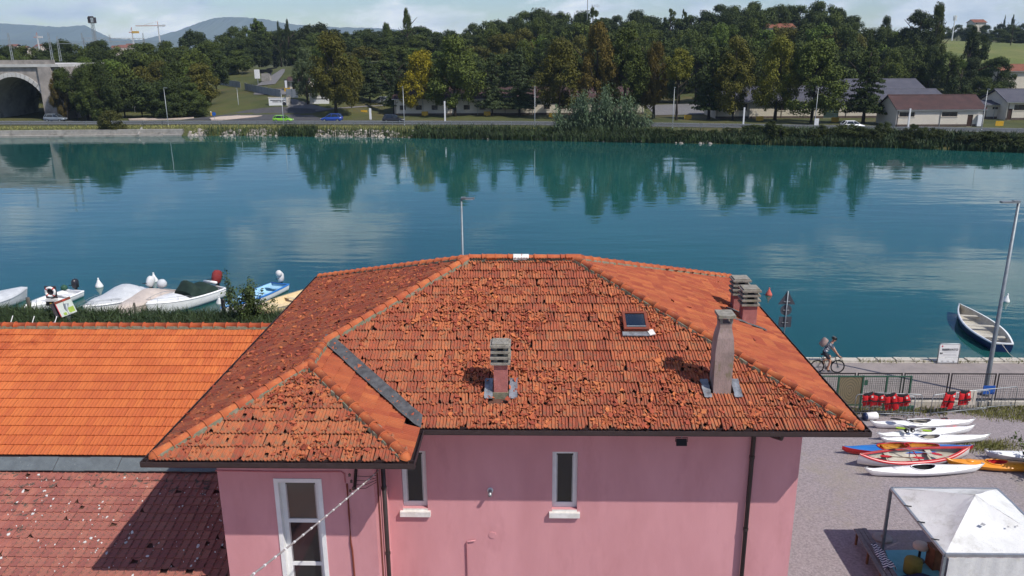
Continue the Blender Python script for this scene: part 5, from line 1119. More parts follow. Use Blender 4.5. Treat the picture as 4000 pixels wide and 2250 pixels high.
# buoys
def buoy(label, px, py, m='buoy_white', s_=1.0, lean=0):
    p = gz(px, py, 0); t = thing('mooring_buoy', label, 'buoy', (p.x, p.y, 0), 0, 'conical mooring buoys'); t.rotation_euler = (lean, lean*.5, 0); t.scale = (s_, s_, s_)
    MB().lathe([(.12, -.15), (.24, -.06), (.28, .06), (.24, .16), (.12, .38), (.05, .56)], (0, 0, 0), 16).build('float', [m], t, True); MB().lathe([(.05, .55), (.07, .60), (.035, .67)], (0, 0, 0), 10).build('eye', [m], t, True)
buoy('white conical buoy left of the tarpaulin covered boat', 388, 1121, s_=1.0); buoy('white conical buoy farther out above the green covered motorboat', 603, 1099, s_=1.0); buoy('small tilted white buoy between motorboat and blue boat', 857, 1185, s_=.8, lean=.25)
buoy('small red conical buoy right of the chimneys', 3003, 1153, 'buoy_red', .8); buoy('white buoy in open water by the tall lamp post', 3928, 1178, s_=.85, lean=.12)
# ------------------------------------------------------------------ reed margin on the left
rr = random.Random(31); pts = []
for _ in range(30000):
    x = rr.uniform(-46, -9.5); e_ = interp(edge, x); y = e_-abs(rr.gauss(0, 2.6))+.7
    if y < 34: continue
    if smooth_noise(x*.9, y*.9, 2) < -.55: continue
    pts.append((x, y, GZ-.15))
grass_mesh('reed_belt', pts, .85, .028, ['reed'], 8, lean=.55, seg=2, label='dense green reeds and grass along the near bank', cat='reeds')
b = MB(); b.grid([[(x, interp(edge, x)-8, GZ+.03), (x, interp(edge, x)-.4, GZ+.03)] for x in range(-80, -9, 3)], flip=False); tag(b.build('bank_soil', ['dirt']), kind='structure')
def leafy(name, label, base, stems, h, spread, leaf, n_leaf, m_tint, cat='shrub', group=None, seed=1, bunch=.35, root=None, mt='leaf'):
    rr = random.Random(seed); t = root or thing(name, label, cat, base, 0, group); sm = MB(); lf = MB()
    for i in range(stems):
        a = rr.uniform(0, 2*pi); d_ = rr.uniform(.05, 1)*spread; hh = h*rr.uniform(.5, 1.05)*(1-.25*d_/max(spread, .01)); pts = [Vector((cos(a)*d_*f_**1.3, sin(a)*d_*f_**1.3, hh*f_)) for f_ in (0, .35, .7, 1)]
        pts = [p+Vector((rr.uniform(-.04, .04), rr.uniform(-.04, .04), 0)) for p in pts]; sm.tube(pts, [.022, .016, .01, .005], 4, cap=False)
        for k in range(n_leaf):
            f_ = rr.uniform(.12, 1)**.8; j = min(2, int(f_*3)); p = pts[j].lerp(pts[j+1], f_*3-j)+Vector((rr.gauss(0, bunch*.3), rr.gauss(0, bunch*.3), rr.gauss(0, bunch*.25))); s_ = leaf*rr.uniform(.6, 1.3); R_ = Euler((rr.uniform(-1.1, 1.1), rr.uniform(-1.1, 1.1), rr.uniform(0, 6.28))).to_matrix()
            lf.poly([p+R_ @ Vector(q) for q in ((-s_, 0, 0), (0, -s_*.5, 0), (s_, 0, .2*s_), (0, s_*.5, 0))])
    sm.build('stems', ['trunk'], t); o = lf.build('foliage', [mt], t); o.color = (*m_tint, 1); return t
p = gz(985, 1262, GZ); leafy('bank_shrub', 'tall leafy shrub on the bank in front of the blue boat', (p.x, p.y, GZ-.2), 34, 2.9, 1.7, .085, 95, (.12, .17, .05), seed=5)
p = gz(905, 1240, GZ); leafy('bank_shrub', 'slim leafy shrub beside the grey post by the blue boat', (p.x, p.y, GZ-.2), 9, 3.3, .6, .075, 60, (.11, .16, .05), seed=6)
p = gz(4042, 1855, GZ); leafy('edge_tree', 'leafy branches of a shrub entering from the right edge', (p.x, p.y, GZ), 34, 1.9, 1.0, .075, 90, (.16, .23, .06), seed=7)
# mooring posts
def post(label, px, py0, py1, Y=None, r_=.12, m='wood_pole'):
    b_ = gz(px, py1, GZ-.3) if Y is None else None; top = gy(px, py0, b_.y).z; q = MB(); q.tube([(b_.x, b_.y, -.6), (b_.x, b_.y, top-.04), (b_.x, b_.y, top)], [r_, r_*.96, r_*.8], 10); q.build('mooring_post', [m], None, True, label=label, cat='post', group='mooring posts')
post('round grey mooring post left of the life ring', 122, 1162, 1238); post('round wooden mooring post left of the leafy shrubs', 878, 1168, 1245, r_=.13)
post('short weathered mooring stake in front of the beige covered boat', 532, 1183, 1240, r_=.07)
# life ring stand
p = gz(195, 1250, GZ); Y = p.y; ctr = gy(196, 1141, Y); t = thing('life_ring_stand', 'black stand holding a white life ring with red bands', 'life ring', (ctr.x, Y, GZ)); zc_ = ctr.z-GZ
MB().bb(-.34, .34, .05, .10, zc_-.40, zc_+.34).build('backboard', ['board_dark'], t); MB().bb(-.08, .08, .10, .18, -.3, zc_+.2).build('stand_post', ['board_dark'], t)
ring = [(cos(a)*.265, 0, zc_+sin(a)*.265) for a in [2*pi*k/24 for k in range(24)]]
o = MB().tube(ring, .075, 10, closed=True).build('ring', ['white_paint'], t, True)
for k in range(4): a = pi/4+k*pi/2; MB().tube([(cos(a-.13)*.265, 0, zc_+sin(a-.13)*.265), (cos(a)*.268, 0, zc_+sin(a)*.268), (cos(a+.13)*.265, 0, zc_+sin(a+.13)*.265)], .079, 10).build('ring_band', ['ring_red'], o, True)
z1 = gy(196, 1178, Y).z-GZ; MB().bb(-.36, .36, -.02, .1, z1-.26, z1+.0).build('lower_box', ['black'], t); MB().bb(-.34, .34, -.06, .1, z1+.02, z1+.16).build('white_tray', ['white_sill'], t)
for x in (-.13, .07): MB().bb(x, x+.14, -.026, -.021, z1-.14, z1-.08).build('yellow_lettering', ['sign_yellow'], t)
# info board with map
p = gz(262, 1270, GZ); Y = p.y; c = gy(256, 1199, Y); t = thing('map_board', 'tilted information board with map on a grey post', 'information board', (c.x, Y, GZ)); zc_ = c.z-GZ
q = MB(); E_ = Matrix.Translation((0, 0, zc_)) @ Euler((-.25, -.28, .5)).to_matrix().to_4x4()
E_ = E_ @ Matrix.Diagonal((.78, 1, .80, 1)); q.box((0, 0, 0), (1.12, .05, 1.22)); q.xf(E_); q.build('panel', ['map_white'], t)
def onb(x0, x1, z0, z1, m, nm, y=-.032): q = MB(); q.bb(x0, x1, y, y+.006, z0, z1); q.xf(E_); q.build(nm, [m], t)
onb(-.56, .56, .42, .60, 'board_brown', 'header_band'); onb(-.56, -.51, -.6, .41, 'logo_red', 'side_band'); onb(.10, .50, -.5, -.10, 'map_green', 'map_patch'); onb(-.3, -.1, -.55, -.35, 'map_green', 'map_patch'); onb(-.02, .02, -.55, .40, 'text_grey', 'map_road'); onb(-.01, .25, -.58, -.54, 'text_grey', 'map_road'); onb(.0, .2, .46, .57, 'ring_red', 'header_logo', -.036)
q = MB(); q.box((-.70, .15, .05), (.42, .05, 1.1)); q.xf(E_); q.build('dark_side_panel', ['board_dark'], t); MB().tube([(0, .08, -.2), (0, .08, zc_+.2)], .16, 10).build('post', ['pole_grey'], t, True)
# feather flags: only the tips rise above the orange ridge
for lb, px, py, m_, w_ in (('violet feather flag tip above the orange ridge, leftmost', 50, 1233, 'flag_violet', .07), ('green feather flag tip above the orange ridge', 134, 1235, 'flag_green', .08), ('pink feather flag tip in front of the map board', 222, 1235, 'flag_pink', .36)):
    Y = 33.0; p = gy(px, py, Y); t = thing('feather_flag', lb, 'flag', (p.x-.45, Y, GZ), 0, 'feather flags behind the orange roof'); H_ = p.z-GZ
    pole = [(0, 0, 0), (0, 0, H_*.6), (.15, 0, H_*.85), (.45, 0, H_)]; MB().tube(pole, [.025, .02, .02, .016], 7).build('pole', ['white_paint'], t, True)
    q = MB(); q.grid([[(.02, 0, H_*.25), (.02, 0, H_*.6), (.17, 0, H_*.86), (.36, 0, H_*.955)], [(-.5*w_/.3*.3-.1, .03, H_*.25), (-w_*1.4, .03, H_*.6), (-w_*.55+.1, .02, H_*.84), (.26-w_*.3, 0, H_*.915)]]); q.grid([[(.02, .012, H_*.25), (.02, .012, H_*.6), (.17, .012, H_*.86), (.36, .012, H_*.955)], [(-.5*w_/.3*.3-.1, .042, H_*.25), (-w_*1.4, .042, H_*.6), (-w_*.55+.1, .032, H_*.84), (.26-w_*.3, .012, H_*.915)]], flip=True); q.build('cloth', [m_], t, True)
# ------------------------------------------------------------------ cyclist
P0 = gz(3229, 1457, GZ+.02); wb = .99
bk = thing('bicycle', 'black gravel bicycle ridden along the promenade', 'bicycle', (P0.x, P0.y, GZ+.02))
rw, fw_ = Vector((-wb/2, 0, .345)), Vector((wb/2, 0, .345)); bb_ = Vector((-wb/2+.42, 0, .28)); st_ = Vector((-wb/2+.27, 0, .80)); hd0, hd1 = Vector((wb/2-.12, 0, .72)), Vector((wb/2-.17, 0, .86))
for nm, c in (('rear_wheel', rw), ('front_wheel', fw_)):
    q = MB(); q.tube([c+Vector((cos(a)*.325, 0, sin(a)*.325)) for a in [2*pi*k/32 for k in range(32)]], .022, 8, closed=True); o = q.build(nm, ['rubber'], bk, True)
    q = MB(); q.tube([c+Vector((cos(a)*.295, 0, sin(a)*.295)) for a in [2*pi*k/32 for k in range(32)]], .012, 6, closed=True); q.build('rim', ['black'], o, True)
    q = MB()
    for k in range(16): a = 2*pi*k/16; q.tube([c, c+Vector((cos(a)*.29, 0, sin(a)*.29))], .0022, 3, cap=False)
    q.build('spokes', ['galv'], o); q = MB(); q.tube([c+Vector((0, -.05, 0)), c+Vector((0, .05, 0))], .025, 8); q.tube([c+Vector((0, -.04, 0)), c+Vector((0, -.036, 0))], .075, 14); q.build('hub', ['galv'], o)
q = MB()
for a, c, r_ in ((bb_, st_, .016), (bb_, hd0, .020), (st_+Vector((.02, 0, -.05)), hd1-Vector((0, 0, .03)), .016), (rw+Vector((0, -.05, 0)), bb_, .010), (rw+Vector((0, .05, 0)), bb_, .010), (rw+Vector((0, -.05, 0)), st_-Vector((-.01, 0, .08)), .009), (rw+Vector((0, .05, 0)), st_-Vector((-.01, 0, .08)), .009), (hd0, hd1, .02)): q.tube([a, c], r_, 8)
q.build('frame', ['car_black'], bk, True); q = MB()
for s_ in (-.05, .05): q.tube([hd0+Vector((0, s_*.6, 0)), fw_+Vector((0, s_, 0))], .012, 6)
q.build('fork', ['black'], bk, True)
sp = st_+Vector((-.05, 0, .18)); MB().tube([st_, sp], .014, 8).build('seat_post', ['galv'], bk, True); q = MB(); q.grid([[sp+Vector((x, w*s_, .02+.02*(abs(s_) < .5))) for s_ in (-1, -.4, .4, 1)] for x, w in ((-.12, .075), (-.05, .07), (.05, .025), (.15, .018))]); q.grid([[sp+Vector((x, w*s_, -.01)) for s_ in (-1, -.4, .4, 1)] for x, w in ((-.12, .075), (-.05, .07), (.05, .025), (.15, .018))], flip=True); q.build('saddle', ['black'], bk, True)
hb = hd1+Vector((.09, 0, .05)); q = MB(); q.tube([hd1, hb], .014, 6)
for s_ in (-1, 1): q.tube([hb, hb+Vector((0, s_*.2, 0)), hb+Vector((.09, s_*.21, -.01)), hb+Vector((.12, s_*.21, -.06)), hb+Vector((.08, s_*.22, -.12)), hb+Vector((-.02, s_*.22, -.13))], .013, 7)
q.build('handlebar', ['black'], bk, True); q = MB(); q.tube([bb_+Vector((0, -.06, 0)), bb_+Vector((0, -.052, 0))], .09, 18); q.build('chainring', ['galv'], bk); MB().tube([bb_.lerp(hd0, .35)+Vector((0, 0, .06)), bb_.lerp(hd0, .62)+Vector((0, 0, .06))], .036, 10).build('bottle', ['black'], bk, True)
pd = {}
for s_, dxy in ((-1, Vector((.10, 0, -.14))), (1, Vector((-.10, 0, .14)))):
    e = bb_+Vector((0, s_*.09, 0))+dxy; MB().tube([bb_+Vector((0, s_*.08, 0)), e], .012, 6).build('crank', ['black'], bk); MB().box(e+Vector((0, s_*.05, 0)), (.09, .08, .02)).build('pedal', ['black'], bk); pd[s_] = e+Vector((-.02, s_*.05, .03))
pv = thing('person', 'cyclist in striped jersey, dark shorts and black helmet leaning forward', 'person', (P0.x, P0.y, GZ+.02))
hip = sp+Vector((.02, 0, .10)); chest = hip+Vector((.27, 0, .40)); neck = hip+Vector((.36, 0, .52)); hc = neck+Vector((.07, 0, .13))
V_ = []; E2 = []; RD = []
def sv(p, r_, par=None):
    V_.append(Vector(p)); RD.append(r_)
    if par is not None: E2.append((par, len(V_)-1))
    return len(V_)-1
i0 = sv(hip, .135); i1 = sv(hip+Vector((.13, 0, .20)), .125, i0); i2 = sv(chest, .145, i1); i3 = sv(neck, .06, i2); i4 = sv(neck+Vector((.03, 0, .06)), .055, i3); i5 = sv(hc, .095, i4); i6 = sv(hc+Vector((.02, 0, .08)), .075, i5)
sv(hc+Vector((.105, 0, -.01)), .02, i5)  # nose
sv(hc+Vector((.075, 0, -.07)), .035, i5)  # chin
for s_ in (-1, 1):
    sh = sv(chest+Vector((.03, s_*.18, .03)), .062, i2); el = sv((chest+Vector((.03, s_*.18, .03))).lerp(hb+Vector((.08, s_*.21, .02)), .5)+Vector((.0, s_*.05, -.07)), .045, sh); wr_ = sv(hb+Vector((.02, s_*.21, .05)), .030, el); pm_ = sv(hb+Vector((.085, s_*.21, .03)), .032, wr_)
    for k in range(4):
        oy = (-.03+.02*k); f1 = sv(hb+Vector((.125, s_*.21+oy, .02-.004*k)), .0095, pm_); f2 = sv(hb+Vector((.148, s_*.21+oy, -.015)), .009, f1); sv(hb+Vector((.125, s_*.21+oy, -.045)), .008, f2)
    th_ = sv(hb+Vector((.09, s_*.165, .02)), .010, pm_); sv(hb+Vector((.11, s_*.16, -.02)), .009, th_)
    hj = sv(hip+Vector((.03, s_*.09, -.03)), .095, i0); ft = pd[s_]; up = hip+Vector((.03, s_*.09, -.03)); d_ = ft+Vector((-.02, 0, .08))-up; md = up+d_*.5; ht = sqrt(max(.001, .455**2-(d_.length/2)**2)); pr_ = Vector((d_.z, 0, -d_.x)).normalized()*-1
    kn = sv(md+pr_*ht+Vector((0, s_*.01, 0)), .066, hj); cf = sv(V_[kn].lerp(ft+Vector((-.03, 0, .08)), .35), .058, kn); an = sv(ft+Vector((-.05, 0, .07)), .036, cf); hl = sv(ft+Vector((-.07, 0, .025)), .034, an); sv(ft+Vector((.10, 0, .005)), .030, an)
me = bpy.data.meshes.new('body'); me.from_pydata([tuple(p) for p in V_], E2, []); bo = obj('body_cage', me); sm_ = bo.modifiers.new('s', 'SKIN'); 
for i, r_ in enumerate(RD): me.skin_vertices[0].data[i].radius = (r_, r_)
me.skin_vertices[0].data[0].use_root = True; bo.modifiers.new('u', 'SUBSURF').levels = 2
dg = bpy.context.evaluated_depsgraph_get(); bm_ = bpy.data.meshes.new_from_object(bo.evaluated_get(dg)); bpy.data.objects.remove(bo)
for m_ in ('skin', 'jersey', 'shorts', 'black', 'white_cloth'): bm_.materials.append(M[m_])
for pg in bm_.polygons:
    c = pg.center; pg.use_smooth = True; ax = (c-hip).dot((neck-hip).normalized())
    side = abs(c.y)
    if c.z < pd[-1].z+.075 and abs(c.y) > .06 and c.x < .2 and (c.z < pd[-1].z+.06 or c.y > 0 and c.z < pd[1].z+.06) and (c.y < 0 or c.z > pd[1].z-.06): pg.material_index = 3
    elif c.x > hb.x-.30 and c.z < chest.z-.02 and c.x > hip.x+.30: pg.material_index = 0
    elif ax > .60: pg.material_index = 0
    elif ax > .08 and c.z > hip.z+.02: pg.material_index = 4 if int((ax+side*.6)*26) % 3 == 0 else 1
    elif c.z > hip.z-.30 and c.x < hip.x+.33: pg.material_index = 2
body = obj('body', bm_, pv)
q = MB(); q.lathe([(.118, .0), (.122, .04), (.105, .09), (.06, .125), (.01, .135)], (0, 0, 0), 14, sx=1.18, sy=.88); q.xf(Matrix.Translation(hc+Vector((.0, 0, .045))) @ Euler((0, .25, 0)).to_matrix().to_4x4()); o = q.build('helmet', ['black'], pv, True)
for k in range(3): MB().box(hc+Vector((.0, -.05+.05*k, .175)), (.16, .012, .012), ry=.3).build('helmet_rib', ['galv'], o)
MB().box(hc+Vector((.10, 0, .02)), (.02, .13, .035)).build('glasses', ['black'], pv)
for s_ in (-1, 1): MB().lathe([(.006, -.03), (.018, -.01), (.02, .02), (.006, .03)], hc+Vector((-.005, s_*.097, 0)), 8).build('ear', ['skin'], pv, True)
q = MB(); E_ = Matrix.Translation(hip+Vector((.02, 0, .40))) @ Euler((0, .58, 0)).to_matrix().to_4x4(); rows = []
for z, sx, sy in ((-.22, .06, .13), (-.20, .09, .16), (0, .115, .17), (.18, .10, .16), (.22, .07, .13)): rows.append([(x*sx, y*sy, z) for x, y in ((-1, -.8), (-.7, -1), (.7, -1), (1, -.8), (1, .8), (.7, 1), (-.7, 1), (-1, .8))])
q.grid(rows, closed=True); q.poly(rows[0]); q.poly(rows[-1]); q.xf(Matrix.Translation(Vector((P0.x, P0.y, GZ+.02))) @ E_ @ Matrix.Translation((-.135, 0, .07))); q.build('backpack', ['pack'], None, True, label='tan box shaped backpack worn by the cyclist', cat='backpack')
# ------------------------------------------------------------------ far bank edge
def shp(x, d, z): return Vector((x, shoreY(x)+d, z))
q = MB(); X0, X1 = gz(-400, 535).x, gz(722, 530).x; st_ = [X0+(X1-X0)*i/20 for i in range(21)]
q.grid([[shp(x, -.9, -.8) for x in st_], [shp(x, -.9, .35) for x in st_], [shp(x, -.2, .38) for x in st_], [shp(x, -.15, 1.28) for x in st_], [shp(x, .45, 1.30) for x in st_], [shp(x, .5, .6) for x in st_]], flip=True)
qw = q.build('quay_wall', ['concrete_plain'], None, label='pale concrete quay wall with low ledge along the far bank', cat='wall')
x = gz(690, 505).x; t = thing('quay_steps', 'concrete steps down to the water at the end of the quay', 'steps', (x, shoreY(x), 0))
for i in range(6): MB().bb(-1.0, 3.5, -1.1+.3*i, -.8+.3*i, -.2, .2*i+.12).build('step', ['concrete_plain'], t)
MB().beam((-1.2, -1.0, .3), (-1.2, .9, 1.5), .3, .25).build('side_wall', ['concrete_plain'], t)
rr = random.Random(41); q = MB()
for _ in range(2600):
    px = rr.uniform(730, 2720)
    if 1560 < px < 2150 and rr.random() < .8: continue
    if px > 2540 and rr.random() < .5: continue
    if 800 < px < 860 or 930 < px < 960 or (1030 < px < 1190 and rr.random() < .8): continue
    X = gz(px, 531).x; d = rr.uniform(-.3, 2.6)**1.0; s_ = rr.choice((.12, .16, .2, .28, .38)); c = Vector((X, shoreY(X)+d, ground(X, shoreY(X)+d)+s_*.25)); b_ = len(q.v)
    for k in range(6): a = k*pi/3; q.v.append(tuple(c+Vector((cos(a)*s_*rr.uniform(.7, 1.2), sin(a)*s_*.8, -.1*s_))))
    for k in range(4): a = k*pi/2+.4; q.v.append(tuple(c+Vector((cos(a)*s_*.6, sin(a)*s_*.5, s_*rr.uniform(.4, .7)))))
    q.face((b_+6, b_+7, b_+8, b_+9)); 
    for k in range(6): j = [6, 6, 7, 8, 8, 9][k]; j2 = [6, 7, 8, 8, 9, 6][k]; q.face((b_+k, b_+(k+1) % 6, b_+j2, b_+j) if j != j2 else (b_+k, b_+(k+1) % 6, b_+j))
q.build('bank_stones', ['stone_bank'], None, label='white broken stones facing the far river bank', cat='stones', kind='stuff')
def reed_pts(n_, pa, pb, da, db, seed, hole=None):
    rr = random.Random(seed); out = []
    for _ in range(n_):
        X = gz(rr.uniform(pa, pb), 550).x; d = rr.uniform(da, db)
        if smooth_noise(X*.35, d*.5, seed) < -.62: continue
        out.append((X, shoreY(X)+d, max(0, ground(X, shoreY(X)+d))-.1))
    return out
grass_mesh('far_reeds', reed_pts(9000, 1600, 2620, -.6, 3.4, 3)+reed_pts(1500, 1040, 1190, -.5, 2.5, 4)+reed_pts(900, 720, 1600, -.4, 2.6, 9), 1.5, .07, ['reed'], 11, lean=.4, seg=2, label='reeds at the foot of the far bank, centre and left', cat='reeds')
grass_mesh('far_reeds', reed_pts(15000, 2900, 4300, -1.0, 6.5, 5)+reed_pts(3000, 2500, 2950, 0, 3, 7), 1.45, .09, ['reed'], 12, lean=.4, seg=2, label='dark thick reed bed along the far bank at right', cat='reeds')
grass_mesh('verge_grass', [(x_, shoreY(x_)+d_, ground(x_, shoreY(x_)+d_)-.02) for x_, d_ in [(rr.uniform(-130, 110), rr.uniform(2.0, 7.5)) for _ in range(16000)]], .35, .06, ['yard_grass'], 13, label='rough grass verge below the guard rail', cat='grass')
# ------------------------------------------------------------------ guard rail, lamps and signs along the far road
g = thing('guard_rail', 'grey steel guard rail along the far road', 'guard rail', (0, railY(0), 1.3))
for i in range(-33, 34):
    x = i*4.0; MB().bb(x-.06, x+.06, railY(x)-.06, railY(x)+.06, 1.2, 2.12).build('post', ['galv'], g, world=True)
    for z in (1.72, 2.05): MB().beam((x+.0, railY(x)-.1, z), (x+3.97, railY(x+4)-.1, z), .06, .16).build('rail', ['galv'], g, world=True)
LAMPS = [((480, 461), (462, 336), 'behind the round river bush, farther of two'), ((658, 491), (640, 344), 'right of the round river bush'), ((935, 443), (923, 345), 'on the grass slope left of the entrance'), ((1109, 491), (1100, 363), 'standing in front of the green car'), ((1580, 491), (1575, 340), 'beside the black car'), ((2089, 495), (2090, 338), 'left of the giant reed clump'), ((2627, 502), (2635, 342), 'right of the giant reed clump'), ((3182, 491), (3199, 342), 'next to the white sign left of the white car'), ((3833, 510), (3856, 349), 'at the right end of the brown roofed garage')]
for (bx, by), (tx, ty), lb in LAMPS:
    p = gz(bx, by, 1.3); lamp('slim far bank street lamp '+lb, p, gy(tx, ty, p.y).z-1.3, pi/2 if bx != 658 else pi, .075, 'street lamps along the far road', head=.7, m='galv')
def ysign(px, py, lb, W_=1.5, H_=1.1):
    p = gz(px, py+12, 1.3); z = gy(px, py, p.y).z
    if py < 420: p = gt(px, py+9); z = p.z+1.6
    t = thing('yellow_sign', lb, 'sign', (p.x, p.y, p.z), 0, 'yellow warning signs along the military fence'); MB().bb(-W_/2, W_/2, -.03, .03, z-p.z-H_/2, z-p.z+H_/2*.6).build('plate', ['sign_yellow'], t); MB().bb(-W_*.2, W_*.2, -.03, .03, z-p.z-H_*.8, z-p.z-H_/2-.002).build('lower_plate', ['sign_yellow'], t); MB().tube([(0, .06, 0), (0, .06, z-p.z)], .04, 6).build('post', ['galv'], t)
for px, py, lb in ((1423, 436, 'left of the black car'), (1660, 441, 'under the yellow tree'), (1903, 441, 'right of the big plane tree'), (2157, 447, 'left of the giant reed clump'), (2687, 455, 'in front of the barracks yard'), (2967, 460, 'left of the green barracks door'), (3261, 465, 'below the green barracks door'), (3574, 471, 'before the brown roofed garage wall'), (3903, 480, 'at the far right of the road'), (1124, 366, 'on the entrance pillar')): ysign(px, py, 'yellow warning sign '+lb)
def slab(name, lb, cat, px, py0, py1, w, m, Y=None, th=.2, group=None):
    p = gz(px, py1, 1.3); h = gy(px, py0, p.y).z-1.3; t = thing(name, lb, cat, (p.x, p.y, 1.3), 0, group); MB().bb(-w/2, w/2, -th/2, th/2, .15, h).build('panel', [m], t); MB().bb(-w*.35, w*.35, -th*.4, th*.4, 0, .15).build('foot', ['galv'], t); return t, h
slab('totem_sign', 'white upright sign left of the cream barracks', 'sign', 1448, 423, 469, .45, 'metal_white'); slab('totem_sign', 'white pole sign under the big plane tree', 'sign', 1739, 395, 476, .3, 'metal_white'); slab('totem_sign', 'white upright sign at the lamp left of white car', 'sign', 3188, 463, 492, .8, 'metal_white'); slab('totem_sign', 'white post in front of the garage', 'sign', 3546, 424, 504, .28, 'metal_white'); slab('totem_sign', 'thin white post right of the barracks yard', 'sign', 2903, 420, 490, .28, 'metal_white')
for px, py, lb, m_ in ((305, 425, 'white triangular road sign beneath the wooded slope', 'white_paint'), (528, 415, 'small road sign at the wood edge', 'metal_white'), (839, 445, 'blue round road sign on the traffic island', 'sign_blue')):
    p = gz(px, py+28, 1.3); z = gy(px, py, p.y).z-1.3; t = thing('road_sign', lb, 'road sign', (p.x, p.y, 1.3)); MB().tube([(0, 0, 0), (0, 0, z+.3)], .04, 6).build('post', ['galv'], t); q = MB()
    q.tube([(0, -.05, z), (0, -.08, z)], .42, 3 if 'tri' in lb else 18); q.build('plate', [m_], t)
for px, py in ((691, 453), (735, 451), (825, 452)):
    p = gz(px, py, 1.5); t = thing('bollard', 'yellow bollard on the traffic island '+{691: 'nose, left of two', 735: 'nose, right of two', 825: 'by the junction'}[px], 'bollard', (p.x, p.y, 1.52), 0, 'yellow bollards'); MB().tube([(0, 0, 0), (0, 0, .8)], .16, 8).build('body', ['sign_yellow'], t); MB().tube([(0, 0, .802), (0, 0, .95)], [.16, .08], 8).build('cap', ['white_paint'], t)
# ------------------------------------------------------------------ cars
def car(label, px, py, m, lenpx, facing=1, suv=0):
    p = gz(px, py, 1.37) if py > 440 else gt(px, py); z = p.z+ (0 if py > 440 else .08); Lc = {0: 4.1, 1: 4.5}[suv]
    t = thing('car', label, 'car', (p.x, p.y, z), 0 if facing > 0 else pi, 'cars on the far road'); k = Lc/4.2; zt = 1.47+.18*suv; zb = .95+.08*suv
    S_ = [(-2.1, .70, .48, .80), (-2.04, .80, .32, zb-.02), (-1.5, .86, .26, zb+.02), (-.6, .88, .25, zb), (.4, .88, .25, zb-.02), (1.0, .87, .26, zb-.05), (1.6, .84, .28, zb-.16), (1.95, .76, .34, zb-.27), (2.1, .62, .44, zb-.38)]
    rows = [[(x*k, w*a, z0+(z1-z0)*h) for a, h in ((.9, 0), (1, .25), (1, .6), (.93, .95), (.8, 1), (0, 1.02), (-.8, 1), (-.93, .95), (-1, .6), (-1, .25), (-.9, 0))] for x, w, z0, z1 in S_]
    q = MB(); q.grid(rows, flip=True); q.poly(rows[0][::-1]); q.poly(rows[-1]); q.build('body', [m], t, True)
    bt = [(-1.98, .72), (-1.5, .80), (0, .82), (1.12, .78)]; tp = [(-1.62 if suv else -1.5, .58), (-1.15, .64), (-.2, .66), (.30, .60)]
    q = MB(); q.grid([[(x*k, w, zb) for x, w in bt], [(x*k, w, zt-.04) for x, w in tp], [(x*k, -w, zt-.04) for x, w in tp], [(x*k, -w, zb) for x, w in bt]], flip=True)
    for i in (0, -1): q.poly([(bt[i][0]*k, bt[i][1], zb), (tp[i][0]*k, tp[i][1], zt-.04), (tp[i][0]*k, -tp[i][1], zt-.04), (bt[i][0]*k, -bt[i][1], zb)])
    q.build('windows', ['car_glass'], t)
    q = MB(); q.grid([[(x*k, w*1.01, zt-.045) for x, w in tp], [(x*k, w*.8, zt+.02) for x, w in tp], [(x*k, -w*.8, zt+.02) for x, w in tp], [(x*k, -w*1.01, zt-.045) for x, w in tp]]); q.build('roof', [m], t, True)
    for s_ in (-1, 1):
        for (a, b_) in ((0, 0), (1, 1), (2, 2), (3, 3)): q = MB(); q.beam((bt[a][0]*k, s_*bt[a][1]*1.005, zb), (tp[b_][0]*k, s_*tp[b_][1]*1.01, zt-.03), .05, .07); q.build('pillar', [m], t)
        for x in (-1.28*k, 1.30*k):
            q = MB(); q.tube([(x, s_*.70, .32), (x, s_*.89, .32)], .32, 16); o = q.build('wheel', ['rubber'], t); q = MB(); q.tube([(x, s_*.88, .32), (x, s_*.90, .32)], .20, 12); q.build('rim', ['galv'], o)
        MB().box((2.0*k, s_*.56, .62+.05*suv), (.14, .26, .13), rz=-s_*.3).build('headlight', ['metal_white'], t); MB().box((-2.06*k, s_*.62, .80), (.08, .20, .16)).build('tail_light', ['gel_red'], t); MB().box((.95*k, s_*.95, zb+.06), (.12, .16, .10)).build('mirror', [m], t)
    return t
car('grey blue car leaving the bridge arch', 218, 475, 'car_grey', 76, 1, 1); car('lime green hatchback at the junction', 1107, 478, 'car_green', 68, 1, 0); car('bright blue car driving left past the junction', 1297, 475, 'car_blue', 76, -1, 1); car('black car behind the guard rail', 1538, 479, 'car_black', 82, 1, 1); car('silver car parked on the lane left of the barracks', 1489, 406, 'car_silver', 60, -1, 1); car('white car on the road at right', 3328, 503, 'car_white', 85, 1, 0)
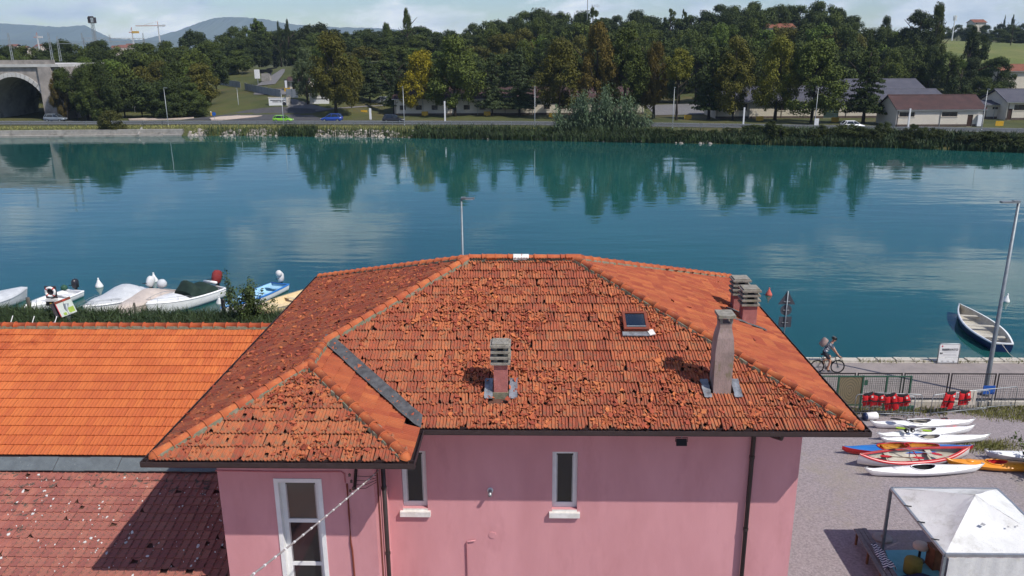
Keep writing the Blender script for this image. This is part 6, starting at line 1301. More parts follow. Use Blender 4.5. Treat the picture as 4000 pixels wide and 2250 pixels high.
# ------------------------------------------------------------------ buildings of the barracks
def gable(name, label, x0, x1, Yf, dep, zb, zw, zr_, roofm, wallm='wall_cream', windows=(), doors=(), ov=.5, plinth=True, panels=(), ridge_x=True, rz_=0):
    c = ((x0+x1)/2, Yf, zb); t = thing(name, label, 'building', c); W_ = x1-x0
    ops = [(a-x0-W_/2, b_-x0-W_/2, z0-zb, z1-zb) for a, b_, z0, z1 in windows]+[(a-x0-W_/2, b_-x0-W_/2, .02, z1-zb) for a, b_, z1 in doors]
    mb = MB(); wall_x(mb, -W_/2, W_/2, 0, .3, 0, zw-zb, ops); mb.bb(-W_/2, -W_/2+.3, .3, dep, 0, zw-zb); mb.bb(W_/2-.3, W_/2, .3, dep, 0, zw-zb); mb.bb(-W_/2+.3, W_/2-.3, dep-.3, dep, 0, zw-zb)
    for s_ in (-1, 1): x = s_*(W_/2-.05); mb.poly([(x, 0.02, zw-zb), (x, dep-.02, zw-zb), (x, dep/2, zr_-zb-.1)])
    mb.build('wall', [wallm], t)
    if plinth:
        cuts = [-W_/2-.03]; 
        for o_ in sorted([o_ for o_ in ops if o_[2] < .1]): cuts += [o_[0], o_[1]]
        cuts.append(W_/2+.03)
        for a, b_ in zip(cuts[::2], cuts[1::2]): MB().bb(a, b_, -.05, -.004, 0, .45).build('plinth', ['wall_shade_brown'], t)
    sl = (zr_-zw)/(dep/2)
    for s_ in (0, 1):
        mb = MB(); ya, yb = (-ov, dep/2) if s_ == 0 else (dep+ov, dep/2); za = zw-zb-ov*sl; zb2 = zr_-zb
        mb.poly([(-W_/2-ov, ya, za), (W_/2+ov, ya, za), (W_/2+ov, yb, zb2), (-W_/2-ov, yb, zb2)]); mb.poly([(-W_/2-ov, ya, za+.14), (W_/2+ov, ya, za+.14), (W_/2+ov, yb, zb2+.14), (-W_/2-ov, yb, zb2+.14)])
        mb.poly([(-W_/2-ov, ya, za), (W_/2+ov, ya, za), (W_/2+ov, ya, za+.14), (-W_/2-ov, ya, za+.14)])
        for s2 in (-1, 1): mb.poly([(s2*(W_/2+ov), ya, za), (s2*(W_/2+ov), yb, zb2), (s2*(W_/2+ov), yb, zb2+.14), (s2*(W_/2+ov), ya, za+.14)])
        mb.build('roof', [roofm], t)
    MB().tube([(-W_/2-ov, dep/2, zr_-zb+.12), (W_/2+ov, dep/2, zr_-zb+.12)], .14, 6).build('ridge', [roofm], t)
    MB().bb(-W_/2-ov, W_/2+ov, -ov-.12, -ov-.01, zw-zb-ov*sl-.06, zw-zb-ov*sl+.06).build('gutter', ['galv'], t)
    for (a, b_, z0, z1) in ops[:len(windows)]:
        w = MB(); fwid = .09
        w.bb(a, a+fwid, .12, .2, z0, z1); w.bb(b_-fwid, b_, .12, .2, z0, z1); w.bb(a+fwid, b_-fwid, .12, .2, z0, z0+fwid); w.bb(a+fwid, b_-fwid, .12, .2, z1-fwid, z1); m2 = (a+b_)/2; w.bb(m2-.04, m2+.04, .12, .2, z0+fwid, z1-fwid); wo = w.build('window', ['wall_shade_brown'], t); MB().bb(a+fwid, b_-fwid, .15, .17, z0+fwid, z1-fwid).build('pane', ['win_dark'], wo); MB().bb(a-.08, b_+.08, -.08, .0, z0-.10, z0).build('sill', [wallm], wo)
    for (a, b_, z0, z1), m_ in zip(ops[len(windows):], [d_ for d_ in doors]): MB().bb(a+.01, b_-.01, .1, .18, .0, z1).build('door', ['door_green' if b_-a > 1.6 else 'door_brown'], t)
    n_ = max(2, int(W_/6))
    for k in range(n_+1): x = -W_/2+.25+(W_-.5)*k/n_; MB().tube([(x, -.06, 0.0), (x, -.06, zw-zb-.1)], .06, 5).build('downpipe', ['galv' if k % 2 else 'wall_shade_brown'], t)
    return t
def Yb(px, py, z=1.35): return gz(px, py, z).y
def span(pxs, py, Y): return [gy(p, py, Y).x for p in pxs]
# A: long cream barracks behind the trees
Y = Yb(1800, 449); x0, x1 = span((1542, 2515), 440, Y); zt, zr_ = gy(1900, 383, Y).z, gy(1900, 383, Y).z+2.0
wins = []
for k in range(15):
    a, b_ = span((1561+62.5*k, 1585+62.5*k), 420, Y); wins.append((a, b_, gy(1900, 428, Y).z, gy(1900, 410, Y).z))
gable('cream_barracks', 'long cream barracks with small windows behind the plane trees', x0, x1, Y, 11, 1.3, zt, zr_, 'roof_brown', windows=wins)
# B: right long barracks with grey roof
Y = Yb(3100, 461); x0, x1 = span((2796, 3436), 440, Y); zt = gy(3100, 394, Y).z
wins = [(*span(w_, 420, Y), gy(3300, 430, Y).z, gy(3300, 403, Y).z) for w_ in ((2885, 2918), (2830, 2850), (3040, 3070), (3300, 3334), (3369, 3405))]
gable('cream_barracks', 'cream barracks with grey roof and green double door', x0, x1, Y, 12, 1.3, zt, zt+2.6, 'roof_grey', windows=wins, doors=[(*span((3220, 3278), 420, Y), gy(3250, 402, Y).z)])
# two more grey roofs behind
Y2 = Y+16; x0, x1 = span((3290, 3610), 350, Y2); zz = gy(3500, 350, Y2).z; gable('grey_roofed_hall', 'hall behind the barracks showing only its grey roof', x0, x1, Y2, 12, 1.35, zz, gy(3500, 310, Y2+6).z, 'roof_grey')
Y3 = Y+5; x0, x1 = span((3440, 3720), 372, Y3); zz = gy(3560, 385, Y3).z; gable('grey_roofed_hall', 'low grey roofed hall just behind the brown roofed garage', x0, x1, Y3+4, 9, 1.35, zz, gy(3560, 350, Y3+8).z, 'roof_grey')
# C: garage with brown roof, turned a little
Y = Yb(3650, 494); x0, x1 = span((3500, 3842), 470, Y); zt = gy(3650, 427, Y).z; wins = [(*span(w_, 450, Y), gy(3600, 456, Y).z, gy(3600, 438, Y).z) for w_ in ((3513, 3573), (3679, 3740))]
gar = gable('brown_roofed_garage', 'cream garage with brown tile roof and strip windows by the road', x0, x1, Y, 9, 1.3, zt, gy(3650, 373, Y+4.5).z, 'roof_brown', windows=wins, doors=[(*span((3781, 3802), 450, Y), gy(3790, 448, Y).z)], ov=.25)
for a, b_ in ((3587, 3664), (3760, 3828)):
    xa, xb = [v-(x0+x1)/2 for v in span((a, b_), 450, Y)]; z = gy(3600, 438, Y).z-1.3
    MB().bb(xa, xb, -.04, -.006, z-.05, z+.05).build('blind_bay_edge', ['wall_cream'], gar)
MB().bb(span((3822,), 470, Y)[0]-(x0+x1)/2-.4, span((3822,), 470, Y)[0]-(x0+x1)/2+.4, -.5, -.06, .1, 2.2).build('meter_cabinet', ['metal_white'], gar)
# D/E/F at right edge
Y = Yb(3870, 463); x0, x1 = span((3846, 3910), 440, Y); gable('white_annex', 'low white annex between garage and right hand house', x0, x1+.5, Y, 6, 1.3, gy(3870, 408, Y).z, gy(3870, 408, Y).z+.5, 'roof_grey', windows=[(*span((3878, 3900), 420, Y), gy(3880, 427, Y).z, gy(3880, 418, Y).z)])
Y = Yb(3950, 468); x0, x1 = span((3932, 4080), 440, Y); gable('grey_roofed_house', 'cream house with dark grey roof cut by the right edge', x0, x1, Y, 10, 1.3, gy(3960, 396, Y).z, gy(3960, 350, Y+5).z, 'roof_grey', windows=[(*span((3962, 4010), 420, Y), gy(3980, 431, Y).z, gy(3980, 409, Y).z)], doors=[(*span((3911+24, 3932+22), 440, Y), gy(3920, 425, Y).z)])
Y = 232; x0, x1 = span((3905, 4130), 330, Y); gable('red_roofed_house', 'cream house with red tile roof on the slope at right edge', x0, x1, Y, 11, ground(x0, Y)-.3, gy(3980, 277, Y).z, gy(3980, 253, Y+5).z, 'roof_red', windows=[(*span((3960, 3972), 300, Y), gy(3980, 312, Y).z, gy(3980, 292, Y).z)], plinth=False)
# houses higher on the hill
Y = 330; x0, x1 = span((2985, 3105), 110, Y); gable('hill_house', 'red roofed house showing between trees on the hill', x0, x1, Y, 10, ground(x0, Y)-2, gy(3040, 108, Y).z, gy(3040, 94, Y+5).z, 'roof_red', plinth=False)
Y = 600; x0, x1 = span((3805, 3852), 95, Y); gable('hilltop_villa', 'small white villa with red roof on the distant hilltop', x0, x1, Y, 10, ground(x0, Y)-1, gy(3830, 87, Y).z, gy(3830, 76, Y).z, 'roof_red', windows=[(*span((3812, 3818), 92, Y), gy(3830, 94, Y).z, gy(3830, 90, Y).z)], plinth=False)
Y = 300; x0, x1 = span((1645, 1685), 175, Y); gable('grey_shed', 'pale grey roofed shed glimpsed among the trees', x0, x1, Y, 6, ground(x0, Y)-1, gy(1665, 172, Y).z, gy(1665, 158, Y).z, 'concrete_plain', plinth=False)
# entrance walls with lettering, gates and pillars
def gatewall(label, px0, px1, py0, py1, pil, txt):
    p = gt((px0+px1)/2, py1); Y = p.y; a, b_ = span((px0, px1), py1, Y); h = gy(px0, py0, Y).z-p.z; t = thing('entrance_wall', label, 'wall', ((a+b_)/2, Y, p.z-.3), 0, 'entrance walls'); W_ = b_-a
    MB().bb(-W_/2, W_/2, 0, .4, 0, h+.3).build('wall', ['white_paint'], t); MB().bb(-W_/2-.1, W_/2+.1, -.08, .48, h+.302, h+.42).build('coping', ['wall_cream'], t)
    xp = W_/2+.45 if pil > 0 else -W_/2-.45; MB().bb(xp-.4, xp+.4, -.2, .6, 0, h+.7).build('pillar', ['wall_cream'], t); MB().bb(xp-.5, xp+.5, -.3, .7, h+.702, h+.85).build('pillar_cap', ['concrete_plain'], t)
    rr = random.Random(px0)
    for z, u0, u1 in txt:
        x = -W_/2+W_*u0
        while x < -W_/2+W_*u1:
            w_ = rr.uniform(.22, .34); MB().bb(x, x+w_*.8, -.03, -.004, .3+h*z, .3+h*(z+.11)).build('letter', ['text_dark'], t); x += w_*(1 if rr.random() < .85 else 1.8)
    return t, W_, h
t, W_, h = gatewall('white entrance wall with two lines of dark lettering and round emblem', 1051, 1120, 382, 412, 1, ((.62, .1, .93), (.42, .22, .86))); q = MB(); q.tube([(W_*.37, -.004, .3+h*.2), (W_*.37, -.04, .3+h*.2)], .45, 16); q.build('round_emblem', ['text_dark'], t)
gatewall('white entrance wall with one line of lettering, behind tree', 1225, 1285, 374, 405, -1, ((.55, .12, .85),))
p = gt(1228, 375); t = thing('flag_pole', 'white flag pole behind the right entrance wall', 'flag pole', p); hh = gy(1223, 262, p.y).z-p.z; MB().tube([(0, 0, 0), (0, 0, hh)], [.14, .07], 8).build('pole', ['metal_white'], t); MB().lathe([(.12, 0), (.15, .1), (.05, .25)], (0, 0, hh), 8).build('finial', ['metal_white'], t)
p = gt(1120, 355); t = thing('totem_sign', 'dark totem sign with white crest behind the entrance', 'sign', p); hh = gy(1120, 310, p.y).z-p.z; MB().bb(-.45, .45, -.2, .2, 0, hh).build('panel', ['board_dark'], t); MB().bb(-.3, .3, -.24, -.21, hh*.2, hh*.9).build('crest_panel', ['metal_white'], t)
p = gt(1008, 330); t = thing('notice_board', 'white notice board beside the upper road', 'sign', p); MB().bb(-.75, .75, -.08, .08, 1.6, 4.1).build('panel', ['white_paint'], t); MB().tube([(0, .1, 0), (0, .1, 2)], .12, 8).build('post', ['galv'], t)
def meshwall(label, pts, hgt):
    P = [gt(*q_) for q_ in pts]; t = thing('steel_fence', label, 'fence', P[0], 0, 'steel fences at the entrance')
    for a, b_ in zip(P, P[1:]):
        d = b_-a; n_ = max(2, int(d.length/2.4))
        for i in range(n_):
            p, r_ = a+d*(i/n_), a+d*((i+1)/n_); q = MB(); q.beam(p+Vector((0, 0, hgt/2)), r_+Vector((0, 0, hgt/2)), .04, hgt*.92); q.build('panel', ['fence_grey'], t, world=True); MB().tube([p, p+Vector((0, 0, hgt+.1))], .07, 6).build('post', ['pole_grey'], t, world=True)
    return t
meshwall('grey sheet steel fence climbing the grass slope', [(855, 330), (895, 338), (940, 344)], 1.8); meshwall('grey sheet steel fence left of the entrance gate', [(958, 352), (1000, 362), (1060, 374), (1098, 380)], 1.9); meshwall('grey steel sliding gate across the entrance', [(1120, 382), (1165, 384)], 2.2)
# display cannon on the grass
p = gt(1042, 318); t = thing('display_monument', 'dark relic on a stone pedestal by the upper road', 'monument', p); MB().bb(-1.2, 1.2, -1, 1, 0, 2.2).build('pedestal', ['concrete_plain'], t); q = MB(); q.box((0, 0, 2.9), (3.6, 1.2, .8)); q.tube([(.3, 0, 3.4), (3.4, 0, 3.8)], .18, 8); q.build('relic_body', ['black'], t)
for s_ in (-1, 1): MB().tube([(s_*1.1, -.75, 2.7), (s_*1.1, .75, 2.7)], .5, 12).build('relic_wheel', ['black'], t)
p = gt(1150, 352); gable('gate_kiosk', 'small gate kiosk with dark red roof in tree shade', p.x-1.5, p.x+4, p.y, 4, p.z-.2, p.z+2.4, p.z+3.1, 'roof_brown', doors=[(p.x-.5, p.x+.6, p.z+2.0)])
# ------------------------------------------------------------------ railway arch bridge at left
Yq = Yb(150, 466); bx = lambda px: gy(px, 400, Yq).x
xr_ = bx(196); xc = bx(66); R_ = xr_-xc; ztop = gy(66, 300, Yq).z; zdeck = gy(100, 262, Yq).z; zs = 1.2; xend = bx(228); dp = 20.0
br = thing('arch_bridge', 'pale stone railway bridge with a tall arch over the road', 'bridge', (xc, Yq, zs)); hA = ztop-zs
N = 20; arc = [(xc+R_*cos(a), zs+hA*sin(a)) for a in [pi*k/N for k in range(N+1)]]
q = MB()
for y in (Yq, Yq+dp):
    for (a, za), (b_, zb) in zip(arc, arc[1:]): q.poly([(a, y, za), (b_, y, zb), (b_, y, zdeck), (a, y, zdeck)])
    q.poly([(xc+R_, y, zs-1), (xend, y, zs-1), (xend, y, zdeck), (xc+R_, y, zdeck)]); q.poly([(xc-R_, y, zs-1), (xc-R_-9, y, zs-1), (xc-R_-9, y, zdeck), (xc-R_, y, zdeck)])
q.poly([(xend, Yq, zs-1), (xend, Yq+dp, zs-1), (xend, Yq+dp, zdeck), (xend, Yq, zdeck)]); q.build('spandrel_wall', ['bridge_stone'], br, world=True)
q = MB(); q.grid([[(a, Yq, za) for a, za in arc], [(a, Yq+dp, za) for a, za in arc]]); q.build('vault', ['bridge_vault'], br, True, world=True)
NS = 26
for k in range(NS):   # ring stones
    a0, a1 = pi*k/NS+.006, pi*(k+1)/NS-.006; m_ = MB(); pr_ = [(xc+(R_+dr)*cos(a), zs+(hA+dr)*sin(a)) for a, dr in ((a0, .0), (a1, .0), (a1, .95), (a0, .95))]
    f0 = [(x, Yq-.15, z) for x, z in pr_]; f1 = [(x, Yq+.02, z) for x, z in pr_]; m_.poly(f0)
    for i in range(4): m_.poly([f0[i], f1[i], f1[(i+1) % 4], f0[(i+1) % 4]])
    m_.build('ring_stone', ['bridge_ring'], br, world=True)
XE = xend+1.6; MB().bb(xc-R_-12, XE, Yq-.45, Yq+dp+.4, zdeck+.003, zdeck+.6).build('cornice', ['bridge_ring'], br, world=True); MB().bb(xc-R_-12, XE-1, Yq-.2, Yq+.2, zdeck+.603, zdeck+1.5).build('parapet', ['bridge_stone'], br, world=True); MB().bb(xend+.01, XE, Yq+.3, Yq+dp, ground(XE, Yq)-1, zdeck).build('abutment', ['bridge_stone'], br, world=True)
MB().bb(xend-3.2, xend-.3, Yq-.5, Yq-.01, zs-1, zdeck-.01).build('pilaster', ['bridge_stone'], br, world=True)
# masts of the railway
def mast(label, px, py0, py1, Y, lattice=False, arm=0, lean=0):
    b_ = gy(px, py1, Y); h = gy(px, py0, Y).z-b_.z; t = thing('railway_mast', label, 'mast', b_, 0, 'railway catenary masts'); q = MB()
    for s_ in (-.22, .22): q.tube([(s_, 0, 0), (s_*.7, 0, h)], .07, 5)
    for k in range(int(h/.8)): q.beam((-.2, 0, k*.8), (.2, 0, k*.8+.8), .05, .05)
    q.build('lattice_pole', ['galv'], t)
    if arm: MB().beam((0, 0, h*.72), (arm, 0, h*.70), .1, .1).build('cantilever', ['galv'], t); MB().beam((0, 0, h*.86), (arm, 0, h*.72), .05, .05).build('stay', ['galv'], t)
    return t
for px, a, b_, Y, lb, arm in ((52, 130, 250, Yq+6, 'leftmost on the bridge', 0), (207, 127, 246, Yq+6, 'on the bridge above the arch end', 0), (238, 142, 240, Yq+8, 'right of the bridge arch end', 5), (325, 128, 175, 290, 'behind the wood, left one of the gantry', 0), (432, 135, 170, 300, 'behind the wood, middle of the gantry', 0), (562, 128, 165, 310, 'behind the wood, right one of the gantry', 0), (374, 120, 165, 300, 'behind the wood beside the floodlight tower', 0)): mast('grey lattice railway mast '+lb, px, a, b_, Y, arm=arm)
a, b_ = gy(325, 148, 290), gy(562, 150, 305); t = thing('railway_gantry', 'long grey catenary gantry above the wood', 'gantry', (a.x, a.y, a.z-8)); q = MB()
for dz in (0, -1.2): q.beam(a+Vector((0, 0, dz)), b_+Vector((0, 0, dz)), .15, .15)
for k in range(24): f_ = k/24; q.beam(a.lerp(b_, f_)+Vector((0, 0, -1.2 if k % 2 else 0)), a.lerp(b_, f_+1/24)+Vector((0, 0, 0 if k % 2 else -1.2)), .08, .08)
q.build('truss', ['galv'], t, world=True)
for e in (a, b_): MB().beam(e, e-Vector((0, 0, 8)), .3, .3).build('leg', ['galv'], t, world=True)
Y = 320; b_ = gy(372, 165, Y); b_.z -= 6; h = gy(362, 70, Y).z-b_.z; t = thing('floodlight_tower', 'tall lattice floodlight tower with caged top', 'tower', b_)
q = MB(); tx_ = gy(362, 70, Y).x-b_.x
for s_ in (-1, 1):
    for s2 in (-1, 1): q.tube([(s_*.7, s2*.7, 0), (tx_*.0+s_*.35, s2*.35, h)], .09, 5)
for k in range(12): f_ = k/12; w_ = .7-.35*f_; q.beam((-w_, -w_, h*f_), (w_, -w_, h*(f_+1/12)), .07, .07); q.beam((w_, w_, h*f_), (-w_, w_, h*(f_+1/12)), .07, .07)
q.build('lattice', ['galv'], t); q = MB(); q.bb(-1.1, 1.1, -1.1, 1.1, h-1.9, h-1.7)
for s_ in (-1, 1): q.bb(s_*1.05-.05, s_*1.05+.05, -1.1, 1.1, h-1.69, h+.2)
q.bb(-.9, 1.2, -1.1, -.9, h+.0, h+.6); q.build('lamp_cage', ['board_dark'], t)
p = gy(2294, 70, 330); t = thing('radio_mast', 'thin radio mast rising above the skyline trees', 'mast', (p.x, 330, ground(p.x, 330))); MB().tube([(0, 0, 0), (0, 0, gy(2294, -8, 330).z-t.location.z)], .14, 6).build('pole', ['galv'], t); MB().box((0, 0, gy(2294, 22, 330).z-t.location.z), (.1, .1, 1)).build('fitting', ['galv'], t)
p = gy(2314, 70, 335); t = thing('tv_aerial', 'grid aerial on a mast above the skyline trees', 'aerial', (p.x, 335, ground(p.x, 335))); z = gy(2314, 24, 335).z-t.location.z; MB().tube([(0, 0, 0), (0, 0, z+.6)], .1, 6).build('pole', ['galv'], t); q = MB()
for k in range(6): q.beam((-.5+.6*k, 0, z-.8), (-.5+.6*k, 0, z+.7), .08, .08)
q.beam((-1, 0, z), (2.6, 0, z), .08, .08); q.build('grid', ['galv'], t)
p = gy(3722, 130, 420); t = thing('phone_mast', 'white mobile phone mast with antenna panels on the hill', 'mast', (p.x, 420, ground(p.x, 420))); z = gy(3727, 62, 420).z-t.location.z; MB().tube([(0, 0, 0), (0, 0, z)], [.3, .2], 8).build('tower', ['metal_white'], t)
for k in range(3): a = k*2.1; MB().box((cos(a)*.6, sin(a)*.6, z-1), (.35, .35, 2.4), rz=a).build('antenna_panel', ['white_paint'], t)
for px, py0, py1, Y, lb in ((3955, 75, 180, 380, 'on the meadow at right'), (3276, 130, 175, 300, 'among the hillside trees')):
    b_ = gy(px-8, py1, Y); t = thing('utility_pole', 'wooden utility pole '+lb, 'utility pole', b_, 0, 'utility poles'); h = gy(px, py0, Y).z-b_.z; MB().tube([(0, 0, -3), (0, 0, h)], [.22, .15], 7).build('pole', ['trunk'], t); MB().beam((-.6, 0, h-.4), (.6, 0, h-.4), .1, .1).build('crossarm', ['trunk'], t)
# ------------------------------------------------------------------ trees
def crown_mesh(kind, seed, N=9000, leaf=.017):
    rr = random.Random(seed); cl = []
    if kind == 'broad':
        for _ in range(72):
            z = rr.uniform(.04, .95); r0 = .5*min(1, ((1-z)/.62)**.62)*min(1, (z+.08)/.28)**.6; a = rr.uniform(0, 2*pi); r_ = r0*sqrt(rr.uniform(.15, 1)); cl.append((cos(a)*r_*.86, sin(a)*r_*.86, z, rr.uniform(.08, .135), .9))
    elif kind == 'round':
        for _ in range(44):
            a = rr.uniform(0, 2*pi); u_ = rr.uniform(-.75, 1); r_ = sqrt(1-u_*u_)*.40*rr.uniform(.55, 1); cl.append((cos(a)*r_, sin(a)*r_, .5+u_*.38, rr.uniform(.08, .16), .85))
    elif kind == 'umbrella':
        for _ in range(50):
            a = rr.uniform(0, 2*pi); r_ = .42*sqrt(rr.uniform(0, 1)); z = .35+.5*sqrt(max(0, 1-(r_/.47)**2))*rr.uniform(.45, 1); cl.append((cos(a)*r_, sin(a)*r_, z, rr.uniform(.08, .13), .8))
    elif kind == 'poplar':
        for _ in range(54):
            z = rr.uniform(.02, .97); r0 = .34*min(1, ((1-z)/.8)**.7)*min(1, (z+.1)/.25); a = rr.uniform(0, 2*pi); r_ = r0*sqrt(rr.uniform(.1, 1)); cl.append((cos(a)*r_, sin(a)*r_, z, rr.uniform(.05, .09), 1.6))
    elif kind == 'cedar':
        for k in range(14):
            z = .05+.90*(k/13); r0 = .50*(1-.86*(k/13)**1.2); n_ = max(4, int(13*(1-k/16)))
            for j in range(n_):
                a = rr.uniform(0, 2*pi); rl = r0*rr.uniform(.55, 1.08)
                for f_ in (.35, .65, .95): cl.append((cos(a)*rl*f_, sin(a)*rl*f_, z-.03*f_+rr.uniform(-.015, .015), .10*(1.15-.5*f_)*(.55+.6*r0/.5), .30))
    elif kind == 'airy':
        for _ in range(34):
            a = rr.uniform(0, 2*pi); z = rr.uniform(.2, 1); r_ = .42*sqrt(rr.uniform(0, 1))*sin(min(1, z)*pi*.85+.3); cl.append((cos(a)*r_, sin(a)*r_, z, rr.uniform(.05, .085), .8))
    V_ = []; Fc = []; tot = sum(c[3]**2 for c in cl)
    for (cx, cy_, cz, rc, fl) in cl:
        for _ in range(int(N*rc*rc/tot)):
            d = Vector((rr.gauss(0, 1), rr.gauss(0, 1), rr.gauss(0, 1))).normalized(); r_ = rc*(rr.random()**.4)*rr.uniform(.85, 1.12)
            p = Vector((cx+d.x*r_, cy_+d.y*r_, cz+d.z*r_*fl)); nrm = (d+Vector((rr.gauss(0, .6), rr.gauss(0, .6), rr.gauss(.25, .6)))).normalized(); t = nrm.cross(Vector((rr.gauss(0, 1), rr.gauss(0, 1), rr.gauss(0, 1)))).normalized(); s2 = nrm.cross(t); s_ = leaf*rr.uniform(.6, 1.4)
            b_ = len(V_); V_ += [tuple(p-t*s_), tuple(p-s2*s_*.6), tuple(p+t*s_), tuple(p+s2*s_*.6)]; Fc.append((b_, b_+1, b_+2, b_+3))
    me = bpy.data.meshes.new('crown'); me.from_pydata(V_, [], Fc); me.materials.append(M['leaf']); return me
CR = {}
for kd, n_, N, lf in (('broad', 4, 19000, .0150), ('round', 3, 7000, .021), ('umbrella', 1, 8000, .018), ('poplar', 1, 7000, .015), ('cedar', 3, 15000, .0155), ('airy', 2, 3500, .019)): CR[kd] = [crown_mesh(kd, 100+7*i+len(kd), N, lf) for i in range(n_)]
def trunk_mesh(seed):
    rr = random.Random(seed); q = MB(); q.tube([(0, 0, -.03), (.002, 0, .1), (rr.uniform(-.01, .01), rr.uniform(-.01, .01), .45), (rr.uniform(-.02, .02), rr.uniform(-.02, .02), .85)], [.030, .022, .016, .006], 8)
    for _ in range(6):
        a = rr.uniform(0, 6.28); z = rr.uniform(.28, .65); r_ = rr.uniform(.14, .28); q.tube([(0, 0, z), (cos(a)*r_*.5, sin(a)*r_*.5, z+.08), (cos(a)*r_, sin(a)*r_, z+.2)], [.012, .008, .003], 5, cap=False)
    return q.mesh('trunk', ['trunk'], True)
TRK = [trunk_mesh(s_) for s_ in range(4)]
trn = random.Random(77); tcount = [0]
def tree(px, ytop, Y, wpx, kind, tint, label, group, ybot=None, name=None, base=None, cb=.16):
    i = tcount[0]; tcount[0] += 1
    top = gy(px, ytop, Y); bx_ = gy(px, 400, Y).x; gz_ = ground(bx_, Y) if base is None else base; H_ = max(3, top.z-gz_); zc_ = Y*.958+(CAMH-top.z)*.2867; W_ = wpx*zc_/FPX
    t = thing(name or {'cedar': 'cedar_tree', 'poplar': 'poplar_tree', 'umbrella': 'umbrella_pine'}.get(kind, 'broadleaf_tree'), label, 'tree', (bx_, Y, gz_), trn.uniform(0, 6.28), group)
    k = obj('trunk', TRK[i % 4], t); k.scale = (H_*.9, H_*.9, H_)
    c = obj('crown', CR[kind][i % len(CR[kind])], t); c.location = (0, 0, H_*cb); sc_ = {'broad': 1.42, 'round': 1.25, 'umbrella': 1.35, 'poplar': 1.6, 'cedar': 1.2, 'airy': 1.1}[kind]; ch = H_*(1-cb)*.99
    if kind in ('round', 'umbrella') and ch > 1.15*W_*sc_: ch = 1.15*W_*sc_
    c.location = (0, 0, H_-ch*1.0); c.scale = (W_*sc_, W_*sc_, ch)
    v = 1.3*trn.uniform(.8, 1.2); c.color = (tint[0]*v, tint[1]*v, tint[2]*v*.7, 1); return t
G1 = (.105, .135, .040); G2 = (.085, .115, .040); GD = (.060, .085, .036); CE = (.072, .098, .058); OL = (.135, .130, .036); BR = (.16, .120, .038); YE = (.30, .25, .025); GY = (.115, .15, .10); LG = (.13, .19, .05); YG = (.20, .20, .045)
FR = 'trees along the far road'
for px, yt, yb, w, kd, ti, lb in (
 (1310, 130, 456, 165, 'broad', OL, 'tall olive green plane tree with its trunk behind the blue car'), (1202, 182, 410, 88, 'broad', GY, 'grey green tree behind the flag pole'), (1392, 225, 440, 60, 'broad', OL, 'narrow tree between the olive plane and first cedar'), (1446, 216, 437, 132, 'cedar', CE, 'first dark cedar, above the white upright sign'), (1538, 203, 447, 92, 'cedar', CE, 'slim cedar at the left end of the cream barracks'), (1646, 193, 450, 128, 'broad', YE, 'bright yellow autumn tree beside the barracks'), (1776, 140, 455, 186, 'broad', G1, 'big full green plane tree right of the yellow tree'), (1922, 198, 452, 135, 'cedar', CE, 'cedar right of the big green plane tree'), (2029, 203, 453, 140, 'cedar', CE, 'cedar left of the brownish plane group'), (2186, 150, 462, 158, 'broad', OL, 'broad plane tree left of the reed clump'), (2330, 92, 462, 130, 'broad', BR, 'tall brown tinged plane behind the reed clump'), (2440, 116, 462, 156, 'broad', G1, 'tall green plane behind the right of the reed clump'), (2555, 168, 462, 92, 'broad', BR, 'rust brown tree left of the lime tinted tree'), (2645, 177, 470, 108, 'round', YG, 'lime and yellow tinted round tree by the barracks yard'), (2772, 163, 466, 132, 'cedar', GD, 'dark conifer right of the barracks yard'), (2866, 150, 470, 146, 'broad', OL, 'plane tree right of the dark conifer'), (3032, 144, 474, 136, 'broad', YG, 'yellowish green plane tree, fourth from the white car'), (3176, 152, 480, 200, 'broad', G1, 'wide plane tree left of the white car'), (3380, 150, 482, 150, 'cedar', GD, 'tall dark conifer behind the white car')):
    Y = gz(px, yb, 1.3).y if yb > 420 else gt(px, yb).y; tree(px, yt, Y, w, kd, ti, lb, FR, cb=.13 if kd != 'cedar' else .12)
# wood on the embankment beside the bridge
WD = 'wood on the embankment right of the bridge'
rr = random.Random(51)
LMK = [(-400, 'the left picture edge'), (196, 'the bridge arch'), (362, 'the floodlight tower'), (562, 'the railway gantry'), (790, 'the lone round pine'), (1035, 'the upper entrance road'), (1248, 'the broad umbrella pine'), (1446, 'the first cedar'), (1602, 'the tall poplar'), (1776, 'the big green plane tree'), (2029, 'the fourth cedar'), (2294, 'the radio mast'), (2440, 'the giant reed clump'), (2645, 'the lime tinted tree'), (2772, 'the dark conifer'), (3032, 'the yellowish plane tree'), (3176, 'the wide plane tree'), (3380, 'the tall dark conifer'), (3555, 'the large dark hill tree'), (3722, 'the phone mast'), (3830, 'the hilltop villa')]
ORD = ['just', 'second', 'third', 'fourth', 'fifth', 'sixth', 'seventh', 'eighth', 'ninth']
lmc = {}
def place_label(label, px):
    lm = [l_ for x_, l_ in LMK if x_ <= px][-1]; k = (label, lm); n_ = lmc.get(k, 0); lmc[k] = n_+1
    return label+', '+ORD[min(n_, 8)]+' right of '+lm
def row(x0, x1, st, Y, yt, w, label, group, tints, kinds=('round', 'broad'), jy=14, skip=None, cb=.05, jY=6):
    x = x0
    while x <= x1:
        px = x+rr.uniform(-.3, .3)*st; y = (yt(px) if callable(yt) else yt)+rr.uniform(-jy, jy)
        if not (skip and skip(px)): tree(px, y, Y+rr.uniform(-jY, jY), w*rr.uniform(.85, 1.25), rr.choice(kinds), rr.choice(tints), place_label(label, px), group, cb=cb)
        x += st
row(345, 790, 50, 184, lambda x: 300+.06*abs(x-520), 110, 'dark tree at foot of wood', WD, (GD, G2, GD), jY=2)
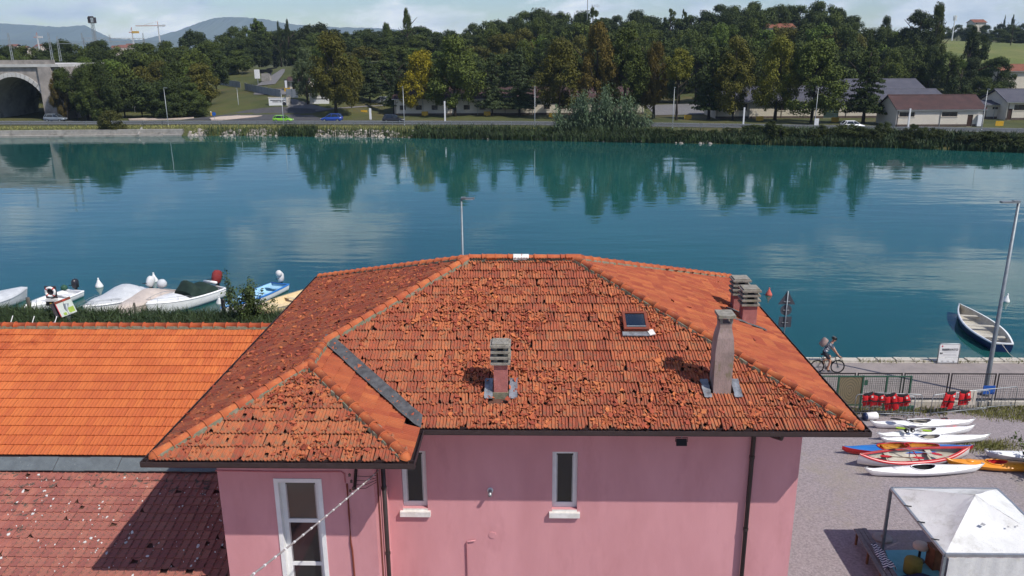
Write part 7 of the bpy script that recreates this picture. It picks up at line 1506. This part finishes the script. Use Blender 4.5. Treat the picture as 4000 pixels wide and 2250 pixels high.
row(235, 820, 56, 200, lambda x: 235+.04*abs(x-480), 116, 'leafy tree halfway up wood', WD, (G1, G2, LG, OL))
row(300, 850, 54, 220, 196, 115, 'leafy tree high in wood', WD, (G2, GD, G1))
row(-60, 880, 56, 252, lambda x: 165+(15 if x < 150 else 0), 110, 'leafy tree topping the wood', WD, (G2, GD, G1), jy=10)
row(-40, 330, 60, 215, 205, 90, 'leafy tree behind the bridge parapet', WD, (G2, GD))
row(262, 420, 34, 177, lambda x: 262-.12*(x-262), 88, 'dark tree against bridge abutment', WD, (GD, G2), jY=1)
tree(232, 285, 177, 60, 'broad', BR, 'brownish ivy covered tree against the bridge', WD, cb=.03)
tree(12, 132, 270, 26, 'poplar', GD, 'dark spruce like tree at the far left skyline', 'skyline trees')
# skyline and hillside
SKY = [(850, 150), (900, 120), (960, 88), (1035, 78), (1090, 105), (1250, 100), (1400, 108), (1480, 103), (1560, 108), (1700, 104), (1800, 118), (1850, 98), (1900, 74), (2000, 60), (2080, 34), (2180, 34), (2300, 52), (2400, 62), (2480, 42), (2540, 62), (2620, 58), (2700, 38), (2760, 24), (2860, 24), (2900, 12), (3000, 14), (3130, 7), (3220, 10), (3270, 28), (3310, 76), (3430, 72), (3500, 78), (3560, 72), (3640, 85), (3740, 88), (3800, 98), (4100, 88)]
sk_ = lambda x: interp(SKY, x)
SG = 'trees on the far hillside'
row(850, 3290, 46, 345, lambda x: sk_(x)+6, 105, 'green skyline tree', SG, (GD, G2, G2), jy=9, jY=12)
row(1210, 3330, 52, 300, lambda x: max(sk_(x)+42, 122 if 2960 < x < 3130 else 0), 112, 'green upper hillside tree', SG, (G2, G1, GD), jy=16, jY=9)
row(1230, 3420, 54, 262, lambda x: sk_(x)+82, 112, 'green mid hillside tree', SG, (G2, G1, OL, LG), jy=20, jY=8)
row(1250, 3500, 58, 226, lambda x: max(sk_(x)+132, 165), 115, 'green lower hillside tree', SG, (G2, GD, G1), jy=20, jY=6)
row(900, 1160, 46, 318, lambda x: sk_(x)+50, 80, 'green tree above entrance road', SG, (G2, GD), jy=12, jY=4, skip=lambda x: 1060 < x < 1130)
row(840, 960, 48, 262, 205, 88, 'pale green tree beside the steel fence', SG, (G2, LG), jy=15, jY=3)
row(3300, 3560, 58, 290, lambda x: 100+.1*(x-3300), 100, 'light green slope tree', SG, (LG, G1, G2), jy=12, jY=6)
row(3440, 3700, 60, 238, 185, 92, 'dull tree behind grey roofs', SG, (GD, G2, OL), jy=18, jY=4)
row(3660, 4080, 50, 520, lambda x: 92+.0*x, 50, 'small distant hilltop tree', SG, (G2, GD), jy=8, jY=10)
row(3850, 4080, 60, 440, 118, 70, 'distant meadow edge tree', SG, (G2, GD), jy=8, jY=8)
row(3560, 3900, 70, 252, 232, 80, 'shrubby tree below the meadow', SG, (G2, GD, OL), jy=16, jY=4)
row(3750, 3940, 70, 216, 300, 85, 'dark tree before red roofed house', SG, (GD, G2), jy=16, jY=3, skip=lambda x: x > 3930)
tree(3880, 225, 222, 110, 'broad', GD, 'dark full tree left of the red roofed house', SG); tree(3740, 232, 230, 26, 'round', LG, 'small light green tree by the halls', SG)
for px, yt, Y, w, kd, ti, lb in ((790, 98, 360, 100, 'umbrella', GD, 'round dark pine alone on the skyline left of the entrance road'), (1248, 70, 330, 152, 'umbrella', (.045, .06, .03), 'broad dark umbrella pine on the skyline'), (1112, 88, 330, 30, 'poplar', GD, 'slender dark cypress left of two'), (1146, 80, 330, 36, 'poplar', GD, 'slender dark cypress right of two'), (1602, 36, 300, 62, 'poplar', G2, 'tall slim poplar rising above the skyline'), (1523, 86, 310, 44, 'broad', G2, 'small pointed tree left of the poplar'), (2310, 33, 325, 110, 'airy', G2, 'thin open tree beside the radio mast'), (2605, 38, 335, 90, 'airy', G2, 'sparse half bare tree on the skyline'), (2655, 40, 338, 50, 'airy', GD, 'second sparse tree on the skyline'), (3555, 26, 285, 130, 'round', GD, 'large dark tree on the hill right of centre'), (3622, 14, 288, 70, 'broad', G1, 'tall pointed tree joined to the large dark tree'), (3425, 68, 300, 62, 'broad', GD, 'dark tree left of the large dark hill tree'), (3762, 108, 268, 80, 'poplar', (.05, .07, .028), 'dark ivy clad tree standing before the meadow'), (3790, 120, 270, 90, 'round', GD, 'bushy tree touching the dark ivy clad tree'), (3904, 60, 520, 18, 'poplar', GD, 'small distant cypress near the villa'), (3873, 62, 522, 12, 'poplar', GD, 'thin distant cypress near the villa'), (1035, 76, 335, 100, 'airy', LG, 'light green tree on skyline above entrance road')):
    tree(px, yt, Y, w, kd, ti, lb, 'skyline trees' , cb=.10)
# round bush on the quay and giant reeds
p = gz(434, 525, .3); t = thing('river_bush', 'round olive bush growing from the quay', 'bush', (p.x, p.y+.6, .2)); c = obj('foliage', CR['round'][1], t); hh = gy(434, 425, p.y).z; W_ = 122*p.y*1.0/FPX; c.scale = (W_*1.0, W_*.9, hh*1.02); c.color = (.12, .125, .03, 1); c.location = (0, 0, -.3); k = obj('stems', TRK[1], t); k.scale = (5, 5, hh*.8)
rr = random.Random(65)
for px in [2640, 2700, 2790, 2850]+list(range(2960, 4060, 46)):
    px += rr.uniform(-16, 16); p = gz(px, 552, .3); y_ = shoreY(p.x)+rr.uniform(.8, 4.5); w_ = rr.uniform(2.6, 5.0); h_ = rr.uniform(1.5, 2.9)*(.75 if px < 2900 else 1)
    t = thing('bank_bush', place_label('low dark bush on the far bank', px), 'bush', (p.x, y_, max(.1, ground(p.x, y_))-.2), rr.uniform(0, 6), 'bushes among the reeds of the far bank'); c = obj('foliage', CR['round'][int(px) % 3], t); c.scale = (w_*1.2, w_, h_*1.15); c.location = (0, 0, -.15*h_); k_ = rr.uniform(.7, 1.2); c.color = (.085*k_, .11*k_, .030*k_, 1); k = obj('stems', TRK[int(px) % 4], t); k.scale = (3, 3, h_*.8)
rr = random.Random(61); q = MB(); cpx = gz(2355, 545, 0); ctr = Vector((cpx.x, cpx.y+3.0, 0))
for _ in range(620):
    dx = rr.gauss(0, 4.4); dy = rr.uniform(-3, 3.5)
    if abs(dx) > 8.5: continue
    h = (8.4-.055*dx*dx)*(.78+.22*sin(dx*1.5+1)+.12*sin(dx*3.7))*rr.uniform(.4, 1.05); lx, ly = rr.gauss(dx*.08, .6), rr.gauss(-.2, .4); x, y = ctr.x+dx, ctr.y+dy; z0 = max(0, ground(x, y))-.2
    pts = [Vector((x+lx*f_**2, y+ly*f_**2, z0+h*f_-abs(lx)*.3*f_**3)) for f_ in (0, .4, .75, 1)]; q.tube(pts, [.05, .045, .03, .01], 4, cap=False)
    for k in range(10):
        f_ = rr.uniform(.25, 1); b_ = pts[2].lerp(pts[3], (f_-.75)*4) if f_ > .75 else (pts[1].lerp(pts[2], (f_-.4)/.35) if f_ > .4 else pts[0].lerp(pts[1], f_/.4)); a = rr.uniform(0, 6.28); L_ = rr.uniform(.7, 1.3); w_ = .07; d = Vector((cos(a), sin(a), 0)); s_ = Vector((-sin(a), cos(a), 0))*w_
        q.poly([b_-s_, b_+s_, b_+d*L_*.5+Vector((0, 0, .25))+s_, b_+d*L_*.5+Vector((0, 0, .25))-s_]); q.poly([b_+d*L_*.5+Vector((0, 0, .25))-s_, b_+d*L_*.5+Vector((0, 0, .25))+s_, b_+d*L_+Vector((0, 0, -.15))])
q.build('giant_reed_clump', ['reed_grey'], None, label='tall grey green clump of giant reeds on the far bank', cat='reeds')
# ------------------------------------------------------------------ distance: town, cranes, mountains, air
rr = random.Random(71)
for i in range(22):
    px = rr.choice((rr.uniform(-20, 175), rr.uniform(100, 175), rr.uniform(455, 520), rr.uniform(860, 940))); Y = rr.uniform(900, 1500); p = gy(px, 184+rr.uniform(-6, 6), Y); w = rr.uniform(9, 22); h = p.z-ground(p.x, Y)
    g_ = ground(p.x, Y); h = max(6, h); t = thing('town_house', place_label('distant terracotta roofed town house', px), 'house', (p.x, Y, g_), rr.uniform(-.4, .4), 'distant town houses')
    MB().bb(-w/2, w/2, 0, 10, 0, h).build('wall', ['town_wall'], t); q = MB(); q.prism([(-w/2-.5, h), (w/2+.5, h), (0, h+2.6)], (0, 10.5, 0), (0, -.5, 0)) if False else q.grid([[(-w/2-.5, -.5, h), (w/2+.5, -.5, h)], [(-w/2-.5, 5, h+2.6), (w/2+.5, 5, h+2.6)], [(-w/2-.5, 10.5, h), (w/2+.5, 10.5, h)]]); q.build('roof', ['roof_red'], t)
    for k in range(int(w/4)): MB().bb(-w/2+1.2+k*4, -w/2+2.6+k*4, -.05, -.01, h*.55, h*.55+1.6).build('window', ['win_dark'], t)
for px, pyt, pyb, jl, jr, Y, lb in ((146, 147, 178, 14, 20, 1000, 'red and white tower crane at the left skyline'), (516, 128, 165, 12, 26, 950, 'small orange tower crane behind the gantry'), (617, 102, 140, 85, 28, 1100, 'tall tower crane with long jib on the skyline')):
    a, b_ = gy(px, pyt, Y), gy(px, pyb, Y); s_ = Y/FPX; g_ = ground(a.x, Y); t = thing('tower_crane', lb, 'crane', (a.x, Y, g_), 0, 'distant tower cranes'); h = a.z-g_; MB().bb(-.6, .6, -.6, .6, 0, h).build('mast', ['crane_white'], t); MB().bb(-jl*s_, 0, -.4, .4, h, h+1.0).build('jib', ['crane_red'], t); MB().bb(0, jr*s_, -.6, .6, h-.6, h+1.8).build('counter_jib', ['crane_white' if px != 516 else 'sign_yellow'], t); q = MB(); q.beam((0, 0, h+1), (0, 0, h+6), .6, .6); q.beam((0, 0, h+6), (-jl*s_*.6, 0, h+1.6), .2, .2); q.build('tower_head', ['crane_red'], t)
def ridge(name, pts, Y, seed, dep=2500):
    rr = random.Random(seed); mb = MB(); P = []
    for (xa, ya), (xb, yb) in zip(pts, pts[1:]):
        for k in range(12): f_ = k/12; P.append((xa+(xb-xa)*f_, ya+(yb-ya)*f_+rr.uniform(-1.6, 1.6)))
    P.append(pts[-1]); top = [gy(x, y, Y) for x, y in P]; rows = [[(p.x*.99, Y-dep*.55, 4) for p in top], [(p.x*.995, Y-dep*.2, 4+(p.z-4)*(.55+.08*rr.uniform(-1, 1))) for p in top], [tuple(p) for p in top], [(p.x*1.02, Y+dep*.5, 4) for p in top]]
    mb.grid(rows); return struct(mb, name, ['mountain'], True)
ridge('mountains', [(-700, 120), (-200, 100), (0, 92), (150, 100), (230, 105), (330, 99), (380, 130), (420, 150), (560, 155), (650, 132), (700, 118), (780, 88), (840, 70), (900, 66), (960, 68), (1040, 76), (1150, 96), (1300, 106), (1450, 108), (1600, 118), (1850, 150), (2100, 170)], 6000, 1, 1800)
ridge('hills', [(-900, 150), (-200, 150), (100, 158), (400, 160), (640, 158), (820, 148), (960, 150), (1200, 140), (1400, 150), (1700, 150), (2100, 165)], 4200, 2, 1200)
hz = MB(); hz.bb(-16000, 16000, -300, 7600, -3, 420)
hm_ = bpy.data.materials.new('haze'); hm_.use_nodes = True; nt = hm_.node_tree; nt.nodes.remove(nt.nodes['Principled BSDF']); pvn = nt.nodes.new('ShaderNodeVolumePrincipled'); pvn.inputs['Color'].default_value = (.55, .76, 1.0, 1); pvn.inputs['Density'].default_value = 9.5e-5; pvn.inputs['Anisotropy'].default_value = .0
nt.links.new(pvn.outputs[0], nt.nodes['Material Output'].inputs['Volume']); M['haze'] = hm_
ho = hz.build('haze', ['haze']); ho['kind'] = 'stuff'; ho['label'] = 'thin bluish summer haze filling the air'; ho['category'] = 'haze'
